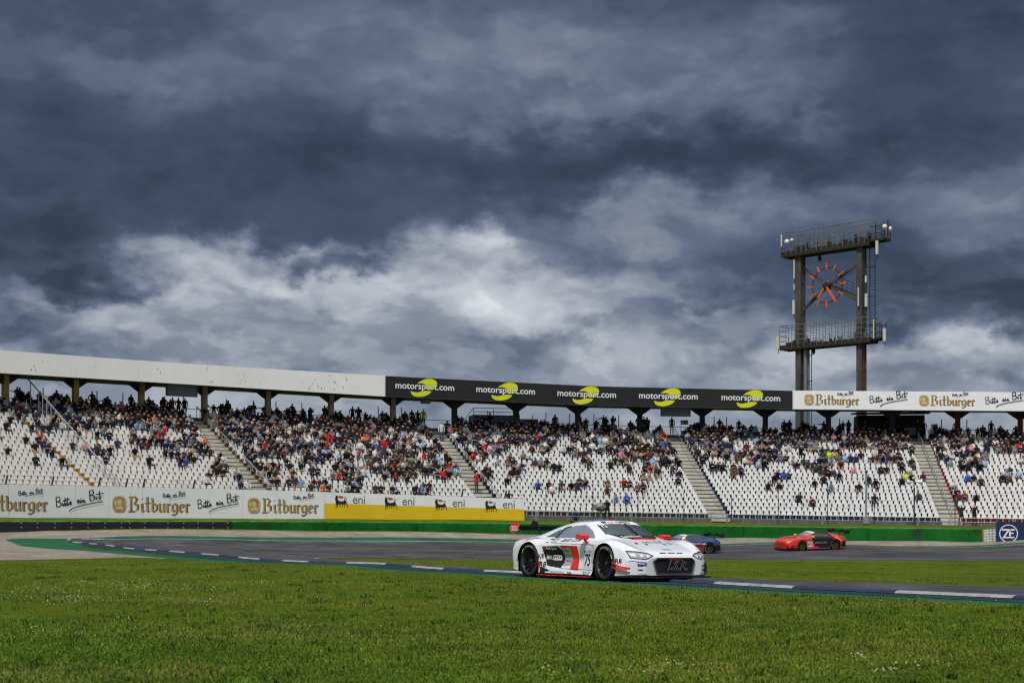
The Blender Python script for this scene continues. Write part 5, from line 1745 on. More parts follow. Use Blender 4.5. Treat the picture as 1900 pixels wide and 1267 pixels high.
def build_far_car(px, py, Y, yaw_deg, label, colors, num=None, rimm=M_rimy):
    x0 = (px - 950) * Y / FPX
    hd = R(yaw_deg)
    P0 = Vector((x0, Y)); f = Vector((cos(hd), sin(hd))); l = Vector((-sin(hd), cos(hd)))
    hz = lambda p: H1(p.x, p.y) + .016
    zs = [hz(P0 + f * a + l * b) for a, b in ((1.33, .8), (1.33, -.8), (-1.35, .8), (-1.35, -.8))]
    roll = math.atan2((zs[0] + zs[2] - zs[1] - zs[3]) / 2, 1.6); pitch = -math.atan2((zs[0] + zs[1] - zs[2] - zs[3]) / 2, 2.66)
    root = empty('race_car', (x0, Y, sum(zs) / 4), (0, 0, 0))
    root.rotation_euler = (Matrix.Rotation(hd, 3, 'Z') @ Matrix.Rotation(pitch, 3, 'Y') @ Matrix.Rotation(roll, 3, 'X')).to_euler()
    tag(root, label, 'race car')
    B = CarBody(X_M, T_M, 1.33, -1.35, nx=200, sub=1, zw=.345, arch=.39)
    c = B.C; ay = np.abs(c[:, 1])
    mats = colors['mats']
    qw = B.sel(side=[(-1.15, .90), (-.95, 1.03), (-.55, 1.12), (-.05, 1.13), (.20, 1.04), (.46, .90)], ylim=(.55, .86))
    for s in (-1, 1): B.part('side_window', qw & (np.sign(c[:, 1]) == s), M_glassd, root)
    q = (c[:, 0] > .02) & (c[:, 0] < .18) & (ay < .56) & (c[:, 2] > 1.0); B.part('sunstrip', q, M_wht, root)
    q = (c[:, 0] >= .18) & (c[:, 0] < .72 - (ay / .56) ** 2 * .2) & (ay < .565) & (c[:, 2] > .88); B.part('windscreen', q, colors.get('screen', M_glassd), root)
    ql = B.sel(front=[(.60, .66), (.80, .70), (.86, .60), (.78, .52), (.62, .56)], xlim=(1.7, 2.4))
    for s in (-1, 1): B.part('headlight', ql & (np.sign(c[:, 1]) == s), colors['lamp'], root)
    fm = np.zeros(len(B.F), int)
    for q, i in colors['paint'](B, c, ay): fm[q] = i
    qd = B.sel(side=[(-.75, .2), (-.75, .82), (.5, .82), (.5, .2)], ylim=(.7, 2))
    for s in (-1, 1): B.part('door', qd & (np.sign(c[:, 1]) == s), mats, root, fm=fm)
    body = B.part('body', np.ones(len(B.F), bool), mats, root, fm=fm)
    for idx, nm, m_ in ((B.end0, 'rear_panel', M_carbon), (B.end1, 'nose_panel', mats[0])):
        V = B.V[idx]; npmesh(nm, V, [tuple(range(len(V)))], m_, root)
    g = [(-.42, .56), (.42, .56), (.56, .40), (.60, .18), (-.60, .18), (-.56, .40)]
    mb_ = MB(); mb_.prism(g, lambda y, z: (2.2, y, z), lambda y, z: (2.385 - max(0, abs(y) - .3) * .4, y, z)); gr = mb_.build('grille', M_carbon, root)
    for k in range(9):
        mb_ = MB(); y = -.4 + k * .1; mb_.beam((2.392, y, .22), (2.392, y, .52), .012, .012); mb_.build('grille_slat', M_lip, gr)
    slab([(1.75, -1.0), (2.2, -1.0), (2.45, -.6), (2.5, 0), (2.45, .6), (2.2, 1.0), (1.75, 1.0)], .07, .11, 'front_splitter', M_carbon, root)
    for s in (-1, 1):
        slab([(-.95, .9 * s), (-.95, 1.03 * s), (.92, 1.03 * s), (.92, .9 * s)], .07, .12, 'side_skirt', colors['skirt'], root)
        arch_liner(root, 1.33, s, .345, .39); arch_liner(root, -1.35, s, .345, .39)
        wheel(root, 1.33, s * .84, .35, .345, .30, rim=rimm); wheel(root, -1.35, s * .84, .35, .345, .31, rim=rimm, mark=[(-1.2, .3, 0)])
        mirror(root, .50, s * 1.0, .93, colors['mirror'])
        mb_ = MB(); mb_.prism([(2.0, .40), (2.2, .34), (2.2, .28), (2.0, .34)], lambda a, b: (a, s * .90, b), lambda a, b: (a, s * 1.0, b)); mb_.build('canard', M_carbon, root)
    wing(root, -2.28, 1.16, 1.86, .38, M_carbon, M_carbon, -1.95, .93, 'plate')
    slab([(-2.45, -.75), (-1.9, -.7), (-1.9, .7), (-2.45, .75)], .16, .2, 'diffuser', M_carbon, root)
    mb_ = MB(); mb_.box((-2.30, 0, .42), (.06, 1.5, .32)); mb_.build('rear_bumper', M_carbon, root)
    if num:
        V, F = patch([(-.20, .26), (.20, .26), (.20, .62), (-.20, .62)], 5, 5); B.decal(V, F, (.68, 1.6, 0), (-1, 0, 0), (0, 0, 1), (0, -1, 0), 'number_panel', M_wht, body, .008)
        flat_text(B, 'race_number', num, (.85, .33), .32, M_black, body, plane='left', bold=.02, off=.012)
    return root, B, body


M_rc = mat('red_race_paint', srgb(204, 30, 16), .3, var=.04, coat=.7)
M_bc = mat('blue_race_paint', srgb(20, 54, 120), .3, var=.05, coat=.7)
M_dr = mat('dark_red_race_paint', srgb(120, 20, 30), .35, var=.06, coat=.6)
M_yl = mat('amber_headlight', srgb(196, 170, 40), .15, .3, var=.2, scale=10, coat=.8)
M_ye = mat('bright_yellow_cap', srgb(206, 220, 30), .4, var=.05)
M_scr = mat('pale_windscreen', srgb(130, 136, 140), .08, var=.2, spec=.8)


def paint_red(B, c, ay):
    return [(B.sel(side=[(-1.25, .82), (-.95, 1.20), (-.2, 1.4), (.10, 1.2), (.52, .86), (.45, .72), (.28, .50), (.30, .16), (-1.0, .16), (-.95, .5)]), 1),
            (B.sel(side=[(-2.4, .5), (-1.95, .62), (-1.8, .2), (-2.4, .1)], ylim=(.6, 2)), 1),
            (B.sel(xlim=(1.78, 3), zlim=(0, .24)), 1), (B.sel(xlim=(1.95, 3), zlim=(.24, .40), ylim=(.62, .80)), 1), (B.sel(top=[(-1.9, 0), (.0, 0), (.0, .5), (-1.9, .45)], zlim=(1.0, 2)), 1),
            (B.sel(side=[(-.05, .20), (.28, .20), (.95, .20), (.95, .30), (-.05, .26)], ylim=(.6, 2)), 0),
            (B.sel(side=[(-1.9, .56), (-1.35, .80), (-1.35, .84), (-1.9, .62)], ylim=(.6, 2)), 2)]


def paint_blue(B, c, ay):
    return [(B.sel(side=[(-2.4, .60), (-1.0, .60), (.4, .66), (2.0, .62), (2.4, .4), (2.4, .0), (-2.4, .0)], ylim=(.6, 2)), 1),
            (B.sel(side=[(-2.4, .54), (-1.2, .54), (-1.2, .0), (-2.4, .0)], ylim=(.6, 2)), 2),
            (B.sel(side=[(-1.6, .60), (1.0, .66), (1.0, .71), (-1.6, .65)], ylim=(.6, 2)), 3),
            (B.sel(side=[(.18, 1.3), (.30, .84), (.56, .80), (.42, 1.05)], ylim=(.5, 2)), 3)]


_, B_, bd = build_far_car(1503, 0, 101.5, 180 + 24, 'red and black racing coupe with number 65 panel, amber headlights and yellow mirror caps',
              dict(mats=[M_rc, M_carbon, M_wht], lamp=M_yl, mirror=M_ye, skirt=M_carbon, screen=M_scr, paint=paint_red), '65')
flat_text(B_, 'lettering', 'MANN-FILTER', (.25, .47), .95, M_sil, bd, plane='left', bold=.01)
build_far_car(1268, 0, 98.0, 180 + 24, 'blue and dark red racing coupe half hidden behind the white race car', dict(mats=[M_bc, M_dr, M_carbon, M_wht], lamp=M_headg, mirror=M_orgv, skirt=M_carbon, screen=M_scr, paint=paint_blue))


# ------------------------------------------------------------------ clock tower behind the stand
def build_tower():
    bx, by = 30.2, 158.0; bz = 1.2
    U = Vector((.72, -.694, 0)); Vv = Vector((.694, .72, 0)); Z = Vector((0, 0, 1))
    root = tag(empty('clock_tower', (bx, by, bz)), 'tall steel clock tower with two platforms, antennas and orange clock hands', 'tower')
    M3 = Matrix((U, Vv, Z)).transposed()
    def P(u, v, z): return U * u + Vv * v + Z * (z - bz)
    def zpx(u, py, v=0.0):
        y = by + U.y * u + Vv.y * v; return ZC - (py - HY) * y / FPX
    M_wth = mat('weathered_steel_leg', srgb(44, 41, 38), .85, var=.35, scale=.8, col2=srgb(86, 82, 78), stretch=(1, 1, .25))
    M_rust = mat('rusty_steel_leg', srgb(60, 44, 34), .85, var=.3, scale=.7, col2=srgb(126, 66, 28), stretch=(1.5, 1.5, .35))
    M_gal = mat('tower_galvanised', srgb(112, 112, 112), .6, .2, var=.25, scale=3)
    M_deck = mat('deck_grating', srgb(44, 41, 38), .8, .2, var=.3, scale=4)
    M_ant = mat('antenna_plastic', srgb(200, 198, 186), .5, var=.06)
    M_orange = mat('orange_clock_paint', srgb(232, 96, 18), .55, var=.06)
    M_pipe = mat('grey_duct', srgb(120, 126, 134), .5, .3, var=.1)
    for (u, n, mm_) in ((0, 'left', M_wth), (7.25, 'right', M_rust)):
        m_ = MB()
        zt = zpx(u, 466 if u == 0 else 452)
        zm = zpx(u, 645)
        # H-section leg: two flanges and a web
        for (zl, zh, k) in ((bz, zm, 1 if u else 0), (zm, zt + .6, 0)):
            m_.box(P(u, -.42, (zl + zh) / 2), (.62, .12, zh - zl), rot=M3, mi=0)
            m_.box(P(u, .42, (zl + zh) / 2), (.62, .12, zh - zl), rot=M3, mi=k)
            m_.box(P(u + .05, 0, (zl + zh) / 2), (.34, .72, zh - zl), rot=M3, mi=k)
        for z in np.arange(4, zt, 3.2):
            m_.box(P(u + .20, 0, z), (.14, .74, .10), rot=M3, mi=0)
        m_.build('leg', [M_wth, M_rust], root)
    m_ = MB()
    for v in (-.2, .25): m_.tube(P(.75, v, bz), P(.75, v, zpx(0, 650)), .2, n=10)
    m_.build('duct', M_pipe, root)
    # platforms
    def platform(zd, u0, u1, zr, nrail, v0=-.85, v1=.85, toe=.5, dens=.62):
        m_ = MB()
        for v in (v0 + .1, 0, v1 - .1): m_.beam(P(u0, v, zd), P(u1, v, zd), .16, toe)
        m_.box(P((u0 + u1) / 2, 0, zd + toe / 2 + .04), (u1 - u0, v1 - v0, .07), rot=M3)
        for u in np.arange(u0, u1, .9): m_.beam(P(u, v0, zd), P(u, v1, zd), .12, toe * .8)
        d = m_.build('platform_deck', M_deck, root)
        for v in (v0, v1):
            m_ = MB()
            for k in range(nrail):
                z = zd + toe / 2 + (zr - zd - toe / 2) * (k + 1) / nrail
                m_.tube(P(u0, v, z), P(u1, v, z), .045 if k == nrail - 1 else .028, n=5)
            for u in np.arange(u0, u1 + .01, dens):
                m_.tube(P(u, v, zd), P(u, v, zr), .032, n=5)
            m_.build('platform_rail', M_gal, root)
        for u in (u0, u1):
            m_ = MB()
            for k in range(nrail):
                z = zd + toe / 2 + (zr - zd - toe / 2) * (k + 1) / nrail
                m_.tube(P(u, v0, z), P(u, v1, z), .035, n=5)
            m_.build('platform_rail', M_gal, root)
        return d
    z1 = zpx(0, 472); zr1 = zpx(0, 431)
    platform(z1, -1.85, 8.6, zr1, 4)
    z2 = zpx(0, 645); zr2 = zpx(0, 604)
    platform(z2, -2.0, 8.7, zr2, 4, toe=.45, dens=.75)
    # right hand brackets beyond the platforms
    for (zd, zt, u1) in ((z1 + .2, z1 + 1.6, 10.2), (z2 + .1, z2 + 1.5, 9.7)):
        m_ = MB()
        for v in (-.6, .6):
            m_.beam(P(8.6, v, zd), P(u1, v, zd), .12, .2)
            for z in (zd + .7, zt): m_.tube(P(8.6, v, z), P(u1, v, z), .05, n=6)
            for u in (9.2, u1): m_.tube(P(u, v, zd), P(u, v, zt + .25), .05, n=6)
        m_.box(P((8.6 + u1) / 2, 0, zd + .1), (u1 - 8.6, 1.2, .1), rot=M3)
        m_.build('bracket', M_deck, root)
    # equipment standing on the decks
    for (zd, n) in ((z1 + .3, 26), (z2 + .3, 22)):
        for k in range(n):
            m_ = MB(); u = rnd.uniform(-1.5, 8.4); h = rnd.uniform(.25, .8)
            m_.box(P(u, rnd.uniform(-.6, .6), zd + h / 2), (rnd.uniform(.12, .4), .2, h), rot=M3)
            m_.tube(P(u, 0, zd), P(u, 0, zd + h + rnd.uniform(.1, .6)), .03, n=5)
            m_.build('equipment_box', rnd.choice([M_deck, M_gal, M_deck, M_wth]), root)
    # aerials: (photo px, top py, bottom py, u approx, width)
    def at_px(px, v=-.9):
        k = (px - 950) / FPX   # bx+.72u+.694v = k (by -.694u+.72v)
        return (k * (by + .72 * v) - bx - .694 * v) / (.72 + k * .694)
    for (px, yt, yb, w, v) in ((1450, 435, 458, .17, -1.1), (1473.5, 482, 517, .16, -.8), (1473.5, 527, 538, .14, -.8), (1472.5, 557, 583, .30, -1.0), (1443, 624, 648, .42, -1.1), (1627, 447, 472, .30, -1.1), (1592.5, 533, 568, .15, -.6), (1606.5, 512, 524, .22, -.6), (1607, 545, 569, .3, -.7), (1641, 609, 633, .34, -1.0), (1621, 592, 628, .14, -1.0)):
        u = at_px(px, v); m_ = MB(); za, zb2 = zpx(u, yt, v), zpx(u, yb, v)
        m_.tube(P(u, v, zb2), P(u, v, za), w / 2, n=10); m_.tube(P(u, v + .12, zb2 - .4), P(u, v + .12, za + .1), .04, n=6, mi=1)
        m_.build('panel_antenna', [M_ant, M_deck], root)
    for (px, py, r_, v, d) in ((1460, 449, .26, -1.1, (0, -1, 0)), (1469, 446, .17, -1.0, (0, -1, 0)), (1641, 421, .24, -.9, (0, -1, 0)), (1651, 425, .26, -.8, (.9, -.4, 0))):
        u = at_px(px, v); z = zpx(u, py, v); m_ = MB(); c = P(u, v, z); D = Vector(d).normalized()
        ax1 = D.cross(Vector((0, 0, 1))).normalized(); ax2 = D.cross(ax1)
        rings_ = []
        for (rr, dd) in ((0, -.12), (r_ * .6, -.08), (r_, 0), (r_, .14), (0, .2)):
            rings_.append([c + D * dd + (ax1 * cos(2 * pi * k / 16) + ax2 * sin(2 * pi * k / 16)) * rr for k in range(16)])
        V = [p for r2 in rings_ for p in r2]; F = [(a * 16 + k, a * 16 + (k + 1) % 16, (a + 1) * 16 + (k + 1) % 16, (a + 1) * 16 + k) for a in range(4) for k in range(16)]
        m_.add(V, F); m_.build('dish_antenna', mat('white_dish', srgb(222, 224, 226), .4, var=.03), root, smooth=True)
    u = at_px(1647.5, -.6); m_ = MB(); m_.tube(P(u, -.6, zpx(u, 452)), P(u, -.6, zpx(u, 410)), .07, n=6); m_.build('antenna_mast', M_deck, root)
    # ladder beside the right leg
    m_ = MB()
    for du in (8.15, 8.75):
        m_.tube(P(du, .1, z2), P(du, .1, z1), .05, n=6)
    for z in np.arange(z2, z1, .32): m_.tube(P(8.15, .1, z), P(8.75, .1, z), .018, n=4)
    for z in np.arange(z2 + 1.5, z1, 3.0): m_.beam(P(7.5, .1, z), P(8.75, .1, z), .08)
    m_.build('ladder', M_deck, root)
    m_ = MB(); m_.tube(P(1.35, 0, bz), P(1.35, 0, z2), .045, n=6)
    for z in np.arange(8, z2, 2.7): m_.beam(P(.9, 0, z), P(1.5, 0, z), .07)
    m_.build('cable', M_deck, root)
    for (u, z) in ((2.35, z1 - .75), (1.6, z2 - .55)):
        m_ = MB(); m_.lathe([(0, .35), (.16, .28), (.2, .0), (.12, -.25), (0, -.3)], 10, 'z', P(u, 0, z)); m_.build('hanging_lamp', M_deck, root)
    # clock: ring, hour marks, hands, X braces
    uc = 3.28; zc = zpx(uc, 529.5)
    m_ = MB(); K = 48; r_ = 1.80
    for k in range(K):
        t0, t1 = 2 * pi * k / K, 2 * pi * (k + 1) / K
        m_.beam(P(uc + cos(t0) * r_, -.05, zc + sin(t0) * r_), P(uc + cos(t1) * r_, -.05, zc + sin(t1) * r_), .07)
    ck = m_.build('clock_ring', M_deck, root)
    for k in range(12):
        t = pi / 2 - 2 * pi * k / 12; m_ = MB()
        m_.beam(P(uc + cos(t) * 1.62, -.16, zc + sin(t) * 1.62), P(uc + cos(t) * 2.3, -.16, zc + sin(t) * 2.3), .13, .13, up=tuple(Vv)); m_.build('hour_mark', M_orange, ck)
    def hand(t, ln, back, w, v):
        m_ = MB(); m_.beam(P(uc - cos(t) * back, v, zc - sin(t) * back), P(uc + cos(t) * ln, v, zc + sin(t) * ln), .10, w, up=(0, 0, 1) if abs(sin(t)) < .9 else (1, 0, 0)); return m_.build('clock_hand', M_orange, ck)
    hand(R(-56), 2.2, .35, .19, -.42); hand(R(-128), 1.55, .45, .19, -.30)
    m_ = MB(); m_.lathe([(0, -.5), (.25, -.5), (.42, -.3), (.42, .35), (0, .4)], 18, 'y', P(uc, 0, zc), M=M3); m_.build('clock_hub', M_deck, ck)
    m_ = MB()
    for (u, py) in ((0.25, 497), (7.0, 487), (0.25, 575), (7.0, 560)):
        m_.beam(P(uc, .15, zc), P(u, .15, zpx(u, py)), .2, .26)
    m_.build('cross_brace', M_wth, root)
    m_ = MB(); a = P(uc + .6, .45, zc - .1); b = P(7.0, .45, zpx(7, 552))
    m_.beam(a, b, .7, .12)
    for k in range(6):
        t = k / 5; p = a.lerp(b, t); m_.tube(p + Vv * .3, p + Vv * .3 + Z * 1.1, .025, n=5)
    for h in (.4, .75, 1.1): m_.tube(a + Vv * .3 + Z * h, b + Vv * .3 + Z * h, .025, n=5)
    m_.build('catwalk', M_deck, root)


build_tower()


# ------------------------------------------------------------------ small structures on the rear walkway and hung from the roof
def arc_box(name, label, cat, px0, px1, yt, yb, Rr, depth, mats, extra=None, group=None):
    t0, t1 = theta_at(px0, Rr), theta_at(px1, Rr); tc_ = (t0 + t1) / 2
    z0, z1 = z_at((px0 + px1) / 2, yb, Rr), z_at((px0 + px1) / 2, yt, Rr)
    w = (t1 - t0) * Rr; L0 = pol(tc_, Rr, z0)
    root = tag(empty(name, L0, (0, 0, -tc_)), label, cat, group)
    m_ = MB(); m_.box((0, depth / 2, (z1 - z0) / 2), (w, depth, z1 - z0))
    m_.build('body', mats[0], root)
    if extra: extra(root, w, z1 - z0, depth)
    return root


M_boxg = mat('grey_display_back', srgb(84, 88, 94), .7, var=.1)
def hang(root, w, h, d):
    m_ = MB()
    for x in (-w * .35, w * .35): m_.tube((x, d / 2, h), (x, d / 2, h + .5), .03, n=6)
    m_.build('hanger', M_steeld, root)
    m_ = MB()
    for a, b in (((-w / 2, h), (w / 2, h)), ((-w / 2, 0), (w / 2, 0)), ((-w / 2, 0), (-w / 2, h)), ((w / 2, 0), (w / 2, h))): m_.beam((a[0], -.01, a[1]), (b[0], -.01, b[1]), .05)
    m_.build('frame', M_steeld, root)
arc_box('display_screen', 'large grey screen casing hanging under the bare white roof edge', 'screen', 310, 366, 712, 735, RF + .6, .35, [M_boxg], hang)
arc_box('display_screen', 'large grey screen casing hanging under the black roof banner', 'screen', 1227, 1281, 754.5, 772, RF + .6, .35, [M_boxg], hang)
arc_box('display_screen', 'small dark box hanging under the first website logo', 'screen', 782, 798, 740.5, 748.5, RF + .6, .3, [M_boxg], hang)
M_exit = mat('exit_sign_green', srgb(20, 96, 62), .5, var=.05)
def exitmark(root, w, h, d):
    V, F = poly_flat([(w * .1, h * .4), (w * .3, h * .4), (w * .3, h * .2), (w * .46, h * .5), (w * .3, h * .8), (w * .3, h * .6), (w * .1, h * .6)], 0)
    npmesh('arrow', [(p[0], -.01, p[1]) for p in V], F, M_wht, root)
    V, F = poly_flat([(-w * .42, h * .1), (-w * .3, h * .1), (-w * .22, h * .4), (-w * .12, h * .1), (-w * .02, h * .1), (-w * .12, h * .55), (-w * .1, h * .85), (-w * .25, h * .85), (-w * .4, h * .6)], 0)
    npmesh('running_figure', [(p[0], -.01, p[1]) for p in V], F, M_wht, root)
    m_ = MB(); m_.tube((-w * .45, .05, -2.0), (-w * .45, .05, h), .03, n=6); m_.build('pole', M_steeld, root)
arc_box('exit_sign', 'green exit sign above the concrete stairs left of the blue stepped block', 'sign', 1263, 1277, 779.5, 787.5, RT + 1, .06, [M_exit], exitmark)
arc_box('exit_sign', 'green exit sign above the concrete stairs near the dark stair shelter', 'sign', 1728, 1740, 786.5, 794, RT + 1, .06, [M_exit], exitmark)
M_cloth = mat('blue_white_striped_curtain', srgb(62, 98, 158), .8, var=.1, scale=9, col2=srgb(206, 216, 232), stretch=(1.6, .1, .02))
def kiosk(root, w, h, d):
    m_ = MB()
    for x in np.linspace(-w / 2, w / 2, 22):
        m_.tube((x, -.03, .02), (x, -.03, h), w / 42, n=6)
    m_.build('curtain', M_cloth, root)
    m_ = MB()
    for z in (h + .3, h + .65): m_.tube((-w / 2, .1, z), (w / 2, .1, z), .03, n=5)
    for x in (-w / 2, 0, w / 2): m_.tube((x, .1, 0), (x, .1, h + .65), .03, n=5)
    m_.tube((-w / 2, .1, h + .65), (-w / 2 - .75, .1, h - .3), .03, n=5); m_.tube((-w / 2 - .75, .1, h - .3), (-w / 2 - .75, .1, 0), .03, n=5)
    m_.build('frame', M_steeld, root)
arc_box('refreshment_stall', 'stall with a blue and white striped curtain on the upper walkway', 'stall', 879, 953, 770, 806, RT + 4.0, 2.0, [M_boxg], kiosk)
arc_box('equipment_cabin', 'small pale grey cabin on the upper walkway beside the striped stall', 'cabin', 963, 998, 778, 806, RT + 3.6, 1.8, [mat('cabin_grey', srgb(150, 154, 160), .6, var=.08)], hang)
M_corr = mat('dark_corrugated_sheet', srgb(46, 44, 44), .8, var=.25, scale=3, stretch=(6, 1, .3))
def shelter(root, w, h, d):
    m_ = MB()
    for x in np.linspace(-w / 2 - .2, w / 2 + .25, 34): m_.tube((x, -1.0, h + .12), (x, d, h + .35), .09, n=6)
    m_.build('roof', M_corr, root)
    m_ = MB(); m_.box((w * .33, -.02, h * .40), (w * .2, .04, h * .28)); m_.build('window', mat('bright_opening', srgb(150, 160, 175), .4, var=.05), root)
    m_ = MB()
    for x in np.linspace(-w * .45, -.1, 12): m_.beam((x, -.05, h * .1), (x + .15, -.05, h * .5), .05)
    m_.build('grille', M_steeld, root)
arc_box('stair_shelter', 'dark stair shelter with corrugated roof behind the top rows under the brewery banner', 'shelter', 1592, 1716, 770, 820, 104.2, 3.0, [M_corr], shelter)
t = theta_at(1607, RG - .4); p = pol(t, RG - .4); L0 = (p[0], p[1], H1(p[0], p[1]))
lp = tag(empty('camera_pole', L0), 'thick dark steel pole with a small camera in front of the blue stepped block', 'pole')
m_ = MB(); m_.tube((0, 0, -.2), (0, 0, z_at(1607, 872, RG - .4) - L0[2]), .085, .07, n=10); m_.lathe([(0, .7), (.28, .66), (.3, .1), (.2, 0)], 12, 'z', (0, 0, 0)); m_.build('post', M_steel, lp)
m_ = MB(); m_.box((0, -.1, z_at(1607, 875, RG - .4) - L0[2]), (.16, .34, .14)); m_.build('camera', M_steeld, lp)
t = theta_at(1696, RG - .3); p = pol(t, RG - .3); L0 = (p[0], p[1], H1(p[0], p[1]))
ls = tag(empty('loudspeaker_mast', L0), 'mast carrying two white horn loudspeakers beside the concrete stairs', 'loudspeaker')
m_ = MB(); zt_s = z_at(1696, 890, RG - .3) - L0[2]; m_.tube((0, 0, -.2), (0, 0, zt_s), .045, n=8); m_.build('post', M_steeld, ls)
for s in (-1, 1):
    m_ = MB(); m_.lathe([(.0, .08 * s), (.06, .1 * s), (.09, .3 * s), (.24, .62 * s), (.26, .64 * s), (.05, .3 * s)], 16, 'x', (0, 0, zt_s - .15)); m_.build('horn', M_wht, ls, smooth=True)
m_ = MB(); m_.lathe([(0, .2), (.14, .15), (.16, 0), (0, -.05)], 10, 'z', (0, 0, zt_s + .1)); m_.build('beacon', mat('pale_yellow_plastic', srgb(190, 190, 120), .5, var=.05), ls)
# wrapped television camera by the railing
t = theta_at(1112, RP - .6); p = pol(t, RP - .6); L0 = (p[0], p[1], H1(p[0], p[1]))
tvr = tag(empty('television_camera', L0), 'television camera on a tripod wrapped in grey rain cover by the railing', 'camera')
m_ = MB()
for k in range(3):
    a = 2 * pi * k / 3; m_.tube((cos(a) * .45, sin(a) * .45, 0), (0, 0, 1.0), .03, n=6)
m_.build('tripod', M_steeld, tvr)
bm_ = bmesh.new(); bmesh.ops.create_icosphere(bm_, subdivisions=3, radius=.42)
V = np.array([v.co[:] for v in bm_.verts]); F = [tuple(v.index for v in f.verts) for f in bm_.faces]; bm_.free()
V = V * np.array([1.5, .8, .85]) * (1 + .16 * np.sin(V[:, :1] * 17 + V[:, 1:2] * 9) * np.cos(V[:, 2:3] * 13)) + np.array([.1, 0, 1.15])
npmesh('rain_cover', V, F, mat('grey_rain_cover', srgb(112, 114, 118), .5, var=.4, scale=5), tvr, smooth=True)


# ------------------------------------------------------------------ people
def skin_person(J, E, sub):
    """J: joints {name:(x,y,z,rx,ry)}, E: edges, root pelvis -> verts, faces"""
    names = list(J); idx = {n: i for i, n in enumerate(names)}
    me = bpy.data.meshes.new('p'); me.from_pydata([J[n][:3] for n in names], [(idx[a], idx[b]) for a, b in E], [])
    o = bpy.data.objects.new('p', me); COL.objects.link(o)
    o.modifiers.new('s', 'SKIN')
    for i, n in enumerate(names):
        sv = me.skin_vertices[0].data[i]; sv.radius = (J[n][3], J[n][4]); sv.use_root = (n == 'pelvis')
    if sub:
        m_ = o.modifiers.new('u', 'SUBSURF'); m_.levels = sub
    dg = bpy.context.evaluated_depsgraph_get()
    m2 = bpy.data.meshes.new_from_object(o.evaluated_get(dg))
    V = np.array([v.co[:] for v in m2.vertices]); F = [tuple(p.vertices) for p in m2.polygons]
    bpy.data.objects.remove(o); bpy.data.meshes.remove(me); bpy.data.meshes.remove(m2)
    # region of every vertex: nearest bone (0 shirt, 1 trousers, 2 skin, 3 hair, 4 shoes, 5 forearm)
    reg = {}
    for a, b in E:
        k = {'head', 'crown'} & {a, b}
        if 'crown' in (a, b): r_ = 2
        elif 'neck' in (a, b) and 'head' in (a, b): r_ = 2
        elif any(q.startswith('ha') for q in (a, b)): r_ = 2
        elif any(q.startswith('wr') for q in (a, b)): r_ = 5
        elif any(q.startswith('to') for q in (a, b)): r_ = 4
        elif any(q.startswith(('kn', 'an', 'hi')) for q in (a, b)): r_ = 1
        else: r_ = 0
        reg[(a, b)] = r_
    best = np.full(len(V), 9.0); R_ = np.zeros(len(V), int)
    for (a, b), r_ in reg.items():
        A, B_ = np.array(J[a][:3]), np.array(J[b][:3]); d = B_ - A
        t = np.clip(((V - A) @ d) / (d @ d), 0, 1); dist = np.linalg.norm(V - A - t[:, None] * d, axis=1) - (J[a][3] * (1 - t) + J[b][3] * t)
        q = dist < best; best[q] = dist[q]; R_[q] = r_
    hz_ = J['head'][2]; hy = J['head'][1]
    hair = (R_ == 2) & ((V[:, 2] > hz_ + .055) | ((V[:, 2] > hz_ - .09) & (V[:, 1] < hy - .03))) & (V[:, 2] > hz_ - .1) & (np.abs(V[:, 0]) < .2)
    R_[hair] = 3
    return V, F, R_


EDG = [('pelvis', 'belly'), ('belly', 'chest'), ('chest', 'neck'), ('neck', 'head'), ('head', 'crown')]
for s_n in ('L', 'R'):
    EDG += [('pelvis', 'hi' + s_n), ('hi' + s_n, 'kn' + s_n), ('kn' + s_n, 'an' + s_n), ('an' + s_n, 'to' + s_n), ('chest', 'sh' + s_n), ('sh' + s_n, 'el' + s_n), ('el' + s_n, 'wr' + s_n), ('wr' + s_n, 'ha' + s_n)]


def pose_sit(lean=0.0, knees=.13, arms='lap', head=0.0, tw=0.0):
    J = dict(pelvis=(0, 0, .53, .15, .12), belly=(0, .0 + lean * .1, .70, .145, .11), chest=(0, .0 + lean * .25, .92, .165, .115), neck=(tw * .1, .03 + lean * .36, 1.09, .055, .055), head=(tw * .3, .05 + lean * .42, 1.20, .082, .095), crown=(tw * .4, .045 + lean * .44 + head, 1.275, .07, .08))
    for s, n in ((-1, 'L'), (1, 'R')):
        J['hi' + n] = (s * .10, .06, .51, .09, .09); J['kn' + n] = (s * knees, .46, .53, .065, .065); J['an' + n] = (s * knees, .46 + .04 * s, .12, .048, .048); J['to' + n] = (s * (knees + .02), .62 + .04 * s, .05, .04, .035)
        J['sh' + n] = (s * .185, lean * .28, 1.0, .062, .062)
        if arms == 'lap': e, w, h = (s * .24, .08 + lean * .2, .76), (s * .13, .30, .64), (s * .06, .38, .63)
        elif arms == 'knees': e, w, h = (s * .25, .22 + lean * .2, .78), (s * .16, .43, .66), (s * .10, .50, .62)
        elif arms == 'phone': e, w, h = (s * .24, .16 + lean * .2, .82), (s * .10, .34, 1.02), (s * .05, .38, 1.10)
        elif arms == 'crossed': e, w, h = (s * .24, .10 + lean * .2, .78), (s * .04, .24, .82), (-s * .08, .24, .84)
        else: e, w, h = (s * .27, .05, .76), (s * .24, .24, .62), (s * .22, .34, .60)
        J['el' + n] = e + (.045, .045); J['wr' + n] = w + (.032, .032); J['ha' + n] = h + (.034, .026)
    return J


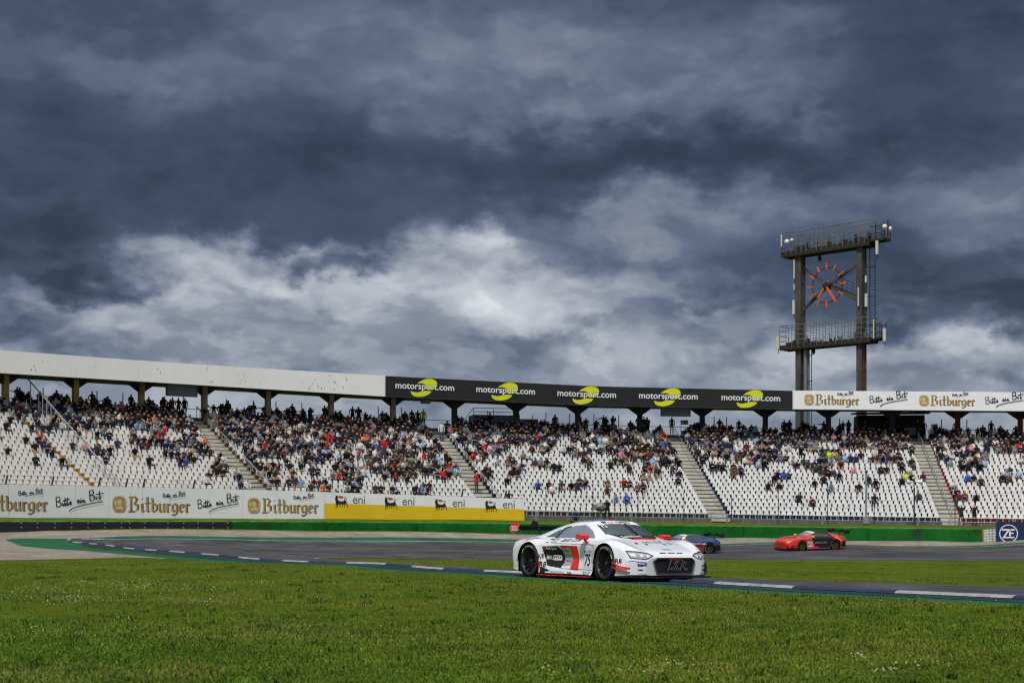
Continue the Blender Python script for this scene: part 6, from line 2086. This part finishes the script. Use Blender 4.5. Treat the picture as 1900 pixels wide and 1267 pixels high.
def pose_stand(arms='down', st=.1, lean=0.0):
    J = dict(pelvis=(0, 0, .95, .15, .11), belly=(0, .01, 1.12, .14, .10), chest=(0, lean * .1, 1.34, .165, .115), neck=(0, .01 + lean * .14, 1.52, .055, .055), head=(0, .03 + lean * .18, 1.63, .08, .095), crown=(0, .02 + lean * .18, 1.71, .07, .08))
    for s, n in ((-1, 'L'), (1, 'R')):
        J['hi' + n] = (s * .10, 0, .90, .09, .09); J['kn' + n] = (s * (st + .01), .03 + .05 * s, .50, .065, .065); J['an' + n] = (s * (st + .02), -.02 + .06 * s, .10, .045, .045); J['to' + n] = (s * (st + .05), .13 + .06 * s, .04, .04, .032)
        J['sh' + n] = (s * .19, lean * .1, 1.43, .062, .062)
        if arms == 'down': e, w, h = (s * .25, .0, 1.14), (s * .24, .08, .90), (s * .23, .12, .80)
        elif arms == 'pockets': e, w, h = (s * .29, -.05, 1.15), (s * .2, .08, .98), (s * .15, .10, .92)
        elif arms == 'camera': e, w, h = (s * .27, .10, 1.22), (s * .12, .28, 1.50), (s * .06, .30, 1.58)
        elif arms == 'point': e, w, h = ((s * .25, .0, 1.14), (s * .24, .08, .90), (s * .23, .12, .80)) if s < 0 else ((.42, .08, 1.36), (.66, .12, 1.42), (.76, .13, 1.44))
        else: e, w, h = (s * .25, .08, 1.16), (s * .04, .22, 1.20), (-s * .08, .22, 1.22)
        J['el' + n] = e + (.045, .045); J['wr' + n] = w + (.032, .032); J['ha' + n] = h + (.034, .026)
    return J


SITP = [pose_sit(), pose_sit(.45, arms='knees'), pose_sit(.1, .17, 'phone'), pose_sit(-.1, .1, 'crossed'), pose_sit(.7, .16, 'knees', .01), pose_sit(.2, .2, 'side', tw=.2), pose_sit(.15, .12, 'lap', tw=-.2)]
STANDP = {'down': pose_stand('down'), 'pockets': pose_stand('pockets', .13), 'camera': pose_stand('camera', .16), 'point': pose_stand('point'), 'crossed': pose_stand('crossed', .12)}
HI = [skin_person(j, EDG, 1) for j in SITP]
LO = [skin_person(j, EDG, 0) for j in SITP]
HS = {k: skin_person(j, EDG, 1) for k, j in STANDP.items()}
LS = {k: skin_person(j, EDG, 0) for k, j in STANDP.items()}
SHIRT = {'black': (30, 30, 34), 'charcoal': (52, 52, 58), 'navy blue': (30, 38, 70), 'white': (205, 205, 205), 'grey': (120, 122, 126), 'red': (186, 34, 32), 'bright blue': (40, 84, 176), 'orange': (224, 104, 30), 'pink': (214, 130, 150), 'beige': (176, 156, 128), 'dark green': (44, 66, 48), 'maroon': (96, 34, 38), 'light blue': (140, 168, 200), 'lime yellow': (180, 214, 30), 'brown': (96, 72, 54)}
SH_W = {'black': 38, 'charcoal': 15, 'navy blue': 12, 'white': 11, 'grey': 7, 'red': 2.4, 'bright blue': 1.6, 'orange': .9, 'pink': 1.4, 'beige': 1.6, 'dark green': 2, 'maroon': 2, 'light blue': 4, 'lime yellow': .2, 'brown': 1.2}
TROU = {'black trousers': (28, 28, 32), 'blue jeans': (58, 74, 104), 'dark jeans': (36, 44, 62), 'beige shorts': (150, 134, 110), 'grey trousers': (84, 86, 90), 'shorts': (58, 58, 60)}
HAIR = {'dark hair': (34, 26, 22), 'brown hair': (72, 50, 36), 'fair hair': (164, 132, 84), 'grey hair': (140, 138, 134), 'a black cap': (22, 22, 26), 'a white cap': (210, 210, 208), 'a red cap': (170, 30, 30)}
HA_W = [26, 24, 16, 10, 14, 7, 3]
SKIN = [(184, 142, 122), (168, 126, 108), (200, 162, 144), (132, 96, 78)]
lin = lambda c: np.array(srgb(*c))
M_per = mat('clothes_and_skin', (.5, .5, .5), .85, var=.22, scale=7, attr='tint', spec=.2)


def dress(reg, sh, tr, ha, sk, sleeve):
    C = np.empty((len(reg), 3))
    cols = {0: lin(SHIRT[sh]), 1: lin(TROU[tr]), 2: lin(SKIN[sk]), 3: lin(HAIR[ha]), 4: lin((60, 60, 62)), 5: lin(SHIRT[sh]) if sleeve else lin(SKIN[sk])}
    for k, c in cols.items(): C[reg == k] = c
    return C


# how full each part of the stand is: columns by photo x, rows by height in the stand (top .. bottom)
DX = [30, 130, 250, 340, 450, 550, 650, 750, 850, 950, 1050, 1150, 1230, 1330, 1430, 1530, 1640, 1700, 1800, 1880]
DV = ['7421110', '9711100', '9854200', '9866510', '9876631', '8765432', '9865542', '9876533', '9865410', '8743310', '8632110', '8754321', '8755310', '9753210', '8743200', '8754210', '8644310', '8743210', '8653110', '8642100']
DT = np.array([[int(ch) / 10 for ch in v] for v in DV])


def dens(px, f):
    k = (1 - f) * 6; k0 = min(int(k), 5); t = k - k0
    a = np.interp(px, DX, DT[:, k0]); b = np.interp(px, DX, DT[:, k0 + 1])
    return (a * (1 - t) + b * t)


occ = []
grp = {}
for k, s in enumerate(seats):
    th, i, x, y, z, b, j = s
    px = 950 + FPX * x / y
    key = (i, b, (j + i * 2) // 3)
    if key not in grp: grp[key] = rnd.random()
    d = dens(px, i / 22) * .93
    if i >= 21: d = max(d, .75) * .9
    v = .62 * grp[key] + .38 * rnd.random()
    if v < .085 + d * .83 and d > .03 and rnd.random() < .93:
        occ.append(k)
    elif d <= .03: pass
BLK = ['the far left block', 'the yellow stepped block', 'the olive stepped block', 'the green block behind the white car', 'the blue stepped block', 'the red stepped block']
BLK_S = ['far left block', 'yellow block', 'olive block', 'green block', 'blue block', 'red block']
ORD = ['front', 'second', 'third', 'fourth', 'fifth', 'sixth', 'seventh', 'eighth', 'ninth', 'tenth', '11th', '12th', '13th', '14th', '15th', '16th', '17th', '18th', '19th', '20th', '21st', '22nd', 'top']
def nth(n): return ['', 'first', 'second', 'third', 'fourth', 'fifth', 'sixth', 'seventh', 'eighth', 'ninth', 'tenth', 'eleventh', 'twelfth'][n] if n <= 12 else '%d%s' % (n, 'th' if 10 < n % 100 < 20 else {1: 'st', 2: 'nd', 3: 'rd'}.get(n % 10, 'th'))


def pick(d): return rnd.choices(list(d), [d[k] for k in d])[0]


crowdV, crowdF, crowdC, nb = [], [], [], 0


def add_crowd(V, F, C):
    global nb
    crowdV.append(V); crowdF.extend([tuple(q + nb for q in f) for f in F]); crowdC.append(C); nb += len(V)


def add_person(V, F, C, loc, th, label, group):
    # V local with +y towards the track
    W = V * np.array([-1, -1, 1])
    o = npmesh('person', W, F, M_per, None, smooth=True, loc=loc, rot=(0, 0, -th), attr=C)
    tag(o, label, 'person', group)
    return o


# named standing people: (px, R, z from stand, pose, clothes...)
walk = lambda th: zf(NR, th)
stand_list = []
for (px, Rr, pose, sh, tr, ha, txt) in (
        (32, RT + .6, 'crossed', 'black', 'black trousers', 'dark hair', 'standing at the top beside the tall white rail'),
        (243, RT + 1.2, 'down', 'black', 'dark jeans', 'dark hair', 'standing on the walkway above the yellow stepped block'),
        (171, RT + 1.0, 'pockets', 'charcoal', 'dark jeans', 'a black cap', 'standing at the rear between the first yellow columns'),
        (276, RT + 1.4, 'down', 'black', 'black trousers', 'brown hair', 'standing just right of the third yellow column'),
        (305, RT + 1.5, 'down', 'lime yellow', 'black trousers', 'dark hair', 'in a hi-vis vest on the walkway below the hanging screen'),
        (320, RT + 1.5, 'crossed', 'beige', 'black trousers', 'fair hair', 'standing at the top below the hanging screen'),
        (331, RT + 1.5, 'pockets', 'black', 'black trousers', 'dark hair', 'standing at the top of the first concrete stairs'),
        (343, RT + .8, 'down', 'charcoal', 'dark jeans', 'dark hair', 'standing by the handrail of the first concrete stairs'),
        (542, RT + 1.5, 'down', 'black', 'black trousers', 'dark hair', 'standing alone on the walkway above the olive block'),
        (602, RT + 1.4, 'crossed', 'black', 'black trousers', 'brown hair', 'standing left of the weathered column above the olive block'),
        (654, RT + 1.4, 'pockets', 'black', 'dark jeans', 'dark hair', 'broad figure standing right of the weathered column'),
        (666, RT + 1.4, 'camera', 'charcoal', 'black trousers', 'dark hair', 'raising hands to the face above the olive block'),
        (764, RT + 1.4, 'down', 'black', 'black trousers', 'dark hair', 'standing on the walkway left of the second stairs'),
        (775, RT + 1.4, 'pockets', 'black', 'dark jeans', 'dark hair', 'standing next to the hi-vis steward above the second stairs'),
        (785.5, RT + 1.2, 'down', 'lime yellow', 'dark jeans', 'dark hair', 'in a hi-vis vest at the top of the second stairs'),
        (1120, RT + 1.2, 'point', 'black', 'black trousers', 'dark hair', 'pointing with an outstretched arm above the green block'),
        (1200, RT + 1.2, 'down', 'black', 'black trousers', 'dark hair', 'standing behind the top row under the black banner'),
        (1246.5, RT + .5, 'down', 'charcoal', 'beige shorts', 'dark hair', 'standing alone at the top of the third stairs'),
        (1371, RT + 1.2, 'down', 'charcoal', 'black trousers', 'dark hair', 'standing above the blue block left of the tower'),
        (1455, RT + 1.2, 'pockets', 'black', 'black trousers', 'dark hair', 'standing at the rear just left of the tower leg'),
        (1564, RT + 1.2, 'crossed', 'black', 'black trousers', 'dark hair', 'standing between the tower legs behind the top row'),
        (1703, RT + .7, 'down', 'black', 'black trousers', 'dark hair', 'left one of a dark pair by the stair shelter'),
        (1714, RT + .7, 'pockets', 'black', 'black trousers', 'dark hair', 'right one of a dark pair by the stair shelter'),
        (1773, RT + 1.2, 'down', 'white', 'black trousers', 'dark hair', 'standing beside the red column'),
        (1839, RT + 1.2, 'down', 'black', 'black trousers', 'dark hair', 'tallest figure standing above the red stepped block')):
    th = theta_at(px, Rr); x, y, _ = pol(th, Rr)
    stand_list.append((px, Rr, walk(th), pose, sh, tr, ha, txt))
th = -.35 + .7 / 98
stand_list.append((819, 98.4, None, 'down', 'white', 'blue jeans', 'dark hair', 'walking on the upper part of the second concrete stairs'))
stand_list.append((884, 87.2, None, 'down', 'red', 'blue jeans', 'dark hair', 'standing on the lower part of the second concrete stairs'))
GROUPS = 'spectators standing in the grandstand'
for (px, Rr, z, pose, sh, tr, ha, txt) in stand_list:
    th = theta_at(px, Rr); x, y, _ = pol(th, Rr)
    if z is None: z = zf(int((Rr - R0) / TREAD), th)
    V, F, rg = HS[pose]
    lab = 'person in %s top %s' % (sh, txt) if 'vest' not in txt else 'person %s' % txt
    add_person(V * rnd.uniform(.97, 1.05), F, dress(rg, sh, tr, ha, rnd.randrange(3), True), (x, y, z), th + rnd.uniform(-.3, .3), lab, GROUPS)
for (px, yb, Rr, pose, sh, tr, ha, lab) in ((1127, 0, RP - .9, 'camera', 'black', 'black trousers', 'a red cap', 'cameraman in black standing at the wrapped television camera'),
                                      (1784, 0, RP + .4, 'camera', 'charcoal', 'black trousers', 'dark hair', 'photographer in dark jacket, left of two behind the railing'),
                                      (1808, 0, RP + .4, 'pockets', 'black', 'black trousers', 'dark hair', 'broad man in black jacket, right of two behind the railing'),
                                      (1068, 0, RP + .5, 'down', 'navy blue', 'black trousers', 'dark hair', 'low figure in navy behind the railing near the hoarding end')):
    th = theta_at(px, Rr); x, y, _ = pol(th, Rr); V, F, rg = HS[pose]
    z = z_at(px, 975 if px > 1700 else 966, Rr) if px != 1068 else z_at(px, 985, Rr)
    add_person(V, F, dress(rg, sh, tr, ha, 0, True), (x, y, z), th + (.5 if pose == 'camera' else 0), lab, 'people behind the railing')

vis = []
for k in occ:
    th, i, x, y, z, b, j = seats[k]
    px = 950 + FPX * x / y; py = HY - FPX * (z + .9 - ZC) / y
    hid = px < 2 or px > 1898 or (px < 973 and py > 899 + px * .028) or (950 < px < 1310 and py > 972)
    vis.append((hid, x * x + y * y, k))
vis.sort()
N_IND = 300 - len(stand_list) - 4
used = set(); n_ind = 0
for hid, d2, k in vis:
    th, i, x, y, z, b, j = seats[k]
    sh, tr, ha = (pick(SH_W) if i < 17 or rnd.random() < .4 else rnd.choice(['black', 'charcoal', 'navy blue', 'black', 'black', 'grey', 'navy blue'])), rnd.choice(list(TROU)), rnd.choices(list(HAIR), HA_W)[0]  # darker tops in the upper rows stand in for the roof's shade
    q = rnd.randrange(len(HI)); sk = rnd.choices([0, 1, 2, 3], [5, 3, 3, 1])[0]; sl = rnd.random() < .68
    sc = rnd.uniform(.9, 1.04); jit = rnd.uniform(-.25, .25); wd = rnd.uniform(.95, 1.15)
    if not hid and n_ind < N_IND:
        V, F, rg = HI[q]
        C = dress(rg, sh, tr, ha, sk, sl)
        lab = '%s top, %s, %s row, %s seat from left, %s' % (sh, ha.replace('a ', ''), ORD[i], nth(j + 1), BLK_S[b])
        if lab in used: continue
        used.add(lab)
        # seat frame: the person faces the track
        add_person(V * np.array([sc * wd, sc, sc]), F, C, (x, y, z), th + jit, lab[0].upper() + lab[1:] if False else 'person in ' + lab, 'spectators seated in the grandstand')
        n_ind += 1
    else:
        V, F, rg = LO[q]
        C = dress(rg, sh, tr, ha, sk, sl)
        W = place(V * np.array([-sc * wd, -sc, sc]), th, x, y, z, jit)
        add_crowd(W, F, C)
# a few anonymous standing silhouettes on the walkway
for k in range(150):
    px = rnd.uniform(0, 1900); Rr = RT + rnd.uniform(.2, 1.6); th = theta_at(px, Rr)
    if any(abs((th - a) * Rr) < 1.2 for a, w in AISLES): continue
    x, y, _ = pol(th, Rr); V, F, rg = LS[rnd.choice(list(LS))]
    C = dress(rg, rnd.choice(['black', 'charcoal', 'navy blue', 'black', 'black', 'black']), 'black trousers', 'dark hair', 0, True)
    s_ = rnd.uniform(.93, 1.02)
    add_crowd(place(V * np.array([-s_, -s_, s_ * rnd.choice([1, .86, .78, .72, .66, .8, .75])]), th, x, y, walk(th), rnd.uniform(-.6, .6)), F, C)
o = npmesh('crowd', np.concatenate(crowdV), crowdF, M_per, smooth=True, attr=np.concatenate(crowdC))
tag(o, 'dense crowd of seated spectators in dark clothes, darker for roof shade, filling the upper rows', 'crowd', kind='stuff')
print('people', n_ind, 'crowd', len(crowdV), 'seats', len(seats))


# ------------------------------------------------------------------ grass: blades thin out with distance, patchy colour
def value_noise(x, y, s, seed):
    r2 = np.random.default_rng(seed); T = r2.random((64, 64))
    u, v = x / s, y / s; i, j = np.floor(u).astype(int), np.floor(v).astype(int); fu, fv = u - i, v - j
    fu = fu * fu * (3 - 2 * fu); fv = fv * fv * (3 - 2 * fv)
    g = lambda a, b: T[a % 64, b % 64]
    return (g(i, j) * (1 - fu) + g(i + 1, j) * fu) * (1 - fv) + (g(i, j + 1) * (1 - fu) + g(i + 1, j + 1) * fu) * fv


sheet_polys = []
def pip(px_, py_, poly): return inpoly(px_, py_, [tuple(p) for p in poly])


road_poly = np.concatenate([offset(OUT_S, wg - .14)[::3], np.array(INN_S)[::-3]])
grav_poly = np.concatenate([gout[::3], gin[::-3]])
def grass_blades(n, py0, py1, lo=-60, hi=1960, powr=1.0):
    """sample ground points evenly over the picture area between two rows, keep those on turf"""
    px = rng.uniform(lo, hi, n); py = rng.uniform(py0, py1, n)
    Y = np.full(n, 30.0)
    zz = np.zeros(n)
    for _ in range(12):
        Y = np.clip((ZC - zz) * FPX / np.maximum(py - HY, 3), 7, 110)
        zz = H((px - 950) * Y / FPX, Y)
    X = (px - 950) * Y / FPX
    X = X + rng.normal(0, .1, n); Y = Y + rng.normal(0, .3, n) * Y / 30
    bad = pip(X, Y, road_poly) | pip(X, Y, grav_poly)
    X, Y = X[~bad], Y[~bad]
    return X, Y, H(X, Y)


def blades(X, Y, Z, hmean, wpx, seed, dark=1.0):
    n = len(X)
    D = Y
    n1 = value_noise(X + 50, Y + 50, 1.9, seed); n2 = value_noise(X + 90, Y + 20, .45, seed + 1); n3 = value_noise(X + 10, Y + 70, 5.5, seed + 2)
    h = hmean * (.45 + .9 * n2) * rng.uniform(.5, 1.4, n) * (.7 + .6 * n1)
    w = np.maximum(.004, wpx * D / FPX) * rng.uniform(.7, 1.5, n)
    a = rng.uniform(0, 2 * pi, n); lx, ly = np.cos(a) * h * .7, np.sin(a) * h * .7
    b = rng.uniform(-.6, .6, n)
    dx, dy = np.cos(b) * w, np.sin(b) * w
    P0_ = np.stack([X - dx, Y - dy, Z - .01], 1); P1 = np.stack([X + dx, Y + dy, Z - .01], 1)
    P2 = np.stack([X + lx * .45 - dx * .6, Y + ly * .45, Z + h * .65], 1); P3 = np.stack([X + lx * .45 + dx * .6, Y + ly * .45, Z + h * .65], 1)
    P4 = np.stack([X + lx, Y + ly, Z + h], 1)
    V = np.stack([P0_, P1, P2, P3, P4], 1).reshape(-1, 3)
    k = np.arange(n) * 5
    Fq = np.stack([k, k + 1, k + 3, k + 2], 1); Ft = np.stack([k + 2, k + 3, k + 4], 1)
    # colour: fresh green, yellow green, straw, dark tufts
    c0 = np.array([.046, .118, .005]); c1 = np.array([.128, .176, .010]); c2 = np.array([.24, .20, .06]); c3 = np.array([.018, .055, .005])
    t = np.clip(n3 * .9 + n1 * .5 - .25 + rng.normal(0, .15, n), 0, 1)[:, None]
    C = c0 * (1 - t) + c1 * t
    straw = (rng.random(n) < .06 + .35 * np.clip(n1 * 1.6 - .75, 0, 1))[:, None]
    C = np.where(straw, c2, C)
    dk = np.clip((n2 - .62) * 3, 0, 1)[:, None] * (n1 > .45)[:, None]
    C = C * (1 - dk * .7) + c3 * dk * .7
    C *= (rng.uniform(.7, 1.3, n) * (.42 + 1.16 * (.45 * n2 + .35 * value_noise(X + 33, Y + 41, .9, seed + 5) + .2 * value_noise(X + 13, Y + 61, .2, seed + 7))))[:, None] * dark
    return V, Fq, Ft, np.repeat(C, 5, 0)


def mk_grass(name, sets, label):
    Vs, Qs, Ts, Cs = [], [], [], []; b = 0
    for V, q, t, C in sets:
        Vs.append(V); Qs.append(q + b); Ts.append(t + b); Cs.append(C); b += len(V)
    V = np.concatenate(Vs); Q = np.concatenate(Qs); T = np.concatenate(Ts); C = np.concatenate(Cs)
    me = bpy.data.meshes.new(name)
    me.vertices.add(len(V)); me.vertices.foreach_set('co', V.ravel())
    loops = np.concatenate([Q.ravel(), T.ravel()]).astype(np.int32)
    me.loops.add(len(loops)); me.loops.foreach_set('vertex_index', loops)
    st = np.concatenate([np.arange(len(Q)) * 4, len(Q) * 4 + np.arange(len(T)) * 3]).astype(np.int32)
    tot = np.concatenate([np.full(len(Q), 4), np.full(len(T), 3)]).astype(np.int32)
    me.polygons.add(len(st)); me.polygons.foreach_set('loop_start', st); me.polygons.foreach_set('loop_total', tot)
    me.update(calc_edges=True)
    a = me.color_attributes.new('tint', 'FLOAT_COLOR', 'POINT'); c4 = np.ones((len(V), 4), np.float32); c4[:, :3] = C; a.data.foreach_set('color', c4.ravel())
    me.materials.append(M_blade)
    o = bpy.data.objects.new(name, me); COL.objects.link(o)
    tag(o, label, 'grass', kind='stuff'); return o


M_blade = mat('grass_blades', (.1, .1, .1), .7, var=.1, scale=2, attr='tint', spec=.15)
S1 = grass_blades(260000, 1020, 1300)
S2 = grass_blades(120000, 1150, 1340)
def tufts(n, py0, py1, hh, seed):
    X, Y, Z = grass_blades(n, py0, py1)
    k = 16
    X = np.repeat(X, k) + rng.normal(0, .05, len(X) * k) * np.repeat(Y, k) / 18; Y = np.repeat(Y, k) + rng.normal(0, .06, len(Y) * k) * np.repeat(Y, k) / 18
    V, q, t, C = blades(X, Y, H(X, Y), hh, .7, seed, .55)
    C = C * np.array([.55, .95, .7]); return V, q, t, C


mk_grass('grass', [tufts(170, 1070, 1290, .060, 21), tufts(330, 1045, 1200, .05, 23), blades(*S1, .020, .62, 3, 1.0), blades(*S2, .026, .55, 9, 1.0)], 'mown green grass with straw and dark tufts on both sides of the track')
# white clover heads scattered in patches
def clover(n, patches):
    X, Y = [], []
    for (px, py, sx, sy, m) in patches:
        qx = rng.normal(px, sx, m); qy = rng.normal(py, sy, m); qy = np.clip(qy, 1042, 1262)
        yy = ZC * FPX / (qy - HY); X.append((qx - 950) * yy / FPX); Y.append(yy)
    X = np.concatenate(X); Y = np.concatenate(Y)
    bad = pip(X, Y, road_poly) | pip(X, Y, grav_poly); X, Y = X[~bad], Y[~bad]
    Z = H(X, Y)
    o8 = np.array([(1, 0, 0), (0, 1, 0), (-1, 0, 0), (0, -1, 0), (0, 0, 1), (0, 0, -1)]) ; fo = np.array([(0, 1, 4), (1, 2, 4), (2, 3, 4), (3, 0, 4), (1, 0, 5), (2, 1, 5), (3, 2, 5), (0, 3, 5)])
    r_ = rng.uniform(.0045, .008, len(X)); h = rng.uniform(.04, .075, len(X))
    V = o8[None] * r_[:, None, None] + np.stack([X, Y, Z + h], 1)[:, None]
    F = fo[None] + (np.arange(len(X)) * 6)[:, None, None]
    o = npmesh('clover_flowers', V.reshape(-1, 3), F.reshape(-1, 3), mat('clover_white', srgb(214, 212, 196), .8, var=.1))
    tag(o, 'small white clover flowers scattered in patches over the grass', 'flowers', kind='stuff')


clover(0, [(60, 1105, 70, 8, 130), (200, 1085, 60, 6, 90), (130, 1118, 60, 5, 80), (250, 1092, 30, 5, 50), (360, 1095, 30, 5, 40), (330, 1105, 60, 8, 40), (365, 1123, 14, 3, 24), (480, 1084, 25, 4, 26), (410, 1122, 30, 4, 20), (230, 1156, 14, 2, 8), (60, 1176, 20, 3, 10), (600, 1150, 300, 50, 30), (1160, 1083, 60, 4, 26), (1592, 1228, 8, 3, 14), (1280, 1245, 26, 5, 16), (1180, 1250, 30, 6, 12), (1030, 1254, 24, 5, 9), (1700, 1246, 34, 6, 14), (1640, 1258, 14, 3, 12), (1560, 1115, 160, 6, 40), (200, 1060, 150, 8, 40)])
